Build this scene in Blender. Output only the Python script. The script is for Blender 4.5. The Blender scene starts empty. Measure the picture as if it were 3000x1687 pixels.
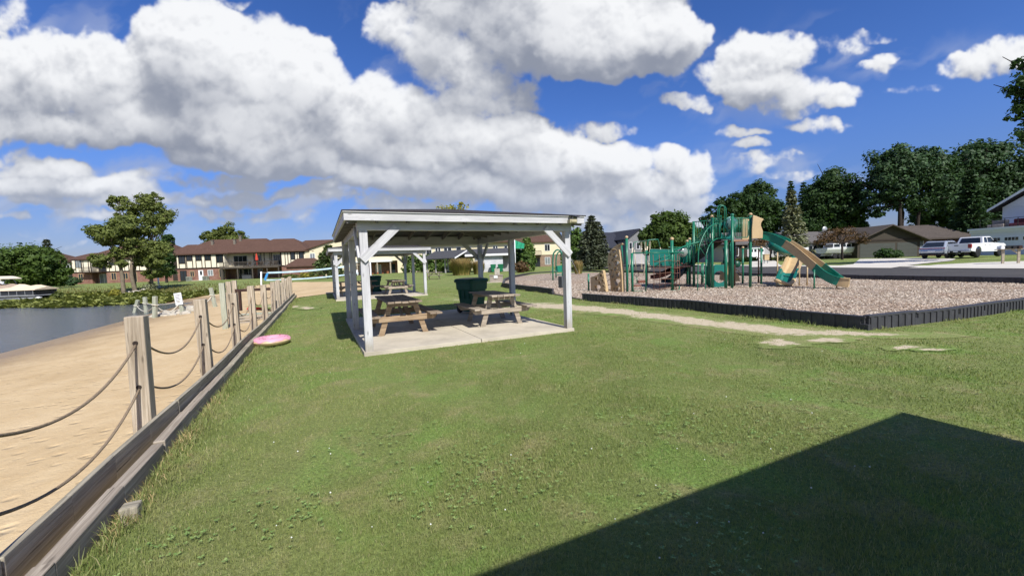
import bpy, bmesh, math, random
import numpy as np
from mathutils import Vector, Matrix
from mathutils.geometry import tessellate_polygon
random.seed(5); RNG = np.random.RandomState(11)
SC = bpy.context.scene; COL = SC.collection
R = math.radians
# ------------------------------------------------------------------ camera frame
FOC, PITCH, ROLL, EYE = 1184.0, R(3.57), R(1.89), 1.6
_cp, _sp = math.cos(PITCH), math.sin(PITCH)
FW = Vector((0, _cp, -_sp)); _u = Vector((0, _sp, _cp)); _r = Vector((1, 0, 0))
RT = _r * math.cos(ROLL) - _u * math.sin(ROLL); UP = _r * math.sin(ROLL) + _u * math.cos(ROLL)
CAM = Vector((0, 0, EYE))
def ray(x, y): return FW + RT * ((x - 1500) / FOC) - UP * ((y - 843.5) / FOC)
def G(x, y, z=0.0):                       # point of the level z seen at a measured spot of the photograph
    d = ray(x, y); return CAM + d * ((z - EYE) / d.z)
def D(x, y, Y):                           # the same at the distance Y
    d = ray(x, y); return CAM + d * (Y / d.y)
cam = bpy.data.cameras.new('camera'); co = bpy.data.objects.new('camera', cam); COL.objects.link(co)
m3 = Matrix((RT, UP, -FW)).transposed(); co.matrix_world = Matrix.Translation(CAM) @ m3.to_4x4()
cam.sensor_width = 36; cam.lens = 36 * FOC / 3000; cam.clip_end = 4000; cam.clip_start = .05
SC.camera = co
# shelter axes / shore-fence axes
AZ = R(64.69); U = Vector((math.sin(AZ), math.cos(AZ), 0)); V = Vector((-math.cos(AZ), math.sin(AZ), 0)); Z = Vector((0, 0, 1))
F0 = Vector((-3.05, 3.45, 0)); NL = Vector((-.904, -.4275, 0))
def ST(s, t, z=0.0): p = F0 + NL * s + V * t; return Vector((p.x, p.y, z))
def st_of(x, y): return (x - F0.x) * NL.x + (y - F0.y) * NL.y, (x - F0.x) * V.x + (y - F0.y) * V.y
def sstep(a, b, x):
    t = np.clip((x - a) / (b - a), 0, 1); return t * t * (3 - 2 * t)
def hgt(x, y):                            # terrain height, arrays or floats
    x = np.asarray(x, float); y = np.asarray(y, float)
    s, t = st_of(x, y)
    u = x * .92 + y * .39
    right = np.clip((u - 26) * .022, 0, .62) * sstep(2, 14, x)
    mid = .5 * sstep(38, 80, y) * sstep(-38, -14, x)
    land = np.maximum(right, mid)
    far = np.minimum(-.78 + .062 * (y - 31 - 10.5 * sstep(28, 46, -x)), .1 * sstep(30, 60, y))
    beach = -.05 - .085 * s
    low = np.maximum(np.maximum(beach, far), -1.5)
    low = np.minimum(low, land + .1 * sstep(30, 60, y))
    return np.where(s > 0.02, low, land)
def H(x, y): return float(hgt(x, y))
# ------------------------------------------------------------------ scene graph helpers
def link(o): COL.objects.link(o); return o
def tag(o, label=None, cat=None, group=None, kind=None):
    if label: o['label'] = label
    if cat: o['category'] = cat
    if group: o['group'] = group
    if kind: o['kind'] = kind
    return o
def thing(name, label, cat, loc=(0, 0, 0), rz=0.0, group=None):
    o = link(bpy.data.objects.new(name, None)); o.location = loc; o.rotation_euler = (0, 0, rz); o.empty_display_size = .2
    return tag(o, label, cat, group)
def base_mat(o):                          # matrix of a parent from its own settings
    m = Matrix.Translation(o.location) @ o.rotation_euler.to_matrix().to_4x4()
    return base_mat(o.parent) @ m if o.parent else m
def kids(o): return [c for c in bpy.data.objects if c.parent == o]
def dup(o, loc, rz, label, group=None):
    def cp(src, par):
        c = src.copy(); link(c); c.parent = par
        for k in tree[src.name]: cp(k, c)
        return c
    tree = {}
    def rec(x):
        tree[x.name] = kids(x)
        for k in tree[x.name]: rec(k)
    rec(o); c = cp(o, None); c.location = loc; c.rotation_euler = (0, 0, rz); c['label'] = label
    if group: c['group'] = group; o['group'] = group
    return c
class MB:
    def __init__(s): s.v = []; s.f = []; s.uv = []; s.mi = []
    def poly(s, pts, uv=None, mi=0):
        n = len(s.v); s.v += [Vector(p) for p in pts]; s.f.append(list(range(n, n + len(pts)))); s.uv.append(uv); s.mi.append(mi); return s
    def faces(s, verts, faces, uvs=None, mi=0):
        n = len(s.v); s.v += [Vector(p) for p in verts]
        for i, f in enumerate(faces): s.f.append([n + k for k in f]); s.uv.append(uvs[i] if uvs else None); s.mi.append(mi)
        return s
    def beam(s, p0, p1, w, h, up=(0, 0, 1), taper=1.0):      # w across, h along up
        p0, p1, up = Vector(p0), Vector(p1), Vector(up); d = p1 - p0; L = d.length; d.normalize()
        if abs(d.dot(up)) > .98: up = Vector((0, 1, 0)) if abs(d.y) < .9 else Vector((1, 0, 0))
        a = d.cross(up).normalized(); b = a.cross(d).normalized()
        vs = []
        for p, k in ((p0, 1), (p1, taper)):
            for i, j in ((-1, -1), (1, -1), (1, 1), (-1, 1)): vs.append(p + a * (i * w * k / 2) + b * (j * h * k / 2))
        o1, o2 = random.random() * 9, random.random() * 9; uvs = []; fs = []
        for k, wd in enumerate((w, h, w, h)):
            q = (k + 1) % 4; fs.append([k, q, 4 + q, 4 + k]); v0 = o2 + k * .37
            uvs.append([(o1, v0), (o1, v0 + wd), (o1 + L, v0 + wd), (o1 + L, v0)])
        fs += [[3, 2, 1, 0], [4, 5, 6, 7]]; uvs += [[(o1, o2), (o1 + .02, o2), (o1 + .02, o2 + h), (o1, o2 + h)]] * 2
        return s.faces(vs, fs, uvs)
    def box(s, x0, x1, y0, y1, z0, z1, fr=None):              # axis box in a frame (origin, X, Y, Z)
        P = lambda x, y, z: Vector((x, y, z)) if fr is None else fr[0] + fr[1] * x + fr[2] * y + fr[3] * z
        vs = [P(x, y, z) for z in (z0, z1) for x, y in ((x0, y0), (x1, y0), (x1, y1), (x0, y1))]
        return s.faces(vs, [[3, 2, 1, 0], [4, 5, 6, 7], [0, 1, 5, 4], [1, 2, 6, 5], [2, 3, 7, 6], [3, 0, 4, 7]])
    def tube(s, pts, r, n=8, cap=True):
        pts = [Vector(p) for p in pts]; rs = r if isinstance(r, (list, tuple)) else [r] * len(pts)
        base = len(s.v); t0 = (pts[1] - pts[0]).normalized(); ref = Vector((0, 0, 1)) if abs(t0.z) < .9 else Vector((1, 0, 0))
        a = t0.cross(ref).normalized(); Ls = 0
        rings = []
        for i, p in enumerate(pts):
            t = (pts[min(i + 1, len(pts) - 1)] - pts[max(i - 1, 0)]).normalized()
            a = (a - t * a.dot(t)).normalized(); b = t.cross(a)
            rings.append([p + (a * math.cos(k * 2 * math.pi / n) + b * math.sin(k * 2 * math.pi / n)) * rs[i] for k in range(n)])
        for rg in rings: s.v += rg
        for i in range(len(pts) - 1):
            dl = (pts[i + 1] - pts[i]).length
            for k in range(n):
                q = (k + 1) % n; A = base + i * n
                s.f.append([A + k, A + q, A + n + q, A + n + k]); s.mi.append(0)
                v0, v1 = k / n * .3, (k + 1) / n * .3; s.uv.append([(Ls, v0), (Ls, v1), (Ls + dl, v1), (Ls + dl, v0)])
            Ls += dl
        if cap:
            s.f.append([base + k for k in range(n)][::-1]); s.uv.append(None); s.mi.append(0)
            s.f.append([base + (len(pts) - 1) * n + k for k in range(n)]); s.uv.append(None); s.mi.append(0)
        return s
    def lathe(s, prof, o, n=16, ax=None):                     # prof: (radius, height); ax optional axis frame (X,Y,Z)
        o = Vector(o); X, Y, A = ax or (Vector((1, 0, 0)), Vector((0, 1, 0)), Vector((0, 0, 1)))
        b = len(s.v)
        for r, h in prof: s.v += [o + X * (r * math.cos(2 * math.pi * k / n)) + Y * (r * math.sin(2 * math.pi * k / n)) + A * h for k in range(n)]
        for i in range(len(prof) - 1):
            for k in range(n):
                q = (k + 1) % n; s.f.append([b + i * n + k, b + i * n + q, b + (i + 1) * n + q, b + (i + 1) * n + k]); s.uv.append(None); s.mi.append(0)
        for i, rev in ((0, True), (len(prof) - 1, False)):
            if prof[i][0] > 1e-5:
                f = [b + i * n + k for k in range(n)]; s.f.append(f[::-1] if rev else f); s.uv.append(None); s.mi.append(0)
        return s
    def ball(s, c, r, n=12, m=8, sc=(1, 1, 1)):
        c = Vector(c); b = len(s.v)
        for i in range(m + 1):
            th = math.pi * i / m
            for k in range(n):
                ph = 2 * math.pi * k / n
                s.v.append(c + Vector((r * sc[0] * math.sin(th) * math.cos(ph), r * sc[1] * math.sin(th) * math.sin(ph), -r * sc[2] * math.cos(th))))
        for i in range(m):
            for k in range(n):
                q = (k + 1) % n; s.f.append([b + i * n + k, b + i * n + q, b + (i + 1) * n + q, b + (i + 1) * n + k]); s.uv.append(None); s.mi.append(0)
        return s
    def prism(s, loops, o, X, Y, depth):                      # loops: outline then holes in 2-D; extruded along X x Y by depth
        o, X, Y = Vector(o), Vector(X), Vector(Y); A = X.cross(Y).normalized()
        vl = [[Vector((x, y, 0)) for x, y in lp] for lp in loops]
        flat = [p for l in vl for p in l]; tri = tessellate_polygon(vl); b = len(s.v); n = len(flat)
        for d in (0, depth): s.v += [o + X * p.x + Y * p.y + A * d for p in flat]
        for t in tri:
            s.f.append([b + k for k in t]); s.uv.append(None); s.mi.append(0)
            s.f.append([b + n + k for k in reversed(t)]); s.uv.append(None); s.mi.append(0)
        k0 = 0
        for l in vl:
            for k in range(len(l)):
                q = (k + 1) % len(l); s.f.append([b + k0 + k, b + k0 + q, b + n + k0 + q, b + n + k0 + k]); s.uv.append(None); s.mi.append(0)
            k0 += len(l)
        return s
    def build(s, name, mat, parent=None, smooth=False, bevel=0.0, world=True, seg=2, recalc=True):
        me = bpy.data.meshes.new(name)
        vs = s.v
        if parent is not None and world:
            mi = base_mat(parent).inverted(); vs = [mi @ p for p in vs]
        me.from_pydata([tuple(p) for p in vs], [], s.f)
        uvl = me.uv_layers.new(name='UVMap'); buf = np.zeros((len(me.loops), 2), np.float32)
        for i, pl in enumerate(me.polygons):
            uv = s.uv[i]
            if uv is not None and len(uv) == pl.loop_total: buf[pl.loop_start:pl.loop_start + pl.loop_total] = uv
            else:
                n = pl.normal; t = Vector((0, 0, 1)).cross(n)
                if t.length < .05: t = Vector((1, 0, 0))
                t.normalize(); w = n.cross(t)
                for k in range(pl.loop_total):
                    p = me.vertices[me.loops[pl.loop_start + k].vertex_index].co; buf[pl.loop_start + k] = (p.dot(t), p.dot(w))
        uvl.data.foreach_set('uv', buf.ravel())
        if recalc:
            bm = bmesh.new(); bm.from_mesh(me); bmesh.ops.recalc_face_normals(bm, faces=bm.faces); bm.to_mesh(me); bm.free()
        for mm in (mat if isinstance(mat, (list, tuple)) else [mat]): me.materials.append(mm)
        if isinstance(mat, (list, tuple)): me.polygons.foreach_set('material_index', s.mi)
        if smooth: me.polygons.foreach_set('use_smooth', [True] * len(me.polygons))
        o = link(bpy.data.objects.new(name, me)); o.parent = parent
        if bevel:
            b = o.modifiers.new('bevel', 'BEVEL'); b.width = bevel; b.segments = seg; b.limit_method = 'ANGLE'; b.angle_limit = R(40)
        if smooth == 'auto':
            me.polygons.foreach_set('use_smooth', [False] * len(me.polygons))
        return o
def bulk(name, verts, nper, mat, parent=None, tris=None, kind=None, smooth=False):
    """many little faces with a fixed layout: verts (N, nper, 3); tris: face layout inside one item"""
    N = len(verts); me = bpy.data.meshes.new(name); lay = tris or [tuple(range(nper))]
    if parent is not None:
        mi = np.array(base_mat(parent).inverted()); verts = verts @ mi[:3, :3].T + mi[:3, 3]
    me.vertices.add(N * nper); me.vertices.foreach_set('co', verts.astype(np.float32).ravel())
    lt = np.tile([len(f) for f in lay], N); idx = np.concatenate([np.array(f) for f in lay])
    loops = (np.arange(N)[:, None] * nper + idx[None]).ravel()
    me.loops.add(len(loops)); me.loops.foreach_set('vertex_index', loops.astype(np.int32))
    me.polygons.add(len(lt)); st = np.concatenate([[0], np.cumsum(lt)[:-1]])
    me.polygons.foreach_set('loop_start', st.astype(np.int32)); me.polygons.foreach_set('loop_total', lt.astype(np.int32))
    if smooth: me.polygons.foreach_set('use_smooth', np.ones(len(lt), bool))
    me.update(calc_edges=True); me.materials.append(mat)
    o = link(bpy.data.objects.new(name, me)); o.parent = parent
    if kind: o['kind'] = kind
    return o
# ------------------------------------------------------------------ materials
class NT:
    def __init__(s, name):
        s.m = bpy.data.materials.new(name); s.m.use_nodes = True; s.t = s.m.node_tree; s.t.nodes.clear()
        s.out = s.n('ShaderNodeOutputMaterial'); s.b = s.n('ShaderNodeBsdfPrincipled'); s.l(s.b.outputs[0], s.out.inputs[0])
    def n(s, t, **k):
        x = s.t.nodes.new(t)
        for a, v in k.items(): setattr(x, a, v)
        return x
    def l(s, a, b): s.t.links.new(a, b)
    def coord(s, kind, scale):
        if kind == 'World': src = s.n('ShaderNodeNewGeometry').outputs['Position']
        else: src = s.n('ShaderNodeTexCoord').outputs[kind]
        mp = s.n('ShaderNodeMapping'); s.l(src, mp.inputs[0]); mp.inputs['Scale'].default_value = scale; return mp.outputs[0]
    def noise(s, vec, sc, det=4, rough=.55, dist=0):
        n = s.n('ShaderNodeTexNoise'); s.l(vec, n.inputs['Vector']); n.inputs['Scale'].default_value = sc; n.inputs['Detail'].default_value = det
        n.inputs['Roughness'].default_value = rough; n.inputs['Distortion'].default_value = dist; return n.outputs['Fac']
    def ramp(s, fac, stops):
        r = s.n('ShaderNodeValToRGB'); s.l(fac, r.inputs[0]); e = r.color_ramp.elements
        while len(e) < len(stops): e.new(.5)
        for x, (p, c) in zip(e, stops): x.position = p; x.color = (*c, 1) if len(c) == 3 else c
        return r.outputs[0]
    def mix(s, fac, a, b, mode='MIX'):
        x = s.n('ShaderNodeMix', data_type='RGBA', blend_type=mode)
        for v, i in ((fac, 0), (a, 6), (b, 7)):
            if isinstance(v, (int, float)): x.inputs[i].default_value = v
            elif isinstance(v, tuple): x.inputs[i].default_value = (*v, 1)
            else: s.l(v, x.inputs[i])
        return x.outputs[2]
    def math(s, op, a, b=0.0, clamp=False):
        x = s.n('ShaderNodeMath', operation=op, use_clamp=clamp)
        for v, i in ((a, 0), (b, 1)):
            if isinstance(v, (int, float)): x.inputs[i].default_value = v
            else: s.l(v, x.inputs[i])
        return x.outputs[0]
    def mr(s, v, a, b, c=0., d=1.):
        x = s.n('ShaderNodeMapRange'); s.l(v, x.inputs[0])
        for i, k in enumerate((a, b, c, d)): x.inputs[i + 1].default_value = k
        return x.outputs[0]
    def bump(s, h, st, dist=.02):
        x = s.n('ShaderNodeBump'); x.inputs['Strength'].default_value = st; x.inputs['Distance'].default_value = dist; s.l(h, x.inputs['Height']); s.l(x.outputs[0], s.b.inputs['Normal'])
    def fin(s, col, rough=.8, spec=.3, metal=0.):
        if isinstance(col, tuple): s.b.inputs['Base Color'].default_value = (*col, 1)
        else: s.l(col, s.b.inputs['Base Color'])
        if isinstance(rough, (int, float)): s.b.inputs['Roughness'].default_value = rough
        else: s.l(rough, s.b.inputs['Roughness'])
        s.b.inputs['Specular IOR Level'].default_value = spec; s.b.inputs['Metallic'].default_value = metal
        return s.m
def mul(c, k): return tuple(min(1, x * k) for x in c)
def plain(name, c, rough=.6, var=.16, sc=2.5, spec=.4, metal=0., bump=0.):    # paint, plastic, metal: a colour with slight weathering
    n = NT(name); v = n.coord('Object', (1, 1, 1)); f = n.noise(v, sc, 6, .62); g = n.noise(v, sc * 9, 3)
    c1 = n.ramp(f, [(.28, mul(c, 1 - var)), (.5, c), (.75, mul(c, 1 + var * .7))]); c2 = n.mix(n.mr(g, .3, .8, 0, var * .6), c1, mul(c, .55))
    if bump: n.bump(g, bump, .01)
    return n.fin(c2, n.mr(g, .2, .8, max(.02, rough - .1), min(1, rough + .12)), spec, metal)
def wood(name, c1, c2, c3, rough=.85, bump=.5, grain=44, knots=True, dirt=False):
    n = NT(name); uv = n.coord('UV', (1.3, grain, 1)); f = n.noise(uv, 1, 5, .65, .6); big = n.noise(n.coord('UV', (.7, 3.2, 1)), 1.6, 4)
    isl = n.n('ShaderNodeNewGeometry').outputs['Random Per Island']
    col = n.ramp(f, [(.36, c1), (.5, c2), (.64, c3)])
    col = n.mix(n.mr(big, .38, .7, 0, .55), col, mul(c1, .72)); col = n.mix(n.math('MULTIPLY', isl, .45), col, mul(c2, .62))
    if knots:
        vo = n.n('ShaderNodeTexVoronoi'); n.l(n.coord('UV', (2.6, 9, 1)), vo.inputs['Vector']); vo.inputs['Scale'].default_value = 1
        kn = n.mr(vo.outputs['Distance'], .05, .13, 1, 0); col = n.mix(n.math('MULTIPLY', kn, .7), col, mul(c1, .35))
    if dirt:                                # splashed soil on the lowest hand's breadth, worn bare patches
        sp = n.n('ShaderNodeSeparateXYZ'); n.l(n.n('ShaderNodeNewGeometry').outputs['Position'], sp.inputs[0]); dn_ = n.noise(n.coord('World', (9, 9, 4)), 1, 5, .7)
        col = n.mix(n.math('MULTIPLY', n.mr(n.math('SUBTRACT', sp.outputs[2], n.math('MULTIPLY', dn_, .5)), -.16, .12, 1, 0), .7), col, (.30, .26, .19)); wn_ = n.noise(n.coord('UV', (3.5, 26, 1)), 1, 6, .75); col = n.mix(n.mr(wn_, .60, .70, 0, .75), col, (.25, .235, .225))
    if knots and not dirt:                  # drying cracks along the grain
        ck = n.noise(n.coord('UV', (.9, grain * .8, 1)), 1, 3, .5, .3); col = n.mix(n.mr(ck, .66, .70, 0, .8), col, mul(c1, .22))
    n.bump(f, bump, .004); return n.fin(col, rough, .2)
W_WHITE = wood('white_painted_wood', (.44, .44, .455), (.57, .572, .585), (.64, .64, .65), .65, .45, 36, True, True)
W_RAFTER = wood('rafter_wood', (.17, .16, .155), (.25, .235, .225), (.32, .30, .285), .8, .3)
W_GREY = wood('weathered_grey_wood', (.22, .185, .145), (.38, .325, .26), (.52, .455, .37))
W_POST = wood('weathered_post_wood', (.27, .22, .16), (.46, .39, .30), (.62, .54, .43), .9, 1.2, 40)
W_TABLE = wood('brown_table_wood', (.18, .14, .105), (.30, .24, .18), (.43, .345, .26))
W_TAN = wood('tan_bench_wood', (.20, .14, .09), (.36, .26, .165), (.46, .36, .24))
W_BOARD = wood('old_board_wood', (.21, .19, .145), (.37, .335, .26), (.50, .455, .36), .9, 1.0, 36)
W_PALE = wood('pale_dock_wood', (.26, .28, .21), (.42, .44, .35), (.55, .55, .46))
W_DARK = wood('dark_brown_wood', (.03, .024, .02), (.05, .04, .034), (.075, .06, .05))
W_DECK = wood('grey_brown_deck_wood', (.06, .052, .044), (.10, .085, .07), (.15, .13, .10))
ROPE = plain('rope', (.34, .26, .18), .95, .35, 60, .1, 0, .8)
ROPE_PALE = plain('pale_rope', (.62, .58, .48), .9, .2, 40, .1)
WHITE = plain('white_paint', (.78, .79, .80), .5, .05)
GREEN_M = plain('green_metal_paint', (.010, .155, .088), .35, .18, 3, .5)
GREEN_P = plain('green_plastic', (.012, .20, .13), .32, .16, 3, .5)
TEAL_P = plain('teal_plastic', (.008, .15, .125), .34, .2, 3, .5)
TAN_P = plain('tan_plastic', (.49, .36, .20), .45, .14, 3, .4)
BROWN_P = plain('brown_plastic', (.17, .065, .045), .4, .2, 3, .4)
DKBROWN = plain('brown_coated_steel', (.05, .026, .02), .5, .2, 3, .3)
BIN_G = plain('dark_green_bin_plastic', (.010, .085, .052), .45, .25, 4, .4)
BIN_G2 = plain('green_bin_plastic', (.012, .16, .075), .45, .2, 4, .4)
BLACK = plain('black_rubber', (.016, .016, .018), .7, .3, 8, .3)
BORDER = plain('black_border_plastic', (.045, .045, .052), .5, .45, 3, .45)
BORDER_L = plain('sun_bleached_border_plastic', (.075, .077, .085), .6, .4, 3, .35)
CONC = plain('concrete', (.50, .45, .36), .9, .26, 1.3, .2, 0, .15)
CONC2 = plain('driveway_concrete', (.56, .53, .47), .9, .12, .8, .2, 0, .15)
STONE = plain('grey_stone', (.42, .39, .33), .9, .4, 6, .2, 0, .6)
GLASS = plain('dark_window_glass', (.02, .026, .032), .08, .2, 1, .8)
GLASS_L = plain('curtained_window_glass', (.22, .25, .26), .12, .35, 3, .8)
CHROME = plain('chrome', (.62, .62, .64), .2, .1, 3, .5, 1.)
STEEL = plain('galvanised_steel', (.40, .41, .42), .45, .15, 5, .5, .6)
CREAMST = plain('cream_painted_steel', (.70, .62, .45), .4, .1, 5, .5)
RED = plain('red_plastic', (.55, .015, .02), .4, .15, 3, .5)
REDC = plain('red_canvas', (.50, .07, .045), .85, .2, 4, .1)
BLUE = plain('blue_tape', (.05, .28, .62), .6, .25, 2, .3)
BLUEW = plain('faded_blue_tape', (.45, .62, .72), .6, .35, 2, .3)
STUCCO = plain('cream_stucco', (.76, .70, .55), .95, .07, 1.2, .15, 0, .2)
TIMB = plain('dark_timber_trim', (.035, .026, .022), .8, .2, 3, .2)
CREAM = None
def lap(name, c, pitch=.14, dark=.72):        # horizontal lap siding from the wall's own metres
    n = NT(name); tc = n.n('ShaderNodeTexCoord').outputs['UV']; sp = n.n('ShaderNodeSeparateXYZ'); n.l(tc, sp.inputs[0])
    fr = n.math('FRACT', n.math('DIVIDE', sp.outputs[1], pitch)); f = n.noise(n.coord('Object', (1, 1, 1)), .8, 4)
    col = n.mix(n.mr(f, .3, .75, 0, .3), c, mul(c, .82)); edge = n.mr(fr, .0, .1, 1, 0)
    col = n.mix(n.math('MULTIPLY', edge, .8), col, mul(c, dark)); n.bump(fr, .5, .02); return n.fin(col, .75, .2)
CREAM = lap('cream_siding', (.76, .68, .48)); GREYS = lap('grey_siding', (.20, .205, .21)); TAUPE = lap('tree_shaded_taupe_siding', (.062, .053, .043), .2)  # TAUPE darkened: shade of nearby trees is put into the siding colour
WHITES = lap('white_siding', (.74, .75, .78)); LGREYS = lap('light_grey_siding', (.40, .39, .40))
def brick(name, c1, c2, cm, sc=1.0):
    n = NT(name); b = n.n('ShaderNodeTexBrick'); n.l(n.coord('UV', (1, 1, 1)), b.inputs['Vector']); b.inputs['Scale'].default_value = sc
    for k, c in (('Color1', c1), ('Color2', c2), ('Mortar', cm)): b.inputs[k].default_value = (*c, 1)
    b.inputs['Brick Width'].default_value = .24; b.inputs['Row Height'].default_value = .08; b.inputs['Mortar Size'].default_value = .008; b.inputs['Bias'].default_value = -.1
    f = n.noise(n.coord('Object', (1, 1, 1)), 1.1, 5); col = n.mix(n.mr(f, .35, .7, 0, .6), b.outputs['Color'], mul(c1, .55)); n.bump(b.outputs['Fac'], .4, .01); return n.fin(col, .9, .15)
BRICK = brick('red_brown_brick', (.27, .12, .085), (.19, .085, .065), (.34, .28, .24)); BRICK2 = brick('tan_brick', (.30, .20, .14), (.24, .16, .115), (.36, .31, .26))
BLOCK = brick('white_painted_block', (.66, .66, .69), (.62, .62, .66), (.55, .55, .58), .42)
def shingle(name, c):
    n = NT(name); b = n.n('ShaderNodeTexBrick'); n.l(n.coord('UV', (1, 1, 1)), b.inputs['Vector'])
    for k, cc in (('Color1', c), ('Color2', mul(c, .72)), ('Mortar', mul(c, .4))): b.inputs[k].default_value = (*cc, 1)
    b.inputs['Scale'].default_value = 1; b.inputs['Brick Width'].default_value = .32; b.inputs['Row Height'].default_value = .15; b.inputs['Mortar Size'].default_value = .008
    v = n.coord('Object', (1, 1, 1)); f = n.noise(v, .7, 5); g = n.noise(v, 22, 3)
    col = n.mix(n.mr(f, .3, .75, 0, .5), b.outputs['Color'], mul(c, .6)); col = n.mix(n.mr(g, .35, .75, 0, .4), col, mul(c, 1.5)); n.bump(b.outputs['Fac'], .5, .01); return n.fin(col, .95, .1)
SH_BROWN = shingle('brown_shingles', (.115, .068, .052)); SH_DARK = shingle('charcoal_shingles', (.052, .047, .05)); SH_GREY = shingle('grey_shingles', (.14, .13, .125)); SH_NAVY = shingle('slate_shingles', (.042, .046, .062)); SH_TAUPE = shingle('taupe_shingles', (.10, .085, .075))
SH_MID = shingle('mid_grey_shingles', (.085, .087, .095))
def leaf(name, c, var=.45, trans=.45, rough=.6):
    n = NT(name); isl = n.n('ShaderNodeNewGeometry').outputs['Random Per Island']; f = n.noise(n.coord('Object', (1, 1, 1)), .55, 3)
    oi = n.n('ShaderNodeObjectInfo').outputs['Random']
    col = n.ramp(isl, [(0., mul(c, 1 - var)), (.5, c), (1., (min(1, c[0] * (1 + var * 1.1)), min(1, c[1] * (1 + var * .8)), c[2] * (1 + var * .3)))])
    col = n.mix(n.mr(f, .35, .7, 0, .5), col, (c[0] * 1.35, c[1] * 1.12, c[2] * .8)); col = n.mix(n.math('MULTIPLY', oi, .25), col, mul(c, .6))
    n.fin(col, rough, .25); tr = n.n('ShaderNodeBsdfTranslucent'); n.l(n.mix(1., col, (.9, 1., .45), 'MULTIPLY'), tr.inputs[0])
    mx = n.n('ShaderNodeMixShader'); mx.inputs[0].default_value = trans; n.l(n.b.outputs[0], mx.inputs[1]); n.l(tr.outputs[0], mx.inputs[2]); n.l(mx.outputs[0], n.out.inputs[0]); return n.m
BARK = plain('bark', (.13, .10, .078), .95, .4, 5, .1, 0, .8); BARK_D = plain('dark_bark', (.045, .036, .032), .95, .4, 5, .1, 0, .8); BARK_L = plain('pale_bark', (.20, .165, .12), .95, .4, 5, .1, 0, .8)
L_MAPLE = leaf('maple_leaves', (0.0914, 0.1566, 0.0391)); L_DARK = leaf('dark_maple_leaves', (0.0475, 0.0997, 0.0333)); L_WILLOW = leaf('willow_leaves', (.165, .215, .068)); L_OLIVE = leaf('olive_leaves', (0.1348, 0.1783, 0.0522))
L_SPRUCE = leaf('spruce_needles', (.088, .112, .076), .45, .12); L_SPRUCE2 = leaf('pale_spruce_needles', (0.1849, 0.2131, 0.1305), .4, .12); L_CEDAR = leaf('cedar_leaves', (0.0870, 0.1566, 0.0370), .5, .2); L_YEL = leaf('yellow_green_leaves', (0.3154, 0.3154, 0.0653)); L_PINE = leaf('young_pine_needles', (0.1087, 0.1631, 0.0609), .45, .15)
L_BLACK = leaf('blackish_green_leaves', (0.0413, 0.0895, 0.0377), .6, .2); L_REED = leaf('ornamental_grass_blades', (0.4000, 0.3100, 0.1500), .5, .3); L_REEDG = leaf('green_ornamental_grass', (0.2100, 0.2100, 0.0700), .5, .3); L_RUST = leaf('rusty_crabapple_leaves', (0.1348, 0.0870, 0.0479), .5, .3)  # L_BLACK: very dark green for the darkest foliage
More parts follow.
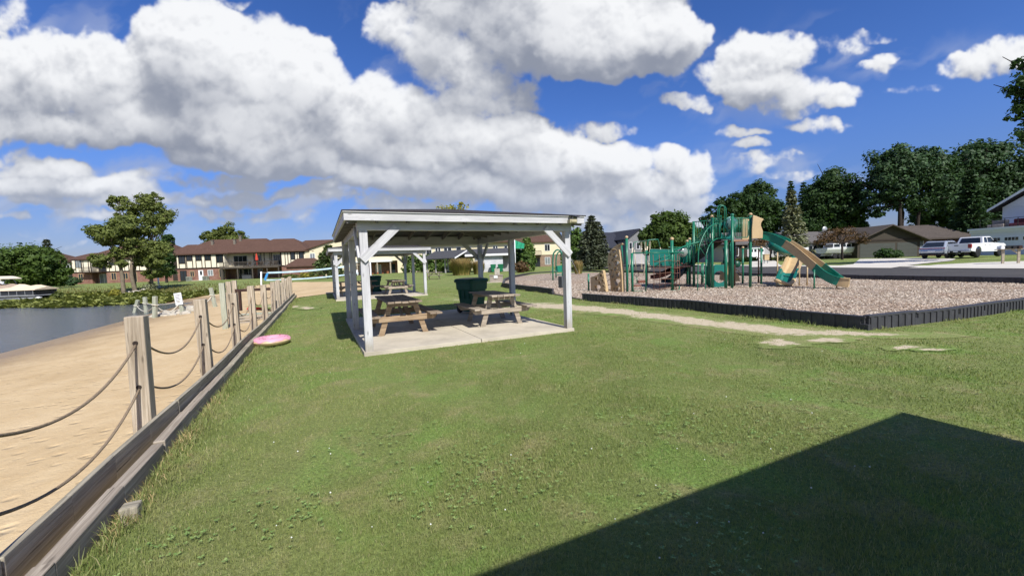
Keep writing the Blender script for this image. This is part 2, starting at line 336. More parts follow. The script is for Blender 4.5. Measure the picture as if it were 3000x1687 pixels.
# ------------------------------------------------------------------ sky: Nishita air with a computed cloud layer at infinity, sun
def cloud_canvas(x0=-700.,x1=3700.,y0=-560.,y1=840.,step=3.2,seed=7,NZ=36):
    """volumetric cloud slab marched front to back; returns rgb, alpha on a picture-plane grid of far sky directions"""
    rng=np.random.RandomState(seed)
    W=int((x1-x0)/step);H=int((y1-y0)/step)
    X,Y=np.meshgrid(x0+(np.arange(W)+.5)*step,y0+(np.arange(H)+.5)*step)
    X=X.astype(np.float32);Y=Y.astype(np.float32)
    N=96
    vol=rng.rand(N,N,N).astype(np.float32)
    def n3(x,y,z):
        xi=np.floor(x).astype(np.int32);yi=np.floor(y).astype(np.int32);zi=int(np.floor(z))
        fx=x-xi;fy=y-yi;fz=np.float32(z-zi)
        fx=fx*fx*(3-2*fx);fy=fy*fy*(3-2*fy);fz=fz*fz*(3-2*fz)
        sl=vol[zi%N]*(1-fz)+vol[(zi+1)%N]*fz
        xa=xi%N;xb=(xi+1)%N;ya=yi%N;yb=(yi+1)%N
        return (sl[ya,xa]*(1-fx)+sl[ya,xb]*fx)*(1-fy)+(sl[yb,xa]*(1-fx)+sl[yb,xb]*fx)*fy
    K=1.1646
    # ---- macro thickness: (cx,cy,rx,ry,height,flat base 0..1) in 2576-wide units
    E=[ # big left bank
     (60,200,170,110,.8,.3),(20,60,60,60,.35,0),(120,110,60,30,.3,0),(240,190,130,110,.8,.3),(240,130,70,70,.7,0),(420,130,110,125,1.0,.1),(520,150,150,140,1.1,.1),
     (640,190,170,140,1.1,.1),(740,210,120,130,1.0,.1),(800,260,90,110,.9,.2),(640,330,220,110,1.3,.5),(540,390,140,55,1.2,.8),(720,400,140,65,1.3,.8),
     (380,300,200,90,1.0,.5),(200,320,240,60,.9,.6),(60,330,160,50,.8,.6),(800,400,70,60,1.2,.5),(500,320,90,80,1.2,.3),
     (940,230,80,70,.9,.1),(1010,290,110,90,.9,.3),(930,340,100,80,.9,.4),(900,280,80,90,.9,.2),(1000,380,110,60,.9,.5),
     # top centre cloud
     (1000,60,80,60,.7,.1),(1080,100,90,80,.8,.2),(1160,170,120,80,.8,.4),(1230,230,120,60,.7,.6),(1130,20,100,70,.7,0),(1320,40,140,110,1.0,.1),(1450,60,170,130,1.3,.2),
     (1590,70,150,120,1.3,.3),(1680,110,90,90,1.1,.4),(1450,150,180,65,1.2,.7),(1580,160,160,55,1.2,.8),(1300,-60,300,90,1.0,0),(1600,-50,160,70,1.0,0),(1330,140,110,70,.9,.3),
     (1170,260,170,50,.7,.7),
     # centre low bank
     (1130,330,80,55,1.0,.1),(1100,400,110,70,1.1,.4),(1210,360,100,70,1.1,.3),(1290,330,70,50,1.0,.1),(1330,400,120,80,1.1,.4),(1180,470,150,60,1.1,.5),(1330,490,160,60,1.0,.6),
     (1000,450,130,40,.8,.6),(920,440,70,30,.5,.5),(1450,420,110,70,1.0,.4),(1560,420,90,55,1.0,.3),(1680,420,70,55,1.1,.1),(1760,440,60,55,1.0,.1),(1620,480,170,50,1.0,.5),(1740,500,80,35,.8,.5),
     (1500,510,190,45,.8,.5),(1250,520,200,35,.7,.5),(1620,545,130,25,.6,.4),(1530,330,60,28,.5,.3),(1400,350,60,30,.6,.3),(1440,320,40,18,.3,0),
     # right cloud
     (1900,140,90,70,.9,.1),(1980,120,60,50,.8,.1),(1850,190,90,40,.7,.5),(1920,200,110,60,.9,.3),(1990,220,120,45,.8,.5),(2090,235,80,28,.6,.5),(1890,230,60,45,.8,.2),(2000,265,60,22,.5,.4),
     (2050,310,75,24,.55,.5),(2090,300,35,18,.45,.3),(1860,332,60,13,.4,.5),(1885,365,45,14,.45,.5),(1900,415,38,22,.5,.4),(1870,400,25,12,.3,.3),(1710,255,50,20,.4,.4),(1760,260,26,30,.35,.2),
     (2110,110,60,22,.22,0),(2170,80,60,14,.18,0),(2200,165,40,16,.14,0),(2235,140,30,14,.12,0),(2470,175,90,40,.5,.3),(2540,140,80,50,.55,.3),(2320,228,70,16,.38,.5),(2600,110,80,40,.5,.2),
     (1960,400,40,10,.22,.3),(1990,390,30,8,.2,.3),(1880,445,50,8,.16,0),
     # low left streets
     (40,395,110,28,.8,.5),(110,430,120,26,.8,.5),(60,470,130,30,.7,.5),(200,470,150,30,.7,.5),(300,480,120,22,.5,.5),(420,450,130,16,.45,.4),(560,455,120,18,.45,.4),(700,490,160,16,.4,.4),(870,500,150,18,.4,.4),
     (450,500,200,16,.35,.3),(980,520,160,16,.4,.3),(560,530,180,10,.2,.2),(100,510,130,14,.35,.3),(820,470,60,14,.4,.3),(90,605,30,16,.45,.3),(110,600,22,16,.45,.3),(190,610,35,9,.35,.4),(830,548,14,8,.3,.2),
     (1680,570,120,18,.35,.3),(1500,570,160,16,.35,.3),(590,5,60,14,.2,0),(330,450,90,14,.5,.3),(250,540,120,12,.5,.3),(700,545,150,12,.5,.3),(900,560,110,12,.4,.3),(620,500,110,14,.6,.3),(1050,560,120,14,.6,.3),(1380,570,120,18,.6,.3),(30,555,60,10,.4,.3),(330,48,28,9,.14,0),(420,510,200,10,.25,.2),(1240,555,120,14,.35,.3),(1700,555,110,28,.9,.3),(1600,580,90,22,.8,.3),(1500,560,120,24,.7,.3),(2200,470,150,10,.08,0),(1990,440,90,10,.1,0),
     (-300,200,260,130,1.0,.4),(-250,420,240,50,.8,.4),(2900,330,170,40,.6,.4),(2950,60,220,80,.8,.3),(700,-250,320,120,.8,.2),(2100,-260,260,90,.8,.2),(-200,-200,200,90,.7,.2)]
    E=[(cx,cy,rx*(1.1 if cx<1050 and cy>425 else 1),ry*(1.25 if cx<1050 and cy>425 and cy<560 else 1),(max(h*1.6,.95) if cx<1050 and cy>425 and cy<560 else h),fl) for cx,cy,rx,ry,h,fl in E]
    # domain warp
    def fb2(sc,z,o=4,g=.5):
        a=1.;s=0.;t=0.
        for k in range(o):
            s=s+a*n3((X*np.cos(1.3*k+.4)+Y*np.sin(1.3*k+.4))/sc*2**k+17*k,(Y*np.cos(1.3*k+.4)-X*np.sin(1.3*k+.4))/sc*2**k+5*k,z+k*3.3);t+=a;a*=g
        return s/t-.5
    wx=fb2(150,3.1)*110+fb2(45,8.3)*36; wy=fb2(150,40.2)*90+fb2(45,50.7)*30
    Xw=(X+wx)/K;Yw=(Y+wy)/K
    Hm=np.full_like(X,-1.)
    for cx,cy,rx,ry,h,fl in E:
        dx=(Xw-cx)/(rx*1.12);dy=(Yw-cy)/(ry*1.12)
        dy=np.where(dy>0,dy*(1+.45*fl),dy)
        q=1-dx*dx-dy*dy
        q=np.clip(np.sign(q)*np.abs(q)**.75,-1.5,1)
        v=np.where(q>0,h,1.)*q*(min(rx,ry)/80.)**.45
        Hm=np.maximum(Hm,v)+.18*np.clip(np.minimum(Hm,v),0,None)
    Hm=np.minimum(Hm,1.8)
    Hs=np.clip(Hm,0,None)
    e1=fb2(95,11.,o=6,g=.58)
    e1=e1+.35*(.5-np.abs(fb2(60,21.,o=5,g=.6))*2.6)
    Hm=Hm+e1*(1.15-.45*np.clip(Hm,0,1))
    Hm=(np.clip(Hm,0,None)**1.15).astype(np.float32)
    # height of cloud standing above each point, for the shade of the bases
    A=np.zeros_like(Hm);acc=np.zeros(Hm.shape[1],np.float32);dec=np.exp(-step/95.)
    for r in range(Hm.shape[0]):
        acc=acc*dec+np.minimum(Hs[r],1.2)*(1-dec);A[r]=acc
    base=np.clip((A-Hs*.62)*2.1+.10,0,1)
    # ---- march
    T=np.ones_like(X);L=np.ones_like(X);C=np.zeros_like(X);G=np.zeros_like(X)
    dz=1.0/NZ*3.0            # slab from z=-1.5(front) to 1.5
    Zs=-1.5+dz*(np.arange(NZ)+.5)
    unit=150.                # picture units per thickness unit
    shy=dz*unit*1.05/step;shx=dz*unit*.38/step
    def shift(A,sx,sy):      # sample A at (x+sx, y-sy): light comes from upper right
        iy=int(np.floor(sy));fy=sy-iy;ix=int(np.floor(sx));fx=sx-ix
        P=np.pad(A,((iy+1,0),(0,ix+1)),mode='edge')
        a=P[1:1+A.shape[0],ix:ix+A.shape[1]];b=P[0:A.shape[0],ix:ix+A.shape[1]]
        c=P[1:1+A.shape[0],ix+1:ix+1+A.shape[1]];d=P[0:A.shape[0],ix+1:ix+1+A.shape[1]]
        return ((a*(1-fy)+b*fy)*(1-fx)+(c*(1-fy)+d*fy)*fx)
    for z in Zs:
        zz=z*unit
        nz=0.;amp=1.;tot=0.
        sc=170.
        for k in range(7):
            ca,sa=np.cos(.6+1.1*k),np.sin(.6+1.1*k)
            v=n3((X*ca+Y*sa)/sc+31*k,(Y*ca-X*sa)/sc+13*k+.35*zz/sc,zz/sc+7.7*k)
            v=1.15-1.35*np.abs(2*v-1) if k in(1,2,3,4) else v
            nz=nz+amp*v;tot+=amp;amp*=.56;sc*=.5
        nz=nz/tot-.52
        d=Hm*.85-abs(z)*1.0+nz*1.7*(.42+.5*np.minimum(Hm,1.))-.02
        rho=np.clip(d*1.9,0,1)**1.7*np.clip(Hm*2.6,0.,1)
        tau=rho*dz*11.
        a=1-np.exp(-tau)
        light=.46*np.exp(-.62*(L-1))+.54*np.exp(-.085*(L-1))   # two lobes stand in for multiple scattering
        C+=T*a*light;G+=T*a
        T*=np.exp(-tau)
        L=shift(L+tau,shx,shy)
    alpha=1-T
    lum=C/np.maximum(G,1e-4)
    # thin wind-drawn veils
    vm=np.zeros_like(X)
    for cx,cy,rx,ry,h in ((2120,105,110,45,.55),(2220,160,70,45,.35),(1900,400,90,60,.5),(1990,430,120,40,.4),(2480,180,150,60,.5),(700,495,420,55,.95),(250,520,330,55,.9),(1000,545,280,50,.85),(480,450,300,40,.8),(800,555,300,25,.6),(1500,560,320,40,.5),(2000,480,200,30,.3),(1850,250,220,60,.25),(80,60,90,80,.4),(250,60,120,60,.25),(960,90,120,80,.3),(420,430,260,30,.5),(1700,200,160,60,.25)):
        vm=np.maximum(vm,h*np.exp(-(((Xw-cx)/rx)**2+((Yw-cy)/ry)**2)))
    ca,sa=np.cos(-.35),np.sin(-.35); Xr=(Xw*K*ca+Yw*K*sa)*.45;Yr=(Yw*K*ca-Xw*K*sa)*1.25
    f=0.;am=1.;tt=0.
    for k in range(6):
        f=f+am*n3(Xr/90*2**k+9*k,Yr/90*2**k+3*k,61.+k*2.7);tt+=am;am*=.58
    f=f/tt
    va=np.clip((f-.47+.05*(Yw>400))*5.5,0,1)*vm
    lum=(lum*alpha+.80*va*(1-alpha))/np.maximum(alpha+va*(1-alpha),1e-4);alpha=alpha+va*(1-alpha)
    lum=lum*(1-.50*base)
    return X,Y,lum,alpha,Hm

SUN_EL, SUN_AZ = R(46), R(152)            # azimuth clockwise from +Y: behind the camera, to the right
w = bpy.data.worlds.new('World'); SC.world = w; w.use_nodes = True; nt = w.node_tree; nt.nodes.clear()
def wn(t, **k):
    x = nt.nodes.new(t)
    for a, v in k.items(): setattr(x, a, v)
    return x
sky = wn('ShaderNodeTexSky', sky_type='NISHITA', sun_disc=False); sky.sun_elevation = SUN_EL; sky.sun_rotation = SUN_AZ
sky.air_density = 1.0; sky.dust_density = .25; sky.ozone_density = 3.0; sky.altitude = 300
hs = wn('ShaderNodeHueSaturation'); hs.inputs['Saturation'].default_value = 1.22; hs.inputs['Value'].default_value = .62 / 1.23
out = wn('ShaderNodeOutputWorld'); bg = wn('ShaderNodeBackground'); SKY_STR = .1; bg.inputs[1].default_value = SKY_STR
env = wn('ShaderNodeTexImage', interpolation='Linear'); tcw = wn('ShaderNodeTexCoord'); spw = wn('ShaderNodeSeparateXYZ'); cbw = wn('ShaderNodeCombineXYZ'); nt.links.new(tcw.outputs['Generated'], spw.inputs[0])
def wm(op, a, b):
    x = wn('ShaderNodeMath', operation=op)
    for q, i in ((a, 0), (b, 1)):
        if isinstance(q, float): x.inputs[i].default_value = q
        else: nt.links.new(q, x.inputs[i])
    return x.outputs[0]
nt.links.new(wm('SUBTRACT', .5, wm('DIVIDE', wm('ARCTAN2', spw.outputs[1], spw.outputs[0]), 2 * math.pi)), cbw.inputs[0])
nt.links.new(wm('ADD', wm('DIVIDE', wm('ARCSINE', spw.outputs[2], 0.), math.pi), .5), cbw.inputs[1]); nt.links.new(cbw.outputs[0], env.inputs[0])
mx = wn('ShaderNodeMix', data_type='RGBA')
gm = wn('ShaderNodeMapRange', interpolation_type='SMOOTHSTEP'); nt.links.new(spw.outputs[2], gm.inputs[0]); gm.inputs[1].default_value = 0.; gm.inputs[2].default_value = .28
ga = wn('ShaderNodeMix', data_type='RGBA'); ga.inputs[6].default_value = (.86, .86, 1.30, 1); ga.inputs[7].default_value = (1.62, 1.6, 2.25, 1); nt.links.new(gm.outputs[0], ga.inputs[0])
mg = wn('ShaderNodeMix', data_type='RGBA', blend_type='MULTIPLY'); mg.inputs[0].default_value = 1; nt.links.new(hs.outputs[0], mg.inputs[6]); nt.links.new(ga.outputs[2], mg.inputs[7])
nt.links.new(sky.outputs[0], hs.inputs['Color']); nt.links.new(mg.outputs[2], mx.inputs[6]); nt.links.new(env.outputs[0], mx.inputs[7]); nt.links.new(env.outputs[1], mx.inputs[0]); nt.links.new(mx.outputs[2], bg.inputs[0]); nt.links.new(bg.outputs[0], out.inputs[0])
def cloud_env(W=4096):
    Xc, Yc, lum, al, Hm = cloud_canvas()
    k = np.clip((lum - .14) / .80, 0, 1)[..., None]; k = k ** 1.25
    lo, hi = np.array([.225, .250, .315]), np.array([.755, .765, .785])
    col = lo * (1 - k) + hi * k
    hz = np.clip((Yc - 430) / 330, 0, 1)[..., None] * .45; col = col * (1 - hz) + np.array([.46, .52, .65]) * hz
    al = al * (1 - .25 * np.clip((Yc - 560) / 200, 0, 1))
    can = np.concatenate([col, al[..., None]], -1).astype(np.float32)
    Hh = W // 2; img = np.zeros((Hh, W, 4), np.float32); img[..., :3] = (.6, .65, .75)
    r0 = Hh // 2 - 30; v = (np.arange(r0, Hh) + .5) / Hh; u = (np.arange(W) + .5) / W
    el = (v - .5) * math.pi; az = (.5 - u) * 2 * math.pi
    dx = np.cos(el)[:, None] * np.cos(az)[None]; dy = np.cos(el)[:, None] * np.sin(az)[None]; dz = np.repeat(np.sin(el)[:, None], W, 1)
    dy = np.abs(dy)
    f = dx * FW.x + dy * FW.y + dz * FW.z; a = dx * RT.x + dy * RT.y + dz * RT.z; b = dx * UP.x + dy * UP.y + dz * UP.z
    f = np.maximum(f, .05); px = 1500 + FOC * a / f; py = 843.5 - FOC * b / f
    st = float(Xc[0, 1] - Xc[0, 0]); gx = (px - Xc[0, 0]) / st; gy = (py - Yc[0, 0]) / st
    h, ww = lum.shape; ok = (gx > 0) & (gx < ww - 2) & (gy > 0) & (gy < h - 2)
    gx = np.clip(gx, 0, ww - 2); gy = np.clip(gy, 0, h - 2); ix = gx.astype(int); iy = gy.astype(int); fx = (gx - ix)[..., None].astype(np.float32); fy = (gy - iy)[..., None].astype(np.float32)
    s = (can[iy, ix] * (1 - fx) + can[iy, ix + 1] * fx) * (1 - fy) + (can[iy + 1, ix] * (1 - fx) + can[iy + 1, ix + 1] * fx) * fy
    edge = np.minimum(np.minimum(gx, ww - 2 - gx), np.minimum(gy, h - 2 - gy)); s[..., 3] *= np.clip(edge / 40, 0, 1) * ok
    s[..., :3] /= SKY_STR; img[r0:] = s; img[:r0, :, :3] = 5
    im = bpy.data.images.new('cloud_layer', W, Hh, alpha=True, float_buffer=True); im.colorspace_settings.name = 'Non-Color'
    im.pixels.foreach_set(img.ravel()); im.update(); im.pack(); return im
env.image = cloud_env()
sl = bpy.data.lights.new('sun', 'SUN'); sl.energy = 5.0; sl.angle = R(.53); sl.color = (1., .955, .88)
so = link(bpy.data.objects.new('sun', sl)); SD = Vector((math.sin(SUN_AZ) * math.cos(SUN_EL), math.cos(SUN_AZ) * math.cos(SUN_EL), math.sin(SUN_EL)))
so.rotation_euler = SD.to_track_quat('Z', 'Y').to_euler(); so.location = (20, -30, 40)
SC.view_settings.view_transform = 'Standard'; SC.view_settings.look = 'None'; SC.view_settings.exposure = .3; SC.view_settings.gamma = 1
SC.cycles.max_bounces = 6; SC.cycles.diffuse_bounces = 3; SC.cycles.glossy_bounces = 3; SC.cycles.transmission_bounces = 3; SC.cycles.transparent_max_bounces = 6
SC.cycles.use_denoising = True; SC.cycles.use_adaptive_sampling = True; SC.cycles.adaptive_threshold = .02; SC.cycles.sample_clamp_indirect = 4
# ------------------------------------------------------------------ polygons of the ground
def poly_sd(P, x, y):                     # signed distance to a polygon, positive inside
    x = np.asarray(x, float); y = np.asarray(y, float); d = np.full(x.shape, 1e9); ins = np.zeros(x.shape, bool); n = len(P)
    for i in range(n):
        ax, ay = P[i][:2]; bx, by = P[(i + 1) % n][:2]; ex, ey = bx - ax, by - ay
        t = np.clip(((x - ax) * ex + (y - ay) * ey) / (ex * ex + ey * ey + 1e-12), 0, 1)
        d = np.minimum(d, np.hypot(x - ax - t * ex, y - ay - t * ey))
        c = ((ay > y) != (by > y)) & (x < (bx - ax) * (y - ay) / (by - ay + 1e-12) + ax); ins ^= c
    return np.where(ins, d, -d)
MULCH = [(7.19, 8.15), (9.98, 9.03), (12.99, 10.19), (17.2, 12.1), (20.4, 14.1), (21.2, 16.7), (18.9, 23.5), (16.9, 33.3), (13.4, 45.2), (10, 52), (6.5, 54.2), (2.7, 52.2), (.1, 41.8), (-.6, 34), (-.6, 27.2), (-.2, 25.4), (2.0, 19.65), (2.83, 16.13), (5.26, 12.43), (6.49, 9.57)]
BL = [ST(14, -8), ST(14, 0), ST(14, 8), ST(14, 14), ST(14, 18), ST(14, 21.5), (-30, 30), (-29.6, 33), (-28.4, 34.1), (-26.9, 37.2), (-27.9, 45), (-27, 50.5)]
BR = [ST(.05, -8), ST(.05, 0), ST(.05, 8), ST(.05, 14), ST(.05, 18), ST(.05, 21.6), (-11.8, 25.6), (-10.9, 29), (-11.2, 33), (-12.5, 37.5), (-16.7, 45), (-21.5, 47.5)]
BEACH = [tuple(p[:2]) for p in BR] + [tuple(p[:2]) for p in BL[::-1]]
SH_O = [Vector((-2.686, 7.238, 0)), Vector((-2.686, 7.238, 0)) + V * 13.8, Vector((-2.686, 7.238, 0)) - V * 13.8]
SW, SL, SM, SP = 4.465, 5.595, 2.99, .14          # shelter: outer width, outer length, middle post, post size
def slab_poly(o, g=.0): return [tuple((o + U * a + V * b)[:2]) for a, b in ((-g, -g), (SW + g, -g), (SW + g, SL + g), (-g, SL + g))]
ROAD_N = [(31, -6), (25.6, 8), (22.7, 17.3), (20.4, 24.2), (18.4, 33.6), (15.4, 46), (14, 60), (14.5, 80), (16, 130)]
ROAD_F = [(39, 0), (34.5, 12), (31.3, 25), (28.3, 35), (25.6, 50), (24, 65), (24.5, 90), (27, 138)]
def resamp(P, n):
    P = [Vector((p[0], p[1], 0)) for p in P]; L = [0]
    for a, b in zip(P, P[1:]): L.append(L[-1] + (b - a).length)
    o = []
    for k in range(n):
        s = L[-1] * k / (n - 1); i = max(j for j in range(len(P) - 1) if L[j] <= s + 1e-9); o.append(P[i].lerp(P[i + 1], (s - L[i]) / max(1e-9, L[i + 1] - L[i])))
    return o
def sheet(name, A, B, nv, mat, lift, kind='structure', hz=None, na=None):   # lofted sheet between two polylines, laid on the terrain
    if na: A, B = resamp(A, na), resamp(B, na)
    m = MB(); n = len(A); vs = []
    for a, b in zip(A, B):
        for k in range(nv + 1):
            f = k / nv; x = a[0] + (b[0] - a[0]) * f; y = a[1] + (b[1] - a[1]) * f
            vs.append(Vector((x, y, (hz(x, y) if hz else H(x, y)) + lift)))
    fs = [[i * (nv + 1) + k, i * (nv + 1) + k + 1, (i + 1) * (nv + 1) + k + 1, (i + 1) * (nv + 1) + k] for i in range(n - 1) for k in range(nv)]
    m.faces(vs, fs); o = m.build(name, mat, None, smooth=True)
    o['kind'] = kind
    if o.data.polygons[0].normal.z < 0: o.data.flip_normals()
    return o
def dense(P, k):
    o = []
    for a, b in zip(P, P[1:]): o += [Vector((a[0], a[1], 0)).lerp(Vector((b[0], b[1], 0)), i / k) for i in range(k)]
    return o + [Vector((P[-1][0], P[-1][1], 0))]
# ground colours -----------------------------------------------------------------
def lawn_col(n):                         # shared by the turf sheet and its blades
    v = n.coord('World', (1, 1, .0)); f = n.noise(v, .55, 5, .6); g = n.noise(v, 2.3, 5, .6, .4); h = n.noise(v, .16, 3); k = n.noise(v, 9., 3)
    st = n.noise(n.coord('World', (.9, .35, 0)), .5, 3)
    c = n.ramp(f, [(.3, (.165, .205, .066)), (.5, (.225, .275, .088)), (.7, (.255, .290, .100))])
    c = n.mix(n.mr(g, .50, .70, 0, .95), c, (.40, .345, .185)); lu = n.noise(n.coord('World', (1, 1, 0)), 1.05, 4, .6, .8); c = n.mix(n.mr(lu, .52, .64, 0, .85), c, (.205, .335, .078)); c = n.mix(n.mr(h, .42, .66, 0, .5), c, (.135, .205, .05))
    c = n.mix(n.mr(k, .4, .75, 0, .4), c, (.28, .335, .10)); mw = n.n('ShaderNodeTexWave'); n.l(n.coord('World', (.55, .25, 0)), mw.inputs[0]); mw.inputs['Scale'].default_value = .42; mw.inputs['Distortion'].default_value = 1.2; c = n.mix(n.math('MULTIPLY', mw.outputs['Fac'], .16), c, (.30, .36, .12)); c = n.mix(n.mr(st, .5, .72, 0, .35), c, (.31, .295, .13)); return c
n = NT('turf'); c = lawn_col(n); v = n.coord('World', (1, 1, .3)); fn_ = n.noise(v, 34, 5, .7); md = n.noise(v, 7, 4, .7)
c = n.mix(n.mr(fn_, .3, .62, .75, 0), c, (.06, .075, .025)); c = n.mix(n.mr(md, .45, .75, 0, .35), c, (.085, .115, .03)); n.bump(fn_, .9, .03); TURF = n.fin(c, .95, .1)
n = NT('grass_blades'); c = lawn_col(n); isl = n.n('ShaderNodeNewGeometry').outputs['Random Per Island']
c = n.mix(n.mr(isl, .0, 1, 0, .55), c, (.34, .40, .13)); c = n.mix(n.mr(isl, .82, 1, 0, .8), c, (.52, .46, .27)); n.fin(c, .6, .3)
tr = n.n('ShaderNodeBsdfTranslucent'); n.l(n.mix(1., c, (1, 1, .5), 'MULTIPLY'), tr.inputs[0]); mxs = n.n('ShaderNodeMixShader'); mxs.inputs[0].default_value = .38; n.l(n.b.outputs[0], mxs.inputs[1]); n.l(tr.outputs[0], mxs.inputs[2]); n.l(mxs.outputs[0], n.out.inputs[0]); BLADE = n.m
n = NT('sand'); v = n.coord('World', (1, 1, .2)); f = n.noise(v, .7, 6, .6); g = n.noise(n.coord('World', (1.0, 1.25, .2)), 4.2, 6, .68, .3); h = n.noise(v, 60, 3, .7)
geo = n.n('ShaderNodeNewGeometry').outputs['Position']; sp = n.n('ShaderNodeSeparateXYZ'); n.l(geo, sp.inputs[0])
c = n.ramp(f, [(.3, (.47, .345, .19)), (.5, (.57, .435, .255)), (.72, (.63, .495, .305))]); c = n.mix(n.mr(g, .4, .75, 0, .4), c, (.42, .28, .135)); c = n.mix(n.mr(h, .35, .7, 0, .22), c, (.30, .20, .10))
zz = n.math('ADD', sp.outputs[2], n.math('MULTIPLY', n.math('SUBTRACT', f, .5), .22)); wet = n.mr(zz, -.64, -.42, 1, 0)
c = n.mix(n.math('MULTIPLY', wet, .72), c, (.20, .125, .058)); fo = n.n('ShaderNodeTexVoronoi'); n.l(n.coord('World', (1, 1.3, 0)), fo.inputs[0]); fo.inputs['Scale'].default_value = 4.2
hh = n.math('ADD', n.math('MULTIPLY', n.mr(fo.outputs['Distance'], 0, .30), 1.1), n.math('ADD', n.math('MULTIPLY', g, 1.0), n.math('MULTIPLY', h, .12))); n.bump(hh, .55, .05); SAND = n.fin(c, n.mr(wet, 0, 1, .95, .35), .25)
n = NT('bare_dirt'); v = n.coord('World', (1, 1, .2)); f = n.noise(v, 2.2, 6, .65); g = n.noise(v, 40, 4, .7); c = n.ramp(f, [(.3, (.34, .265, .165)), (.5, (.49, .40, .27)), (.72, (.57, .48, .34))]); c = n.mix(n.mr(g, .35, .7, 0, .4), c, (.24, .18, .11)); n.bump(g, .6, .015); DIRT = n.fin(c, .95, .15)
n = NT('wood_mulch'); v = n.coord('World', (1, 1, .2)); f = n.noise(v, .5, 5, .6); vo = n.n('ShaderNodeTexVoronoi'); n.l(n.coord('World', (1, 1.9, 1)), vo.inputs[0]); vo.inputs['Scale'].default_value = 26; sp = n.n('ShaderNodeSeparateColor'); n.l(vo.outputs['Color'], sp.inputs[0])
c = n.ramp(sp.outputs[0], [(0, (.24, .18, .13)), (.35, (.40, .325, .25)), (.7, (.52, .44, .355)), (1, (.66, .58, .49))]); c = n.mix(n.mr(f, .45, .72, 0, .6), c, (.36, .235, .165)); c = n.mix(n.mr(vo.outputs['Distance'], .25, .6, 0, .45), c, (.08, .05, .035)); n.bump(sp.outputs[1], .6, .02); MULCHM = n.fin(c, .95, .1)
CHIP = NT('wood_chip'); isl = CHIP.n('ShaderNodeNewGeometry').outputs['Random Per Island']; fz = CHIP.noise(CHIP.coord('World', (1, 1, .2)), .5, 5, .6); c = CHIP.ramp(isl, [(0, (.27, .20, .14)), (.3, (.47, .385, .295)), (.7, (.62, .53, .425)), (1, (.80, .73, .62))]); c = CHIP.mix(CHIP.mr(fz, .45, .72, 0, .5), c, (.38, .25, .18)); CHIP = CHIP.fin(c, .9, .15)
n = NT('asphalt'); v = n.coord('World', (1, 1, 1)); f = n.noise(v, .35, 5); g = n.noise(v, 30, 4, .7); c = n.ramp(f, [(.3, (.058, .055, .055)), (.7, (.082, .078, .077))]); c = n.mix(n.mr(g, .4, .7, 0, .5), c, (.04, .038, .038)); n.bump(g, .4, .01); ASPH = n.fin(c, .9, .2)
n = NT('lake_water'); v = n.coord('World', (1.0, 1.6, 1)); f = n.noise(v, 1.5, 5, .6, .6); g = n.noise(v, 5.5, 3, .6, .3); hh = n.math('ADD', f, n.math('MULTIPLY', g, .45)); n.bump(hh, .7, .12); sh = n.noise(n.coord('World', (.12, .3, 1)), .7, 3); WATER = n.fin(n.ramp(sh, [(.3, (.075, .085, .095)), (.7, (.115, .125, .135))]), .14, .6)
# the sheet of ground -------------------------------------------------------------
def axis(neg, pos, fine, step):
    a = list(np.arange(-fine, fine + 1e-6, step)); x = fine; k = step
    r = []
    while x < max(neg, pos): k *= 1.22; x += k; r.append(x)
    return np.array([-q for q in r[::-1] if q <= neg * 1.2] + a + [q for q in r if q <= pos * 1.2])
gx = axis(900, 900, 48, .6); gy0 = axis(120, 1300, 62, .6); gy = gy0[gy0 > -60]
XX, YY = np.meshgrid(gx, gy); ZZ = hgt(XX, YY)
for P, a in ((BEACH, .15), (MULCH, .12), (slab_poly(SH_O[0]), .1), (slab_poly(SH_O[1]), .1), (ROAD_N + ROAD_F[::-1], .12)):
    ZZ = ZZ - a * sstep(.15, .9, poly_sd(P, XX, YY))
def gridmesh(name, X, Y, Zv, mat):
    h, w = X.shape; me = bpy.data.meshes.new(name); me.vertices.add(h * w); me.vertices.foreach_set('co', np.stack([X, Y, Zv], -1).astype(np.float32).ravel())
    i = (np.arange(h - 1)[:, None] * w + np.arange(w - 1)[None]).ravel(); L = np.stack([i, i + 1, i + w + 1, i + w], -1).ravel().astype(np.int32)
    me.loops.add(len(L)); me.loops.foreach_set('vertex_index', L); me.polygons.add(len(i)); me.polygons.foreach_set('loop_start', np.arange(0, len(L), 4, dtype=np.int32)); me.polygons.foreach_set('loop_total', np.full(len(i), 4, np.int32)); me.polygons.foreach_set('use_smooth', np.ones(len(i), bool))
    me.update(calc_edges=True); me.materials.append(mat); return link(bpy.data.objects.new(name, me))
gridmesh('ground', XX, YY, ZZ, TURF)['kind'] = 'structure'
sheet('beach', dense(BL, 8), dense(BR, 8), 40, SAND, .02)
m = MB(); m.poly([(-400, -120, -.7), (-4, -120, -.7), (-4, 62, -.7), (-400, 62, -.7)]); m.build('water', WATER)['kind'] = 'structure'
mb = MB(); mb.prism([[(x, y) for x, y in MULCH]], (0, 0, -.06), (1, 0, 0), (0, 1, 0), .11); mb.build('mulch_ground', MULCHM)['kind'] = 'structure'
sheet('road', ROAD_N, ROAD_F, 6, ASPH, .03, na=60)
def off(P, d):                            # polyline moved sideways
    P = [Vector((p[0], p[1], 0)) for p in P]; o = []
    for i, p in enumerate(P):
        t = (P[min(i + 1, len(P) - 1)] - P[max(i - 1, 0)]).normalized(); o.append(p + Vector((t.y, -t.x, 0)) * d)
    return o
sheet('gutter_strip', off(ROAD_F, -.05), off(ROAD_F, 1.5), 2, CONC2, .045, na=60)
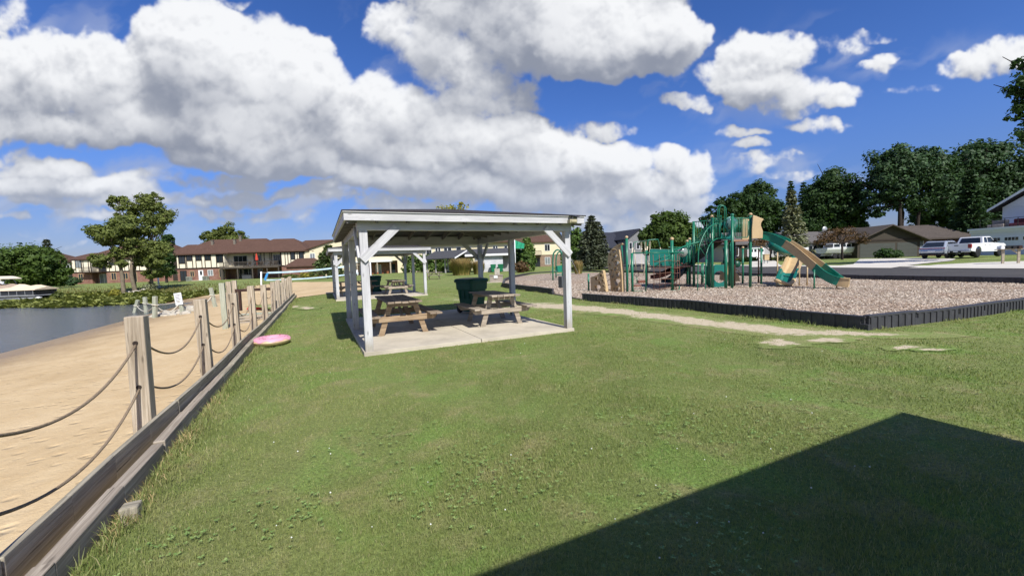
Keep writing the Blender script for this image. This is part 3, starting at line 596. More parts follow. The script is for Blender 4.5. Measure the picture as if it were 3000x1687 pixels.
# bare strip beside the playground border and worn patches ---------------------------
def ragged(P, amp, seed, per=14):
    rr = random.Random(seed); o = []; n = len(P); ph = [rr.random() * 6.28 for _ in range(5)]
    for i in range(n):
        a, b = Vector((*P[i], 0)), Vector((*P[(i + 1) % n], 0)); t = (b - a); L = t.length; t.normalize(); nn = Vector((t.y, -t.x, 0)); k = max(3, int(L * per))
        for j in range(k):
            s = L * j / k; q = a + t * s; w = sum(math.sin(s * f + ph[e] + i) * g for e, (f, g) in enumerate(((1.7, .5), (4.1, .4), (9.3, .25), (17, .2)))) * amp * .5 + rr.uniform(-.4, .4) * amp
            o.append((q.x + nn.x * w, q.y + nn.y * w))
    return o
pa = [G(1290, 872), G(1480, 884), G(1640, 889), G(1780, 900), G(2000, 925), G(2200, 948), G(2400, 966), G(2560, 974), G(2760, 978), G(2850, 985)]
pb = [G(1300, 879), G(1500, 898), G(1650, 909), G(1780, 920), G(2000, 948), G(2200, 976), G(2350, 985), G(2480, 986), G(2640, 990), G(2800, 990)]
PATH = [(p.x, p.y) for p in pa] + [(p.x, p.y) for p in pb[::-1]]
PATCH = [PATH]
n = NT('worn_turf'); tuv = n.n('ShaderNodeSeparateXYZ'); n.l(n.n('ShaderNodeTexCoord').outputs['UV'], tuv.inputs[0]); v = n.coord('World', (1, 1, .2))
f1 = n.noise(v, 1.7, 5, .65, .4); f2 = n.noise(n.coord('World', (1, 1, .2)), 7.5, 5, .7); g = n.noise(v, 40, 4, .7)
mk = n.math('ADD', n.math('ADD', n.math('MULTIPLY', f1, .9), n.math('MULTIPLY', f2, .55)), n.math('MULTIPLY', tuv.outputs[1], .62)); mk = n.mr(mk, .98, 1.10)
dc = n.ramp(f2, [(.3, (.40, .335, .225)), (.5, (.535, .46, .325)), (.72, (.60, .53, .39))]); dc = n.mix(n.mr(g, .35, .7, 0, .4), dc, (.28, .22, .14)); tc_ = n.mix(n.mr(g, .3, .62, .7, 0), lawn_col(n), (.06, .075, .025))
n.bump(g, .7, .02); WORN = n.fin(n.mix(mk, tc_, dc), .95, .12)
def worn_strip(name, A, B, lift):
    A, B = resamp(A, 90), resamp(B, 90); m = MB(); nv = 8; vs, fs, uvs = [], [], []
    for i, (a, b_) in enumerate(zip(A, B)):
        e = b_ - a; a2, b2 = a - e * .25, b_ + e * .25
        for k in range(nv + 1): q = a2.lerp(b2, k / nv); vs.append(Vector((q.x, q.y, lift)))
    w_ = lambda i, k: (i * .2, (1 - abs(2 * k / nv - 1)) * min(1, i / 12, (89 - i) / 10))
    for i in range(89):
        for k in range(nv): fs.append([i * (nv + 1) + k, i * (nv + 1) + k + 1, (i + 1) * (nv + 1) + k + 1, (i + 1) * (nv + 1) + k]); uvs.append([w_(i, k), w_(i, k + 1), w_(i + 1, k + 1), w_(i + 1, k)])
    m.faces(vs, fs, uvs); o = m.build(name, WORN); o['kind'] = 'structure'
    if o.data.polygons[0].normal.z < 0: o.data.flip_normals()
worn_strip('dirt_path', pa, pb, .008)
for j, (x0, x1, y, hh) in enumerate(((2225, 2362, 1004, 10), (2352, 2480, 998, 7), (2600, 2700, 1020, 5), (1375, 1480, 905, 3), (2690, 2770, 1026, 4), (760, 900, 899, 4), (870, 930, 903, 3), (1355, 1430, 866, 3))):
    a, b_ = G(x0, y), G(x1, y); c = (a + b_) / 2; ex_ = (b_ - a) / 2; ey_ = (G((x0 + x1) / 2, y - hh) - G((x0 + x1) / 2, y + hh)) / 2; k_ = 1.05; lf_ = .010 + .0016 * j; rj = random.Random(j); pj = [rj.random() * 6 for _ in range(3)]
    m = MB(); N_ = 40; wj = lambda t_: 1.5 + .25 * math.sin(2 * t_ + pj[0]) + .2 * math.sin(5 * t_ + pj[1]) + .12 * math.sin(9 * t_ + pj[2]); rim = [c + (ex_ * math.cos(t_) + ey_ * math.sin(t_)) * wj(t_) for t_ in [2 * math.pi * q / N_ for q in range(N_)]]
    for q in range(N_): m.poly([Vector((c.x, c.y, lf_)), Vector((rim[q].x, rim[q].y, lf_)), Vector((rim[(q + 1) % N_].x, rim[(q + 1) % N_].y, lf_))], [(0, k_), (0, 0), (0, 0)])
    o = m.build('bare_patch', WORN); o['kind'] = 'structure'
    if o.data.polygons[0].normal.z < 0: o.data.flip_normals()
    PATCH.append([(c.x + (p.x - c.x) * .62, c.y + (p.y - c.y) * .62) for p in rim[::2]])
# ------------------------------------------------------------------ turf blades
def turf_blades(name, N, rmin, rmax, azs, hs, ws, mat, extra=None, avoid=True, bend=.6):
    r = np.exp(RNG.uniform(math.log(rmin), math.log(rmax), N)); az = RNG.uniform(R(-azs), R(azs), N); x = r * np.sin(az); y = r * np.cos(az)
    return blades_at(name, x, y, hs, ws, mat, avoid, bend)
def blades_at(name, x, y, hs, ws, mat, avoid=True, bend=.6, wk=.0010):
    keep = np.ones(len(x), bool)
    if avoid:
        s, t = st_of(x, y); keep &= s < .04 + .05 * np.sin(t * 3.1)
        keep &= poly_sd(MULCH, x, y) < -.12 + RNG.uniform(-.05, .05, len(x)); keep &= poly_sd(ROAD_N + ROAD_F[::-1], x, y) < -.1
        for o in SH_O[:2]: keep &= poly_sd(slab_poly(o), x, y) < .015
        for i, P in enumerate(PATCH):
            keep &= (poly_sd(P, x, y) < RNG.normal(0.0, .16, len(x)) * (1 if i == 0 else .5)) | (RNG.rand(len(x)) < .07)
        keep &= poly_sd(BEACH, x, y) < .03
    x, y = x[keep], y[keep]; N = len(x); r = np.hypot(x, y)
    tall = 1 + .38 * np.sin(x * 1.9 + np.sin(y * 1.3) * 2) * np.sin(y * 1.6 + x * .5)
    h = hs * RNG.uniform(.45, 1.25, N) * tall; w = (ws + wk * np.maximum(r - 1.5, 0)) * RNG.uniform(.7, 1.3, N)
    a = RNG.uniform(0, 6.283, N); ln = RNG.uniform(.15, 1., N) * bend; la = RNG.uniform(0, 6.283, N)
    z0 = hgt(x, y) - .006; ca, sa = np.cos(a) * w / 2, np.sin(a) * w / 2; dx, dy = np.cos(la) * ln * h, np.sin(la) * ln * h
    Vv = np.zeros((N, 5, 3), np.float32)
    for k, (hf, bf, wf) in enumerate(((0, 0, 1), (0, 0, -1), (.55, .35, -.8), (.55, .35, .8), (1, 1, 0))):
        Vv[:, k, 0] = x + ca * wf + dx * bf; Vv[:, k, 1] = y + sa * wf + dy * bf; Vv[:, k, 2] = z0 + h * hf * np.sqrt(np.maximum(.15, 1 - (ln * bf * .8) ** 2))
    o = bulk(name, Vv, 5, mat, None, [(0, 1, 2, 3), (3, 2, 4)], 'stuff'); return o
turf_blades('lawn_grass', 850000, .95, 30, 74, .030, .0020, BLADE)
# longer tufts hugging the timbers, the border and the slab
ex, ey = [], []
for _ in range(9000):
    t = random.uniform(-3.5, 21); p = ST(random.gauss(-.04, .05), t); ex.append(p.x); ey.append(p.y)
ring = [Vector((*p, 0)) for p in MULCH[15:] + MULCH[:4]]
for a, b in zip(ring, ring[1:]):
    for _ in range(int((b - a).length * 90)):
        q = a.lerp(b, random.random()); t = (b - a).normalized(); nn = Vector((t.y, -t.x, 0)); q = q + nn * abs(random.gauss(.14, .08)); cl = math.sin(q.x * 2.1 + q.y * 1.4) + math.sin(q.x * 5.3)
        if cl > .35: ex.append(q.x); ey.append(q.y)
keepx = np.array(ex); keepy = np.array(ey)
blades_at('edge_grass', keepx, keepy, .085, .0035, BLADE, False, .8, .0006)
n = NT('straw_grass'); isl = n.n('ShaderNodeNewGeometry').outputs['Random Per Island']; STRAW = n.fin(n.ramp(isl, [(0, (.30, .22, .10)), (.6, (.44, .34, .17)), (1, (.16, .17, .05))]), .8, .2)
ex, ey = [], []
for (t0, n_, sp_) in ((-.95, 260, .16), (.35, 240, .16), (-.35, 120, .25), (1.6, 160, .3), (3.2, 200, .5), (-1.9, 160, .3)):
    for _ in range(n_): p = ST(random.gauss(-.02, .05), t0 + random.gauss(0, sp_)); ex.append(p.x); ey.append(p.y)
blades_at('dry_grass', np.array(ex), np.array(ey), .07, .0035, STRAW, False, 1.4, .0006)
# clover clumps: three round leaflets each, and their white flower heads
n = NT('clover_leaf'); isl = n.n('ShaderNodeNewGeometry').outputs['Random Per Island']; CLOV = n.fin(n.ramp(isl, [(0, (.12, .21, .05)), (.6, (.19, .29, .08)), (1, (.26, .35, .11))]), .6, .3)
cx, cy = [], []
for (px, py, rad, k) in ((1440, 1370, .42, 1700), (1385, 1445, .3, 900), (1960, 1245, .42, 1300), (2280, 1240, .5, 1300), (1960, 1520, .3, 900), (830, 1510, .22, 700), (520, 1610, .14, 450), (2100, 1620, .2, 600), (1120, 1275, .3, 600), (2420, 1150, .6, 900), (1240, 1040, .5, 500), (1800, 1100, .6, 600)):
    c = G(px, py)
    for _ in range(int(k * .07)): cx.append(c.x + random.gauss(0, rad * 1.0)); cy.append(c.y + random.gauss(0, rad * .8))
cx, cy = np.array(cx), np.array(cy); N = len(cx); Vv = np.zeros((N, 12, 3), np.float32); a0 = RNG.uniform(0, 6.28, N); hz = RNG.uniform(.018, .042, N); sz = RNG.uniform(.005, .009, N) * (1 + .12 * np.hypot(cx, cy))
for k in range(3):
    a = a0 + k * 2.094; ux, uy = np.cos(a), np.sin(a)
    for j, (f, g, q) in enumerate(((0, 0, 0), (1., .7, .15), (1.7, 0, .3), (1., -.7, .15))):
        Vv[:, k * 4 + j, 0] = cx + (ux * f - uy * g) * sz; Vv[:, k * 4 + j, 1] = cy + (uy * f + ux * g) * sz; Vv[:, k * 4 + j, 2] = hgt(cx, cy) + hz + q * sz
bulk('clover', Vv, 12, CLOV, None, [(0, 1, 2, 3), (4, 5, 6, 7), (8, 9, 10, 11)], 'stuff')
fx = []
for _ in range(60):
    r_ = math.exp(random.uniform(math.log(1.6), math.log(14))); a = random.uniform(-.75, .75); x, y = r_ * math.sin(a), r_ * math.cos(a)
    if st_of(x, y)[0] < -.1 and poly_sd(MULCH, x, y) < -.6 and poly_sd(slab_poly(SH_O[0]), x, y) < -.05: fx.append((x, y))
Vv = np.zeros((len(fx), 6, 3), np.float32)
for i, (x, y) in enumerate(fx):
    s = random.uniform(.003, .007) + .0004 * math.hypot(x, y)
    for j, d in enumerate(((1, 0, 0), (0, 1, 0), (-1, 0, 0), (0, -1, 0), (0, 0, 1), (0, 0, -.8))): Vv[i, j] = (x + d[0] * s, y + d[1] * s, H(x, y) + .055 + d[2] * s)
bulk('clover_flowers', Vv, 6, plain('clover_flower', (.72, .74, .66), .8, .15), None, [(0, 1, 4), (1, 2, 4), (2, 3, 4), (3, 0, 4), (1, 0, 5), (2, 1, 5), (3, 2, 5), (0, 3, 5)], 'stuff')
# wood chips lying on the mulch
N = 260000; r_ = np.exp(RNG.uniform(math.log(8.2), math.log(34), N)); a = RNG.uniform(R(-8), R(66), N); x, y = r_ * np.sin(a), r_ * np.cos(a); k = poly_sd(MULCH, x, y) > .08; x, y = x[k], y[k]; N = len(x)
L = RNG.uniform(.018, .05, N) * (1 + .007 * np.hypot(x, y)); wd = L * RNG.uniform(.25, .6, N); a = RNG.uniform(0, 6.28, N); ti = RNG.normal(0, .28, N); tj = RNG.normal(0, .35, N); z = .052 + RNG.uniform(.0, .03, N); Vv = np.zeros((N, 4, 3), np.float32)
for j, (p, q) in enumerate(((-1, -1), (1, -1), (1, 1), (-1, 1))):
    Vv[:, j, 0] = x + np.cos(a) * p * L / 2 - np.sin(a) * q * wd / 2; Vv[:, j, 1] = y + np.sin(a) * p * L / 2 + np.cos(a) * q * wd / 2; Vv[:, j, 2] = z + p * L / 2 * ti + q * wd / 2 * tj
bulk('wood_chips', Vv, 4, CHIP, None, None, 'stuff')
# ------------------------------------------------------------------ helpers on the terrain
def GH(px, py):                           # spot of the terrain seen at a measured place
    d = ray(px, py); s = 1.2
    while s < 400:
        p = CAM + d * s
        if p.z < H(p.x, p.y): break
        s *= 1.01
    a, b = s / 1.02, s
    for _ in range(18):
        m_ = (a + b) / 2; p = CAM + d * m_
        if p.z < H(p.x, p.y): b = m_
        else: a = m_
    return CAM + d * b
def on(x, y, lift=0.): return Vector((x, y, H(x, y) + lift))
RZ = math.atan2(U.y, U.x)
# ------------------------------------------------------------------ picnic shelter
def make_shelter(o, label):
    t = thing('picnic_shelter', label, 'picnic shelter', o, RZ, 'white open picnic shelters in a row')
    B = lambda m, n, mat, par=None, bev=.004: m.build(n, mat, par or t, bevel=bev, world=False)
    W, Lh = SW, SL
    for x in (0, W - SP):
        for y in (0, SM - SP / 2, Lh - SP):
            m = MB(); m.beam((x + SP / 2, y + SP / 2, -.02), (x + SP / 2, y + SP / 2, 2.268), SP, SP, (0, 1, 0)); B(m, 'post', W_WHITE, bev=.006)
    for y in (SP / 2, Lh - SP / 2): m = MB(); m.beam((-.03, y, 2.40), (W + .03, y, 2.40), .15, .264); B(m, 'beam', W_WHITE)
    for x in (SP / 2, W - SP / 2): m = MB(); m.beam((x, SP + .01, 2.398), (x, Lh - SP - .01, 2.398), .144, .258); B(m, 'beam', W_WHITE)
    for cx, sx in ((0, 1), (W, -1)):
        for cy, sy in ((0, 1), (Lh, -1)):
            m = MB(); m.beam((cx + sx * .03, cy - sy * .023, 1.73), (cx + sx * .66, cy - sy * .023, 2.33), .044, .14); B(m, 'brace', W_WHITE, bev=.003)
            m = MB(); m.beam((cx - sx * .023, cy + sy * .03, 1.73), (cx - sx * .023, cy + sy * .66, 2.33), .044, .14); B(m, 'brace', W_WHITE, bev=.003)
    x0, x1, y0, y1 = -.25, W + .25, -.19, Lh + .19; rz_, ze = 3.0, 2.575; run = (x1 - x0) / 2; xm = (x0 + x1) / 2
    for p, q in (((x0, y0), (x1, y0)), ((x0, y1), (x1, y1))): m = MB(); m.beam((p[0], p[1] + (.02 if p[1] < 1 else -.02), 2.488), (q[0], q[1] + (.02 if p[1] < 1 else -.02), 2.488), .04, .142); B(m, 'fascia', W_WHITE)
    for x in (x0 + .02, x1 - .02): m = MB(); m.beam((x, y0 + .042, 2.488), (x, y1 - .042, 2.488), .04, .142); B(m, 'fascia', W_WHITE)
    m = MB(); e = .014
    for p, q in (((x0 - e, y0), (x1 + e, y0)), ((x0 - e, y1), (x1 + e, y1))): m.beam((p[0], p[1], 2.577), (q[0], q[1], 2.577), .05, .032)
    for x in (x0, x1): m.beam((x, y0 + .03, 2.577), (x, y1 - .03, 2.577), .05, .0315)
    B(m, 'drip_edge', WHITE, bev=0)
    k = .03; A, Bq = Vector((xm, y0 + run, rz_)), Vector((xm, y1 - run, rz_)); c = [Vector((x0 - k, y0 - k, ze + .02)), Vector((x1 + k, y0 - k, ze + .02)), Vector((x1 + k, y1 + k, ze + .02)), Vector((x0 - k, y1 + k, ze + .02))]
    m = MB()
    for f in ((c[0], c[1], A), (c[1], c[2], Bq, A), (c[2], c[3], Bq), (c[3], c[0], A, Bq)): m.poly(f)
    dn = Vector((0, 0, -.022)); n0 = len(m.v)
    for i in range(4): m.poly((c[i], c[(i + 1) % 4], c[(i + 1) % 4] + dn, c[i] + dn))
    rf = B(m, 'roof', SH_DARK, bev=0)
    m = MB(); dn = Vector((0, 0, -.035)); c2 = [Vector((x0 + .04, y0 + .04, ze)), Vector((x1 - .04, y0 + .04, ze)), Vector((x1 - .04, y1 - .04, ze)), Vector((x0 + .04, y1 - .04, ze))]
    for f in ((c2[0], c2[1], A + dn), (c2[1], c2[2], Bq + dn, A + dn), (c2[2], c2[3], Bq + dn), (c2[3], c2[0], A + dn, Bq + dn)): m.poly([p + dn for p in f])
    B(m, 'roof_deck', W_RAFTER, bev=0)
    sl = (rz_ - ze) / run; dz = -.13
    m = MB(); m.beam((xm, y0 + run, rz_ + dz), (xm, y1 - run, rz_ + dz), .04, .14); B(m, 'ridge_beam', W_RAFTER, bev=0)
    y = y0 + .35
    while y < y1 - .3:
        for sx, xe in ((1, x0 + .045), (-1, x1 - .045)):
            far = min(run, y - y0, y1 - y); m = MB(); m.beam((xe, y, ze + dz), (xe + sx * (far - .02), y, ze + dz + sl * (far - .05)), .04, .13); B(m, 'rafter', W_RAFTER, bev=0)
        y += .56
    for i in range(1, 9):
        x = x0 + i * (x1 - x0) / 9
        for sy, ye in ((1, y0 + .045), (-1, y1 - .045)):
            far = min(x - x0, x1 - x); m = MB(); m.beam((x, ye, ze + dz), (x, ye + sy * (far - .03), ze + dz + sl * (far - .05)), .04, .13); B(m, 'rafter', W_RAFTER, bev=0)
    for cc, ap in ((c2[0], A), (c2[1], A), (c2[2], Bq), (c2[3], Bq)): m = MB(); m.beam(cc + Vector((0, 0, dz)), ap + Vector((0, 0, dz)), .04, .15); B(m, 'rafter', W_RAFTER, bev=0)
    return t
SHELT = make_shelter(SH_O[0], 'nearest white picnic shelter with two tables and a low dark hip roof')
dup(SHELT, SH_O[1], RZ, 'smaller looking white picnic shelter further along the beach, behind the nearest one')
_sh = G(2644, 1211) - G(2557, 1175)
SH_O[2] = SH_O[2] + Vector((_sh.x, _sh.y, 0))
dup(SHELT, SH_O[2], RZ, 'white picnic shelter beside the photographer whose roof shadow falls on the lawn')
for o in SH_O:
    m = MB(); fr = (o, U, V, Z); hw = SW / 2
    for a, b in ((-.03, hw - .007), (hw + .007, SW + .03)):
        for c_, d_ in ((-.03, 2.79), (2.80, SL + .03)): m.box(a, b, c_, d_, -.15, .07, fr)
    m.build('concrete_pad', CONC, bevel=.006)['kind'] = 'structure'
# fittings on the near shelter
fr = (SH_O[0], U, V, Z)
def LP(u, v, z): return SH_O[0] + U * u + V * v + Z * z
t = thing('solar_light', 'small solar light with tilted panel on the shelter fascia', 'light', LP(4.36, -.20, 2.42), RZ)
m = MB(); m.box(-.09, .09, -.1, 0, 0, .075); m.box(-.07, .07, -.12, -.1, .01, .06); m.build('lamp_body', plain('tan_lamp_housing', (.42, .38, .25), .5, .3, 9), t, bevel=.006, world=False)
m = MB(); m.beam((0, -.04, .075), (.02, -.05, .15), .03, .02); m.build('bracket', STEEL, t, world=False)
m = MB(); m.beam((-.07, -.06, .16), (.17, -.05, .115), .17, .012); m.build('solar_panel', plain('solar_cell', (.05, .05, .075), .15, .2, 9, .8), t, world=False)
t = thing('electrical_box', 'grey metal electrical box on the right front shelter post', 'box', LP(4.43, .14, .99), RZ)
m = MB(); m.box(-.13, -.0, .0, .16, 0, .26); m.build('box_body', plain('grey_box_metal', (.13, .14, .16), .5, .2), t, bevel=.008, world=False)
m = MB(); m.box(-.12, -.01, -.012, .0, .02, .24); m.build('box_door', plain('grey_box_metal2', (.16, .17, .19), .5, .2), t, bevel=.004, world=False)
# ------------------------------------------------------------------ picnic tables
def make_table(L, loc, rz, label, mat, group, foot=None):
    t = thing('picnic_table', label, 'picnic table', loc, rz, group); B = lambda m, n, mt=mat, b=.005: m.build(n, mt, t, bevel=b, world=False)
    for i in range(5):
        x = -.30 + .15 * i; m = MB(); zz = .745 + random.uniform(-.004, .004); m.beam((x, -L / 2 + random.uniform(-.01, .01), zz), (x, L / 2 + random.uniform(-.01, .01), zz + random.uniform(-.004, .004)), .138, .04); B(m, 'top_plank')
    for sx in (-1, 1):
        for k in (0, 1): m = MB(); m.beam((sx * (.60 + .142 * k), -L / 2 - .02, .455), (sx * (.60 + .142 * k), L / 2, .455), .135, .04); B(m, 'bench_plank')
    ye = L / 2 - .38
    for sy in (-1, 1):
        y = sy * ye
        for sx in (-1, 1):
            m = MB(); m.prism([[(sx * .20, .724), (sx * .325, .724), (sx * .56, 0), (sx * .435, 0)]], (0, y + sy * .022 - .02, 0), (1, 0, 0), (0, 0, 1), -.04); B(m, 'leg', foot or mat)
        m = MB(); m.prism([[(-.78, .434), (.78, .434), (.78, .40), (.70, .305), (-.70, .305), (-.78, .40)]], (0, y + sy * .022 + sy * .042 - .02, 0), (1, 0, 0), (0, 0, 1), -.04); B(m, 'bench_support', foot or mat)
        m = MB(); m.prism([[(-.36, .724), (.36, .724), (.36, .69), (.29, .63), (-.29, .63), (-.36, .69)]], (0, y + sy * .022 + sy * .042 - .02, 0), (1, 0, 0), (0, 0, 1), -.04); B(m, 'top_cleat')
        m = MB(); m.beam((0, y - sy * .02, .36), (0, sy * .12, .70), .04, .09); B(m, 'brace')
    return t
TG = 'wooden picnic tables'
def tloc(o, u, v, z=.07): return o + U * u + V * v + Z * z
T1 = make_table(2.3, tloc(SH_O[0], .98, 2.4), RZ, 'long brown picnic table at the left inside the nearest shelter', W_TABLE, TG, W_TAN)
T2 = make_table(1.83, tloc(SH_O[0], 3.36, 2.0), RZ - R(2), 'shorter grey picnic table in front of the green cart in the nearest shelter', W_GREY, TG)
dup(T2, tloc(SH_O[1], 3.2, 2.2), RZ + R(3), 'picnic table at the right inside the further shelter')
dup(T1, tloc(SH_O[1], 1.15, 3.3), RZ + R(92), 'dark picnic table standing crosswise inside the further shelter')
p = GH(1272, 818); dup(T2, on(p.x, p.y), R(96), 'lone picnic table out on the mown lawn before the small dark roofed shelter')
# ------------------------------------------------------------------ wheeled trash carts
def rrect(w, d, r, z, cx=0, cy=0, n=4):
    o = []
    for qx, qy, a0 in ((1, 1, 0), (-1, 1, 90), (-1, -1, 180), (1, -1, 270)):
        for k in range(n + 1): a = R(a0 + 90 * k / n); o.append(Vector((cx + qx * (w / 2 - r) + r * math.cos(a), cy + qy * (d / 2 - r) + r * math.sin(a), z)))
    return o
def loft(m, rings, cap=True):
    n = len(rings[0]); b = len(m.v)
    for r_ in rings: m.v += r_
    for i in range(len(rings) - 1):
        for k in range(n): q = (k + 1) % n; m.f.append([b + i * n + k, b + i * n + q, b + (i + 1) * n + q, b + (i + 1) * n + k]); m.uv.append(None); m.mi.append(0)
    if cap:
        m.f.append([b + k for k in range(n)][::-1]); m.f.append([b + (len(rings) - 1) * n + k for k in range(n)]); m.uv += [None, None]; m.mi += [0, 0]
    return m
def make_cart(loc, rz, label, mat, sc=1.0, group='wheeled green trash carts'):
    t = thing('trash_cart', label, 'trash cart', loc, rz, group); B = lambda m, n, mt=mat, b=.0, sm=False: m.build(n, mt, t, bevel=b, world=False, smooth=sm)
    q = lambda w, d, r, z, cy=0: rrect(w * sc, d * sc, r * sc, z * sc, 0, cy * sc)
    B(loft(MB(), [q(.50, .54, .06, .06), q(.56, .62, .06, .42), q(.60, .68, .06, .70), q(.66, .74, .07, .715), q(.68, .78, .07, .93), q(.72, .82, .08, .94), q(.72, .82, .08, .975)]), 'cart_body', b=.006)
    B(loft(MB(), [q(.75, .86, .08, .978), q(.76, .87, .08, 1.0), q(.70, .80, .10, 1.045), q(.5, .6, .12, 1.065)]), 'lid', b=.005)
    m = MB(); m.tube([Vector((x, .47, z)) * sc for x, z in ((-.28, .93), (-.28, .97), (.28, .97), (.28, .93))], .018 * sc, 6); B(m, 'handle')
    for sx in (-1, 1): m = MB(); m.lathe([(.0, -.03 * sc), (.12 * sc, -.03 * sc), (.13 * sc, 0), (.12 * sc, .03 * sc), (0, .03 * sc)], Vector((sx * .27, .27, .13)) * sc, 14, (Vector((0, 1, 0)), Vector((0, 0, 1)), Vector((1, 0, 0)))); B(m, 'wheel', BLACK, sm=True)
    m = MB()
    for sx in (-1, 1):
        for y in (-.2, 0, .2): m.box(sx * .305 * sc - .012, sx * .305 * sc + .012, (y - .02) * sc, (y + .02) * sc, .45 * sc, .7 * sc)
    B(m, 'rib')
    return t
C1 = make_cart(tloc(SH_O[0], 3.62, 4.35), RZ + R(20), 'large dark green wheeled cart behind the table in the nearest shelter', BIN_G, 1.03)
dup(C1, tloc(SH_O[1], 2.35, 5.3, -.02), RZ + R(200), 'dark green wheeled cart behind the tables of the further shelter')
# ------------------------------------------------------------------ shore timbers and rope fence
tw = thing('timber_edging', 'weathered grey board and timber edging between lawn and sand', 'edging', ST(.05, -2, 0))
def bs(t): return .165 + .125 * float(1 - sstep(-.4, 1.6, t)) + wav(t)
def bz(t): return .13 - .062 * float(1 - sstep(-.4, 1.6, t))
def wav(t): return .012 * math.sin(t * 1.3) + .03 * math.exp(-((t - 4.6) / 1.6) ** 2)
for i, (a, b) in enumerate(((-4.6, -1.52), (-1.5, 1.02), (1.04, 4.1), (4.12, 7.2), (7.22, 10.2), (10.22, 13.3), (13.32, 16.4), (16.42, 19.5), (19.52, 22.7))):
    m = MB(); P = [a + (b - a) * k / 4 for k in range(5)]; 
    for p, q in zip(P, P[1:]): m.beam(ST(bs(p), p - .002, bz(p)), ST(bs(q), q + .002, bz(q)), .04, .24)
    m.build('upper_board', W_BOARD, tw, bevel=.006)
for i, (a, b) in enumerate(((-4.6, -2.42), (-2.4, .04), (.08, 2.5), (2.52, 4.95), (4.97, 7.4), (7.42, 9.85), (9.87, 12.3), (12.32, 14.7), (14.72, 17.2), (17.22, 19.9), (19.92, 22.6))):
    m = MB(); P = [a + (b - a) * k / 3 for k in range(4)]
    for p, q in zip(P, P[1:]): m.beam(ST(.085 + .6 * wav(p), p - .002, .035), ST(.085 + .6 * wav(q), q + .002, .035 + random.uniform(-.01, .01)), .085, .2)
    m.build('lower_timber', W_BOARD if i not in (1, 2) else W_GREY, tw, bevel=.008)
m = MB(); p = ST(-.05, -.95, 0); m.beam(p + Vector((0, 0, -.1)), p + Vector((.0, 0, .075)), .1, .1, V); m.build('stake', W_BOARD, tw, bevel=.012)
tf = thing('rope_fence', 'beach fence of square weathered posts joined by two sagging ropes', 'fence', ST(.27, 0, 0))
FT = [-1.85 + 2.42 * k for k in range(11)]; top = []
for i, t_ in enumerate(FT):
    m = MB(); lean = NL * random.uniform(-.03, .02) + V * random.uniform(-.03, .03); zt = 1.21 + random.uniform(-.05, .05) * (i > 2); p0 = ST(.33, t_, -.3)
    m.beam(p0, p0 + lean + Z * (zt + .3), .145, .14, V); m.build('post', W_POST, tf, bevel=.008, seg=2); top.append((p0, lean, zt))
    if i in (1, 2, 3):
        for zh in (.96, .54): q = p0 + lean * ((zh + .3) / 1.51) + Z * (zh + .3); m = MB(); m.lathe([(.0, 0), (.021, 0), (.021, .006), (0, .006)], q - V * .0705, 10, (NL, Z, -V)); m.build('rope_hole', TIMB, tf)
for i in range(len(FT) - 1):
    for zh, sag in ((.96, .34), (.54, .31)):
        a = top[i]; b = top[i + 1]; A = a[0] + a[1] * ((zh + .3) / 1.54) + Z * (zh + .3) + V * .065; Bq = b[0] + b[1] * ((zh + .3) / 1.54) + Z * (zh + .3 - .02) - V * .07; sg = sag * random.uniform(.8, 1.1)
        n = 22; pts = [A.lerp(Bq, k / n) - Z * (sg * 4 * (k / n) * (1 - k / n)) for k in range(n + 1)]
        if zh > .9 and i < 4: pts = pts
        m = MB(); m.tube(pts, .0105, 8); m.build('rope', ROPE, tf, smooth=True)
# end panel: slats of the far end of the fence
for i, t_ in enumerate([x * .98 + 13.4 for x in range(10)]):
    m = MB(); p0 = ST(.27 + random.uniform(-.02, .05), t_ + random.uniform(-.15, .15), -.3); m.beam(p0, p0 + NL * random.uniform(-.05, .05) + Z * (1.3 + random.uniform(-.1, .25)), .14, .12, V); m.build('post', W_POST, tf, bevel=.006)
# beach steps with newel posts
tb = thing('beach_steps', 'wooden steps with tall posts leading down to the beach', 'steps', ST(1.2, 10.6, -.1))
for i in range(7):
    t_ = 12.75 - .36 * i; z = .06 - .06 * i; m = MB(); m.beam(ST(.42, t_, z), ST(1.38, t_, z), .3, .05); m.build('tread', W_PALE if i == 0 else W_POST, tb, bevel=.005)
for s in (.45, 1.36): m = MB(); m.beam(ST(s, 13.0, -.02), ST(s, 10.4, -.42), .05, .2); m.build('stringer', W_DECK, tb)
for s, t_, zt, mt in ((1.46, 10.7, 1.27, W_PALE), (1.46, 11.7, 1.28, W_POST), (1.5, 12.95, 1.29, W_POST)):
    m = MB(); m.beam(ST(s, t_, -.6), ST(s + .02, t_, zt), .14, .14, V); m.build('post', mt, tb, bevel=.008)
m = MB(); m.beam(ST(1.5, 12.86, .93), ST(.36, 12.86, .93), .04, .1); m.build('rail', DKBROWN, tb)
m = MB(); m.beam(ST(1.36, 12.84, .9), ST(1.36, 12.84, .2), .07, .07); m.build('rail_support', DKBROWN, tb)
p = GH(762, 908); m = MB(); fr_ = (on(p.x, p.y, .05), Vector((.98, .2, 0)), Vector((-.2, .98, 0)), Z)
m.prism([[(-.5, -.12), (.45, -.17), (.55, 0), (.45, .17), (-.5, .12)]], fr_[0], fr_[1], fr_[2], .06); m.box(-.45, .42, -.15, -.11, .06, .12, fr_); m.box(-.45, .42, .11, .15, .06, .12, fr_)
tag(m.build('beach_sled', RED, bevel=.015), 'flat red plastic sled lying on the sand behind the fence posts', 'sled')
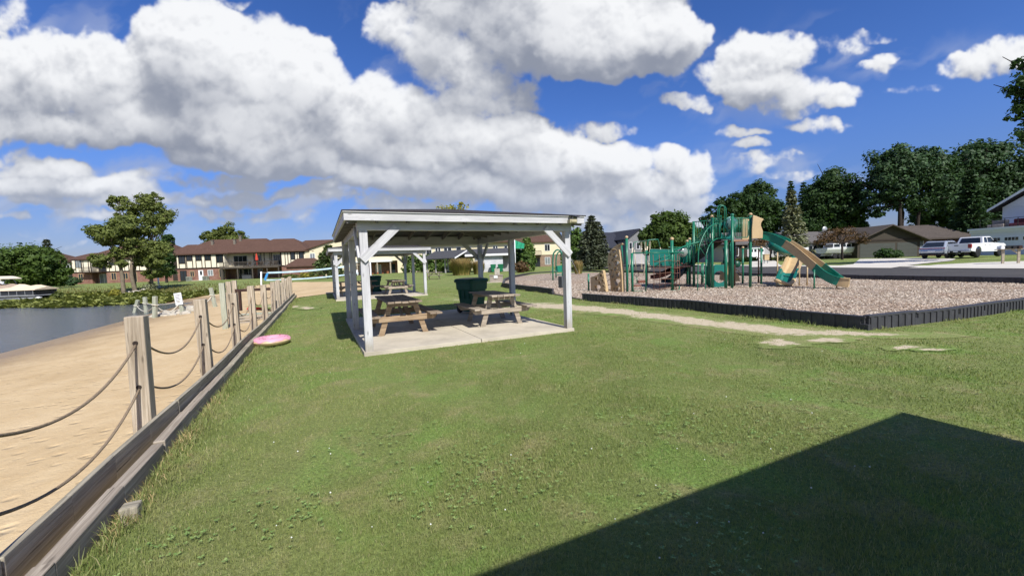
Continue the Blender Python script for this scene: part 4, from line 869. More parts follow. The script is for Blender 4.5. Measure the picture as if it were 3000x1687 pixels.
# leaning rope posts at the water's edge
PG = 'pale leaning posts of the roped swimming area'
sp_ = []
for i, (bx, by, tx, ty, lab) in enumerate(((393, 922, 404, 879, 'leaning pale post furthest out in the shallow water'), (429, 919, 424, 870, 'broad pale post second from the water end of the rope'), (453.5, 932, 454, 868, 'upright pale green post standing at the sand edge of the lake'), (536, 919, 524, 860, 'leaning pale post that carries the white notice'), (631, 900, 617, 843, 'leaning pale green post alone up the beach'))):
    b = GH(bx, by); tp = D(tx, ty, b.y); t = thing('swim_post', lab, 'post', b, 0, PG); m = MB(); d = (tp - b).normalized()
    m.beam(b - d * .4, tp, .17, .14, (0, 1, 0)); m.build('post_shaft', W_PALE, t, bevel=.012)
    q = b + (tp - b) * .62; m = MB(); m.tube([q + Vector((math.cos(a) * .135, math.sin(a) * .12, -.12 * math.cos(a) * .3)) for a in [k * .7854 for k in range(9)]], .022, 6); m.build('rope_tie', ROPE_PALE, t, smooth=True); sp_.append((b, tp, q))
for i, (a, b, sg) in enumerate(((0, 2, .35), (1, 3, .12), (2, 3, .45), (3, 4, .5))):
    A, Bq = sp_[a][2], sp_[b][2]; m = MB(); m.tube([A.lerp(Bq, k / 14) - Z * (sg * 4 * k / 14 * (1 - k / 14)) for k in range(15)], .022, 6)
    tag(m.build('swim_rope', ROPE_PALE, smooth=True), ('slack pale rope nearest the water between leaning posts', 'taut pale rope running to the notice post', 'pale rope drooping low to the notice post', 'pale rope running up the beach from the notice post')[i], 'rope', 'ropes of the swimming area')
b, tp, q = sp_[3]; t = thing('notice_board', 'white notice with lines of small text on a leaning post', 'sign', tp, 0); d = (tp - b).normalized(); sd = Vector((1, 0, 0)); sd = (sd - d * sd.dot(d)).normalized(); nn = sd.cross(d)
o_ = tp - d * .28 - nn * .09 if nn.y > 0 else tp - d * .28 + nn * .09; fy = -nn if nn.y > 0 else nn; fr_ = (o_, sd, fy, d)
m = MB(); m.box(-.19, .19, 0, .02, -.3, .32, fr_); m.build('sign_panel', WHITE, t)
m = MB()
for k in range(6): m.box(-.13, .13 - .03 * (k % 3), .02, .024, .2 - k * .075, .225 - k * .075, fr_)
m.build('lettering', plain('sign_ink', (.16, .17, .2), .7, .1), t)
# stones
def stone(p, r, sc=(1, 1, .6), seed=0):
    rr = random.Random(seed); bm = bmesh.new(); bmesh.ops.create_icosphere(bm, subdivisions=2, radius=r)
    for v in bm.verts:
        n_ = 1 + .22 * math.sin(v.co.x / r * 3 + seed) * math.cos(v.co.y / r * 2.3 + seed * 2) + rr.uniform(-.12, .12); v.co = Vector((v.co.x * sc[0], v.co.y * sc[1], v.co.z * sc[2])) * n_
    me = bpy.data.meshes.new('stone'); bm.to_mesh(me); bm.free(); me.materials.append(STONE); o = link(bpy.data.objects.new('stone', me)); o.location = p; return o
for i, (px, py, r_) in enumerate(((447, 930, .16), (462, 928, .12), (478, 927, .2), (492, 922, .22), (505, 925, .16), (516, 921, .24), (543, 921, .2), (558, 914, .42), (574, 910, .3), (546, 912, .22), (486, 916, .15), (463, 920, .14), (530, 913, .18))):
    p = GH(px, py); tag(stone(p + Vector((0, 0, r_ * .2)), r_, (1.3, .9, .75), i), 'big pale boulder among smaller stones at the lake edge' if r_ > .4 else 'rough pale stone at the lake edge by the leaning posts', 'stone', 'stones at the lake edge')
for i, (px, py, r_) in enumerate(((372, 857, .3), (385, 860, .22), (398, 857, .35), (412, 853, .25), (424, 851, .4), (440, 848, .3), (455, 846, .35), (470, 843, .25), (360, 862, .25), (495, 868, .3), (515, 872, .35), (532, 869, .3))):
    p = GH(px, py); tag(stone(p + Vector((0, 0, r_ * .1)), r_, (1.5, 1, .6), 40 + i), 'pale stone in the strip of riprap below the tall willow trees', 'stone', 'riprap stones below the willows')
# pink doughnut float
c = G(797, 1008); t = thing('doughnut_float', 'pink iced doughnut pool float lying on the grass by the edging', 'pool float', (c.x, c.y, 0), .3); t.scale = (1, 1, .74)
RM, RT_ = .255, .118
def torus(m, a0, a1, rr, n=40, k=12, wob=0):
    b = len(m.v)
    for i in range(n):
        a = 2 * math.pi * i / n; w0 = a0 + wob * (math.sin(a * 7) * .6 + math.sin(a * 11 + 1) * .5)
        w1 = a1 - wob * (math.sin(a * 6 + 2) * .6)
        for j in range(k + 1): q = w0 + (w1 - w0) * j / k; m.v.append(Vector(((RM + rr * math.cos(q)) * math.cos(a), (RM + rr * math.cos(q)) * math.sin(a), .115 + rr * math.sin(q) * .92)))
    for i in range(n):
        for j in range(k): i2 = (i + 1) % n; m.f.append([b + i * (k + 1) + j, b + i2 * (k + 1) + j, b + i2 * (k + 1) + j + 1, b + i * (k + 1) + j + 1]); m.uv.append(None); m.mi.append(0)
    return m
torus(MB(), 0, 2 * math.pi, RT_).build('float_ring', plain('dough_vinyl', (.66, .50, .30), .35, .12, 4), t, smooth=True, world=False)
torus(MB(), .25, math.pi - .2, RT_ + .004, wob=.28).build('icing', plain('pink_vinyl', (.70, .32, .42), .5, .12, 4), t, smooth=True, world=False)
m = MB()
for i in range(26):
    a, q = random.uniform(0, 6.28), random.uniform(.75, 2.3); o_ = Vector(((RM + (RT_ + .006) * math.cos(q)) * math.cos(a), (RM + (RT_ + .006) * math.cos(q)) * math.sin(a), .115 + (RT_ + .006) * .92 * math.sin(q))); d = Vector((random.uniform(-1, 1), random.uniform(-1, 1), 0)).normalized() * .018; m.beam(o_ - d, o_ + d, .009, .006)
m.build('sprinkles', plain('sprinkle_print', (.28, .03, .12), .5, .3, 9), t, world=False)
# volleyball net
pl = GH(765, 868); t = thing('volleyball_net', 'sagging volleyball net with blue tape edges on the sand court', 'volleyball net', pl)
a, b = D(765, 796, pl.y), D(765, 866, pl.y); m = MB(); m.tube([b - Z * .3, a], .055, 10); m.build('net_pole', WHITE, t, smooth=True)
nl, nr = D(784, 799, pl.y + .3), D(1043, 776, pl.y + 4); bl, br_ = D(776, 820.5, pl.y + .3), D(1050, 800, pl.y + 4)
pr = Vector((nr.x + 1.2, nr.y, H(nr.x, nr.y))); m = MB(); m.tube([pr - Z * .2, Vector((pr.x, pr.y, nr.z + .15))], .055, 10); m.build('net_pole', WHITE, t, smooth=True)
def tape(A, B, w, sg, mat, name): m = MB(); P = [A.lerp(B, k / 10) - Z * (sg * 4 * k / 10 * (1 - k / 10)) for k in range(11)]; [m.beam(p, q, .02, w) for p, q in zip(P, P[1:])]; m.build(name, mat, t)
tape(nl, nr, .13, .12, BLUEW, 'top_tape'); tape(bl, br_, .10, .12, BLUEW, 'bottom_tape'); tape(nl, bl, .16, 0, BLUE, 'side_tape')
m = MB()
for k in range(1, 24): A = nl.lerp(nr, k / 24) - Z * (.12 * 4 * k / 24 * (1 - k / 24)); Bq = bl.lerp(br_, k / 24) - Z * (.12 * 4 * k / 24 * (1 - k / 24)); m.tube([A, Bq], .005, 4)
for k in range(1, 5): A = nl.lerp(bl, k / 5); Bq = nr.lerp(br_, k / 5); P = [A.lerp(Bq, j / 8) - Z * (.12 * 4 * j / 8 * (1 - j / 8)) for j in range(9)]; m.tube(P, .005, 4)
m.build('netting', BLACK, t)
m = MB(); m.tube([a - Z * .06, nl], .012, 5); m.tube([nr, Vector((pr.x, pr.y, nr.z))], .012, 5); m.build('tie_cord', ROPE_PALE, t)
# playground border: interlocking plastic timbers
tb2 = thing('playground_border', 'low black plastic border of ribbed sections round the mulch', 'border', (7.19, 8.15, 0))
def seg_mesh(L):
    m = MB(); m.box(0, L - .012, -.045, .045, -.1, .245); m.box(-.01, L - .002, -.062, .062, .245, .29)
    for k in range(7):
        x = .03 + k * (L - .09) / 6.4; m.box(x, x + .075, -.064, -.045, -.06, .245)
        m.box(x, x + .075, .045, .064, -.06, .245)
    m.box(L - .06, L + .045, -.068, .068, -.06, .13)
    return m
proto = None; RP = [Vector((*p, 0)) for p in MULCH]; order = [(i, (i + 1) % len(RP)) for i in range(len(RP)) if i != 16]   # gap 16->17 is the way in
for i, j in order:
    a, b = RP[i], RP[j]; Ls = (b - a).length; n = max(1, round(Ls / 1.22)); d = (b - a) / n; an = math.atan2(d.y, d.x)
    for k in range(n):
        p = a + d * k
        if proto is None: proto = seg_mesh(1.22).build('border_section', BORDER, tb2, bevel=.006, world=False); o = proto
        else: o = proto.copy(); link(o); o.parent = tb2
        o.location = p - Vector((7.19, 8.15, 0)) + Vector((0, 0, random.uniform(-.012, .012))); o.rotation_euler = (random.uniform(-.02, .02), 0, an); o.scale = (d.length / 1.22, 1, 1)
# ------------------------------------------------------------------ play structure: one bolted thing with many parts
def Dz(px, py, Y): return D(px, py, Y)
pg = thing('play_structure', 'large green and tan play structure with decks, bar panels, arch ladder and long slide', 'play structure', (11.2, 19.6, 0))
def tb_(name, pts, r, mat=None, par=None, n=8): m = MB(); m.tube(pts, r, n); return m.build(name, mat or GREEN_M, par or pg, smooth=True)
def tubes(name, lists, r, mat=None, par=None, n=6):
    m = MB()
    for P in lists: m.tube(P, r, n)
    return m.build(name, mat or GREEN_M, par or pg, smooth=True)
def foot(px, py): p = G(px, py, .03); return Vector((p.x, p.y, -.1))
def vpost(px, py, topy, mat=None, cap=None, r=.062, par=None):
    b = foot(px, py); zt = D(px, topy, b.y).z; o = tb_('post', [b, Vector((b.x, b.y, zt))], r, mat, par, 12)
    if cap: m = MB(); m.ball((b.x, b.y, zt + .03), r * 1.35, 12, 8, (1, 1, .9)); m.build('post_cap', cap, par or pg, smooth=True)
    return b, zt
YF = foot(2145, 846).y; YB = YF + 1.25
pa_, za = vpost(2145, 846, 632, cap=GREEN_M); pb_, zb = vpost(2198, 842.8, 630, cap=TAN_P); pc_, zc = vpost(2086.6, 845, 636, cap=TAN_P)
vpost(2078, 843, 700); ZD = D(2170, 702, YF).z                                                    # high deck level
def vp(x, y, zt, mat=None, cap=None, r=.062): tb_('post', [(x, y, -.1), (x, y, zt)], r, mat, None, 12); (cap is not None) and MB().ball((x, y, zt + .03), r * 1.35, 12, 8).build('post_cap', cap, pg, smooth=True)
dx = pb_.x - pa_.x; dv = Vector((-.35, 1.2, 0))                                                   # deck depth direction
for q, mt in ((pa_ + dv, GREEN_M), (pb_ + dv, DKBROWN), (pc_ + dv, GREEN_M)): vp(q.x, q.y, za - .05, GREEN_M if mt is GREEN_M else GREEN_M)
vp(pb_.x - .28, pb_.y + .9, ZD, DKBROWN); vp(pa_.x - .22, pa_.y + .15, ZD, GREEN_M, r=.07)
def slab_(name, corners, th, mat): m = MB(); c = [Vector(p) for p in corners]; d = Vector((0, 0, -th)); m.poly(c); m.poly([p + d for p in c][::-1]); [m.poly((c[i], c[i] + d, c[(i + 1) % len(c)] + d, c[(i + 1) % len(c)])) for i in range(len(c))]; return m.build(name, mat, pg, bevel=.01)
fz = lambda p, z: Vector((p.x, p.y, z))
slab_('high_deck', (fz(pa_, ZD), fz(pb_, ZD), fz(pb_ + dv, ZD), fz(pa_ + dv, ZD)), .07, plain('tan_brown_deck', (.30, .17, .11), .6, .2))
slab_('high_deck', (fz(pc_, ZD - .02), fz(pa_, ZD - .02), fz(pa_ + dv, ZD - .02), fz(pc_ + dv, ZD - .02)), .06, DKBROWN)
def barpanel(p, q, z0, z1, n, mat=None, rr=.014, rail=.024):
    p, q = Vector(p), Vector(q); rnd = .1; e = (q - p); L = [[fz(p, z1), fz(q, z1)], [fz(p, z1 - .12), fz(p + e * .02, z0 + rnd), fz(p + e * .1, z0), fz(p + e * .9, z0), fz(p + e * .98, z0 + rnd), fz(q, z1 - .12)]]
    m = MB(); [m.tube(l, rail, 7) for l in L]
    for k in range(1, n): f = k / n; m.tube([fz(p + e * f, z0), fz(p + e * f, z1)], rr, 6)
    return m.build('bar_panel', mat or GREEN_M, pg, smooth=True)
barpanel(pa_ + Vector((.1, -.02, 0)), pb_ + Vector((-.1, -.02, 0)), ZD + .1, za - .12, 9)
barpanel(pc_ + Vector((.06, 0, 0)), pc_ + Vector((.42, 0, 0)), ZD + .1, zc - .12, 4); barpanel(pc_ + dv, pa_ + dv, ZD + .08, zc - .1, 7); barpanel(pa_ + dv + Vector((-.35, -.4, 0)), pa_ + Vector((-.12, .2, 0)), ZD + .1, za - .2, 5)
def disc_panel(p, q, z0, z1, mat, hole=True, th=.05, hr=.3, hz=.56):
    p, q = Vector(p), Vector(q); w = (q - p).length; X = (q - p).normalized(); h = z1 - z0; r = .08
    out = []
    for cx, cy, a0 in ((w - r, r, -90), (w - r, h - r, 0), (r, h - r, 90), (r, r, 180)): out += [(cx + r * math.cos(R(a0 + 22.5 * k)), cy + r * math.sin(R(a0 + 22.5 * k))) for k in range(5)]
    lp = [out]
    if hole: lp.append([(w / 2 + hr * math.cos(-a), h * hz + hr * math.sin(-a)) for a in [k * math.pi / 12 for k in range(24)]])
    m = MB(); m.prism(lp, fz(p, z0), X, Z, th); return m.build('play_panel', mat, pg, bevel=.008)
disc_panel(pa_ + dv * .72 + Vector((.02, 0, 0)), pb_ + dv * .72 + Vector((-.18, 0, 0)), ZD + .05, za - .22, TEAL_P, True, .05, .30, .6)
m = MB(); q = pa_ + Vector((dx * .36, .8, 0)); m.lathe([(.29, -.03), (.33, -.05), (.35, 0), (.33, .05), (.29, .03)], (q.x, q.y, ZD + .82), 28, (Vector((1, 0, 0)), Z, Vector((0, -1, 0)))); m.build('bubble_ring', TEAL_P, pg, smooth=True)
m = MB(); m.ball((q.x, q.y - .02, ZD + .82), .30, 16, 10, (1, .45, 1)); m.build('bubble_window', plain('smoky_bubble', (.07, .13, .13), .12, .2, 3, .8), pg, smooth=True)
m = MB(); q = pc_ + Vector((.62, 1.1, 0)); m.lathe([(.0, 0), (.27, 0), (.27, .04), (0, .04)], (q.x, q.y, ZD + .22), 20, (Vector((1, 0, 0)), Z, Vector((0, -1, 0)))); m.build('half_moon_panel', plain('grey_plastic', (.34, .34, .31), .5, .2), pg)
# tan slide hood
hp = [(1910, 345), (2000, 372), (2165, 438), (2172, 465), (2140, 490), (2110, 545), (2105, 610), (2130, 670), (2155, 745), (2150, 925), (1880, 930), (1880, 700)]
P3 = [D(1980 + x * .11733, 590 + y * .11733, YF + .15) for x, y in hp]; o0 = P3[-2]; X_ = Vector((1, 0, 0)); L2 = [((p - o0).x, (p - o0).z) for p in P3]
for dy in (.0, 1.0): m = MB(); m.prism([L2], o0 + Vector((.10 * dy, dy, 0)), X_, Z, .07); m.build('slide_hood', TAN_P, pg, bevel=.02)
m = MB(); m.beam(D(2209, 634, YF + .15) + Vector((0, 0, -.03)), D(2209, 634, YF + .15) + Vector((-.3, 1.05, -.03)), .16, .05); m.build('hood_bar', TAN_P, pg, bevel=.02)
# long slide
def slide(path, w, d, mats, names, lip=.035, par=None, th=.028):
    """trough swept along a path; mats: one per stretch between the break fractions"""
    n = len(path); rings = []
    for i, p in enumerate(path):
        t = (path[min(i + 1, n - 1)] - path[max(i - 1, 0)]).normalized(); s = t.cross(Z).normalized(); u = s.cross(t).normalized()
        prof = [(-w / 2 - lip, d - .02), (-w / 2 - lip, d), (-w / 2, d), (-w / 2 + .03, .06), (-w / 2 + .12, 0), (w / 2 - .12, 0), (w / 2 - .03, .06), (w / 2, d), (w / 2 + lip, d), (w / 2 + lip, d - .02), (w / 2 + .005, d - .03), (w / 2 + .005, -th), (-w / 2 - .005, -th), (-w / 2 - .005, d - .03)]
        rings.append([p + s * a + u * b for a, b in prof])
    for (i0, i1), mt, nm in zip(names, mats, ['slide_section'] * len(mats)): m = MB(); loft(m, rings[i0:i1 + 1]); m.build(nm, mt, par or pg, smooth='auto', bevel=.004)
def interp(P, n):
    P = [Vector(p) for p in P]; o = []
    for k in range(n + 1):
        f = k / n * (len(P) - 1); i = min(int(f), len(P) - 2); t = f - i; p0, p1, p2, p3 = P[max(i - 1, 0)], P[i], P[i + 1], P[min(i + 2, len(P) - 1)]
        o.append(.5 * ((2 * p1) + (p2 - p0) * t + (2 * p0 - 5 * p1 + 4 * p2 - p3) * t * t + (3 * p1 - p0 - 3 * p2 + p3) * t ** 3))
    return o
s0 = D(2232, 699, YF + .75); path = interp([s0, D(2262, 706, YF + .45), D(2298, 722, YF), D(2342, 752, YF - .55), D(2390, 790, YF - 1.2), D(2432, 822, YF - 1.8), D(2462, 836, YF - 2.1), D(2487, 839, YF - 2.3)], 28)
slide(path, .5, .34, [GREEN_P, TAN_P, GREEN_P, TAN_P], [(0, 8), (8, 16), (16, 23), (23, 28)])
for px, py, ty, mt in ((2277, 836, 732, TAN_P), (2364.6, 838, 772, TAN_P), (2385, 847, 790, GREEN_M), (2451, 848, 836, TAN_P)): vpost(px, py, ty, mt, None, .03)
# second, double-lipped slide facing the shelters
path2 = interp([D(2322, 733, YF + 2.2), D(2333, 752, YF + 1.9), D(2326, 778, YF + 1.3), D(2312, 806, YF + .8), D(2302, 829, YF + .45), D(2297, 836, YF + .1)], 18)
slide(path2, .62, .28, [TEAL_P, TAN_P, TEAL_P, TAN_P], [(0, 4), (4, 10), (10, 15), (15, 18)], .085)
vpost(2341.5, 838, 762, TAN_P, None, .03)
tb_('slide_elbow', [D(2262, 716, YF + .9), D(2290, 735, YF + 1.5), D(2318, 738, YF + 2.1)], [.2, .22, .24], TEAL_P, None, 12)
m = MB(); pe = path2[-1]; m.tube([pe + Vector((.42 * math.cos(a), -.02 - .26 * math.sin(a), .05 + .2 * abs(math.cos(a)))) for a in [k * math.pi / 12 for k in range(13)]], .085, 8); m.build('slide_lip', TAN_P, pg, smooth=True)
# arch ladder with bent rails
z3 = lambda x, y, Y: D(1980 + x * .11733, 590 + y * .11733, Y)
A0, B0 = foot(2043.5, 853), foot(2066.6, 849)
ra = interp([A0, z3(565, 1280, A0.y), z3(622, 1020, A0.y + .1), z3(700, 830, A0.y + .25), z3(800, 680, A0.y + .4), z3(900, 600, A0.y + .6), z3(1000, 560, A0.y + .8), z3(1085, 558, A0.y + .9)], 26)
rb = interp([B0, z3(748, 1449, B0.y), z3(790, 1220, B0.y + .1), z3(840, 1090, B0.y + .25), z3(920, 1000, B0.y + .4), z3(1030, 935, B0.y + .6), z3(1180, 932, B0.y + .8)], 26)
tb_('ladder_rail', ra, .024); tb_('ladder_rail', rb, .024)
tubes('ladder_rungs', [[ra[k], rb[k]] for k in (2, 5, 8, 11, 14, 17, 20)], .018)
hoop = lambda xs, yt, yb, Y: [z3(xs[0], yb, Y), z3(xs[0], yt + 80, Y), z3(xs[0] + (xs[1] - xs[0]) * .15, yt + 20, Y), z3((xs[0] + xs[1]) / 2, yt, Y), z3(xs[0] + (xs[1] - xs[0]) * .85, yt + 20, Y), z3(xs[1], yt + 80, Y), z3(xs[1], yb, Y)]
tb_('hand_hoop', hoop((1045, 1215), 88, 900, YF + .8), .024); tb_('hand_hoop', hoop((1085, 1255), 110, 560, YF + .2), .022)
# mid deck, stair flight and sloped railings
pf = foot(1969.5, 851.6); zf = D(1968, 704, pf.y).z; pg1, zg1 = vpost(1969.5, 851.6, 702, cap=TAN_P, r=.07); ph, zh_ = vpost(2013.7, 834, 708, cap=TAN_P); pi_, zi_ = vpost(2021, 836, 702, cap=TAN_P)
ZM = D(2010, 776, ph.y).z; pk = Vector((pf.x + .1, ph.y + .1, 0)); vp(pk.x, pk.y, ZM + .9)
slab_('mid_deck', (fz(pf, ZM), fz(pi_ + Vector((0, -1.0, 0)), ZM), fz(pi_, ZM), fz(pk, ZM)), .06, DKBROWN)
disc_panel(pk + Vector((.1, -.25, 0)), ph + Vector((-.05, -.05, 0)), ZM + .03, ZM + .95, TEAL_P, False)
q = D(2000, 738, pf.y + .6); m = MB(); m.lathe([(.0, .12), (.12, .10), (.2, .05), (.23, 0), (.25, 0), (.25, -.04), (.0, -.04)], q, 18, (Vector((1, 0, 0)), Z, Vector((0, -1, 0)))); m.build('bubble_window', plain('grey_bubble', (.22, .27, .25), .15, .2, 3, .7), pg, smooth=True)
Y0, Y1 = ph.y - .2, YF + .5
st0, st1 = D(2016, 778, Y0), D(2112, 703, Y1)
for off_ in (Vector((0, 0, 0)), Vector((.25, .95, 0))): m = MB(); m.beam(st0 + off_, st1 + off_, .04, .34); m.build('stair_stringer', DKBROWN, pg)
for k in range(8): a = st0.lerp(st1, (k + .5) / 8); m = MB(); m.beam(a + Vector((0, .03, 0)), a + Vector((.25, .92, 0)), .24, .04); m.build('stair_tread', DKBROWN, pg)
for off_ in (Vector((0, -.02, 0)), Vector((.25, .97, 0))):
    lo, hi = st0 + off_ + Vector((0, 0, .2)), st1 + off_ + Vector((0, 0, .2)); lt, ht = lo + Vector((-.05, 0, .72)), hi + Vector((0, 0, .95))
    m = MB(); m.tube([lt + Vector((-.9, 0, -.12)), lt, ht], .026, 7); m.tube([lo, hi], .022, 7)
    for k in range(17): f = k / 16; m.tube([lo.lerp(hi, f), lt.lerp(ht, f)], .013, 5)
    m.build('stair_railing', GREEN_M, pg, smooth=True)
tb_('curved_rail', interp([D(1968, 733, pf.y), D(1990, 728, pf.y + .3), D(2020, 716, pf.y + .6), D(2050, 709, pf.y + .7)], 10), .04)
m = MB(); m.tube(interp([D(1972, 742, pf.y), D(1990, 739, pf.y), D(2003, 742, pf.y + .2)], 6), .03, 7)
m.build('curved_rail', GREEN_M, pg, smooth=True)
barpanel(Vector((pf.x + .15, pf.y + .8, 0)), Vector((ph.x + .4, ph.y - .1, 0)), ZM + .05, ZM + .95, 12, GREEN_M, .016)
# lower fittings
vpost(2176, 832, 727, GREEN_M, TAN_P, .05); vpost(2230, 833, 727, GREEN_M, TAN_P, .05); vpost(2222, 831, 727, DKBROWN, None, .035)
yb = foot(2230, 833).y; tubes('cross_bar', [[D(2172, 729, yb), D(2234, 729, yb)], [D(2192, 795, yb), D(2228, 795, yb)], [D(2192, 807, yb), D(2228, 807, yb)]], .02)
for px, py, ty in ((2014, 832, 780), (2060, 830, 770), (2070, 834, 760), (2056, 834, 772), (2074, 838, 770)): vpost(px, py, ty, GREEN_M, None, .04)
tubes('ladder_rungs', [[D(2020, y, ph.y + .3), D(2046, y, ph.y + .3)] for y in (801, 815)], .018, DKBROWN)
yt = YF + 1.0
disc_panel(D(2091, 834, yt), D(2124, 834, yt), .02, D(2100, 775, yt).z, TEAL_P, True, .05, .30, .48)
tb_('teal_tube', interp([D(2122, 772, yt + 1.4), D(2126, 748, yt + 1.4), D(2122, 724, yt + 1.4)], 6), [.1] * 7, TEAL_P, None, 10)
yr = YB + .9; m = MB(); tri = [D(2128, 822, yr), D(2176, 825, yr - .2), D(2172, 806, yr - .2), D(2146, 784, yr), D(2133, 768, yr)]; o0 = tri[0]; m.prism([[((p - o0).x, (p - o0).z) for p in tri]], o0, X_, Z, -.75); m.build('rock_ramp', TAN_P, pg, bevel=.03)
m = MB(); rr = random.Random(4)
for k in range(12): f = k / 11; c = tri[4].lerp(tri[2], .1 + .85 * f) + Vector((rr.uniform(-.02, .06), -.0, rr.uniform(-.02, .04))); m.ball(c, .045, 8, 6)
m.build('climbing_hold', TAN_P, pg, smooth=True)
m = MB(); q = D(2160, 774, YB + .1); m.lathe([(0, -.06), (.15, -.05), (.17, 0), (.15, .05), (0, .06)], q, 20, (Vector((1, 0, 0)), Z, Vector((0, -1, 0)))); m.tube([q, D(2176, 769, YB + .1)], .02, 6); m.build('play_drum', plain('dark_green_plastic', (.01, .075, .05), .4, .2), pg, smooth=True)
# red chute and dark green bump slide on the near end
path3 = interp([D(2010, 776, ph.y - .5), D(1990, 785, ph.y - .6), D(1960, 799, ph.y - .9), D(1930, 812, ph.y - 1.2), D(1912, 815, ph.y - 1.3)], 12)
slide(path3, .42, .16, [plain('dark_red_plastic', (.17, .045, .032), .4, .2)], [(0, 12)])
path4 = interp([D(2016, 777, ph.y + .5), D(2002, 789, ph.y + .3), D(1982, 812, ph.y - .1), D(1962, 826, ph.y - .3), D(1946, 826, ph.y - .5)], 12)
slide(path4, .46, .2, [plain('blackish_green_plastic', (.008, .035, .028), .4, .2)], [(0, 12)])
# ------------------------------------------------------------------ net climber between green pipes
nc = thing('net_climber', 'rope net climber hung in a green pipe frame', 'net climber', (6.6, 19.3, 0))
yn = foot(1853, 856).y
pq, zq = vpost(1853, 856, 741, par=nc, r=.06)
tubes('frame_pipe', [[D(1853, 741, yn), D(1990, 739.5, yn)], [D(1853, 853, yn), D(1905, 855, yn), D(1970, 852, yn)], [D(1892, 741, yn + .1), D(1892, 854, yn + .1)], [D(1917, 768, yn + .8), D(1945, 752, yn + .8), D(1970, 748, yn + .8)], [D(1917, 781, yn + .8), D(1945, 765, yn + .8), D(1970, 752, yn + .8)]], .028, GREEN_M, nc)
lines = []
for x0_, x1_ in ((1913, 1915), (1931, 1932), (1947, 1948), (1976, 1974), (1984, 1981), (1989, 1990)): lines.append([D(x0_, 745, yn + .05), D((x0_ + x1_) / 2 + 2, 800, yn + .05), D(x1_, 850, yn + .05)])
for y in (765, 785, 800, 818, 832, 845): lines.append([D(1912, y, yn + .05), D(1931, y + 2, yn + .05), D(1948, y - 1, yn + .05), D(1968, y - 2, yn)]); lines.append([D(1972, y, yn), D(1981, y + 1, yn), D(1990, y - 1, yn)])
tubes('rope_net', lines, .014, plain('red_brown_rope', (.18, .10, .075), .9, .3, 30, .1), nc, 5)
tb_('frame_pipe', interp([D(1972, 850, yn), D(1984, 852, yn), D(1990, 846, yn), D(1990, 838, yn)], 8), .03, GREEN_M, nc)
# ------------------------------------------------------------------ tan climbing panels with holes
def climbing(name, label, outline, holes, conv, Y, th, base, posts):
    t = thing(name, label, 'climbing panel', base, 0, 'tan climbing panels'); P = [conv(x, y) for x, y in outline]; A_ = Vector((.43, -.903, 0)); q0 = D(*P[0], Y); Np = A_.cross(Z)
    def Dp(px, py): d = ray(px, py); return CAM + d * ((q0 - CAM).dot(Np) / d.dot(Np))
    o0 = q0; f2 = lambda px, py: ((lambda p: ((p - o0).dot(A_), (p - o0).z))(Dp(px, py)))
    lp = [[f2(*p) for p in P]]
    for cx, cy, rx, ry, tilt, tri_ in holes:
        H_ = []
        for k in range(18):
            a = 2 * math.pi * k / 18; rr_ = 1 + (tri_ * .28 * math.cos(3 * (a - R(90)))); x, y = rx * rr_ * math.cos(a), ry * rr_ * math.sin(a); H_.append(f2(*conv(cx + x * math.cos(tilt) - y * math.sin(tilt), cy + x * math.sin(tilt) + y * math.cos(tilt))))
        lp.append(H_)
    m = MB(); m.prism(lp, o0, A_, Z, -th); m.build('climbing_panel', TAN_P, t, bevel=.022, seg=3)
    m = MB()                                # raised rims round the holes
    for l in lp[1:]: m.tube([o0 + A_ * x + Z * z for x, z in l + l[:1]], .022, 6, False)
    m.build('hole_rim', TAN_P, t, smooth=True)
    for px, py, ty, r in posts: vpost(px, py, ty, GREEN_M, None, r, t)
    return t
c1 = lambda x, y: (1780 + x * .14493, 660 + y * .14493)
t = climbing('climbing_wall', 'tall curved tan climbing panel with round holes beside green posts', [(65, 1352), (60, 1200), (45, 1050), (15, 900), (0, 760), (5, 640), (28, 560), (60, 505), (120, 440), (190, 392), (250, 362), (285, 362), (298, 378), (290, 392), (215, 412), (240, 560), (262, 750), (284, 1000), (296, 1352)],
    [(130, 520, 48, 42, .2, .4), (150, 625, 46, 40, 0, .3), (60, 590, 20, 24, 0, 0), (185, 760, 52, 56, .3, .5), (100, 705, 24, 30, 0, 0), (45, 800, 22, 40, 0, 0), (160, 875, 36, 42, .2, .3), (85, 915, 26, 34, 0, .2), (205, 985, 44, 58, 0, .3), (105, 1035, 30, 36, 0, .2), (190, 1140, 62, 72, 0, .7), (135, 1280, 26, 40, 0, .2), (205, 1290, 42, 58, .3, .4)], c1, 19.7, .16, (5.4, 19.7, 0), ())
m = MB(); g = [D(*c1(*p), 19.75) for p in ((215, 410), (298, 385), (312, 560), (322, 800), (335, 1080), (352, 1360), (300, 1358), (290, 1000), (266, 750), (243, 560))]; o0 = g[0]; m.prism([[((p - o0).x, (p - o0).z) for p in g]], o0, X_, Z, -.05); m.build('side_board', GREEN_P, t, bevel=.006)
vpost(1838, 857, 697, GREEN_M, TAN_P, .058, t)
c2_ = lambda x, y: (1560 + x * .1941, 760 + y * .1941)
t2 = climbing('climbing_wall', 'low slanting tan climbing panel with holes at the end of the playground', [(880, 488), (876, 268), (940, 250), (1000, 215), (1048, 162), (1062, 170), (1080, 280), (1098, 380), (1112, 488)],
    [(970, 290, 26, 34, .2, .3), (1038, 240, 22, 26, 0, 0), (1017, 350, 24, 30, 0, .2), (1062, 320, 14, 24, 0, 0), (985, 432, 46, 56, 0, .6), (1070, 398, 14, 24, 0, 0), (1086, 462, 14, 22, 0, 0)], c2_, 20.2, .14, (4.6, 20.2, 0), ((1725, 853, 802, .045),))
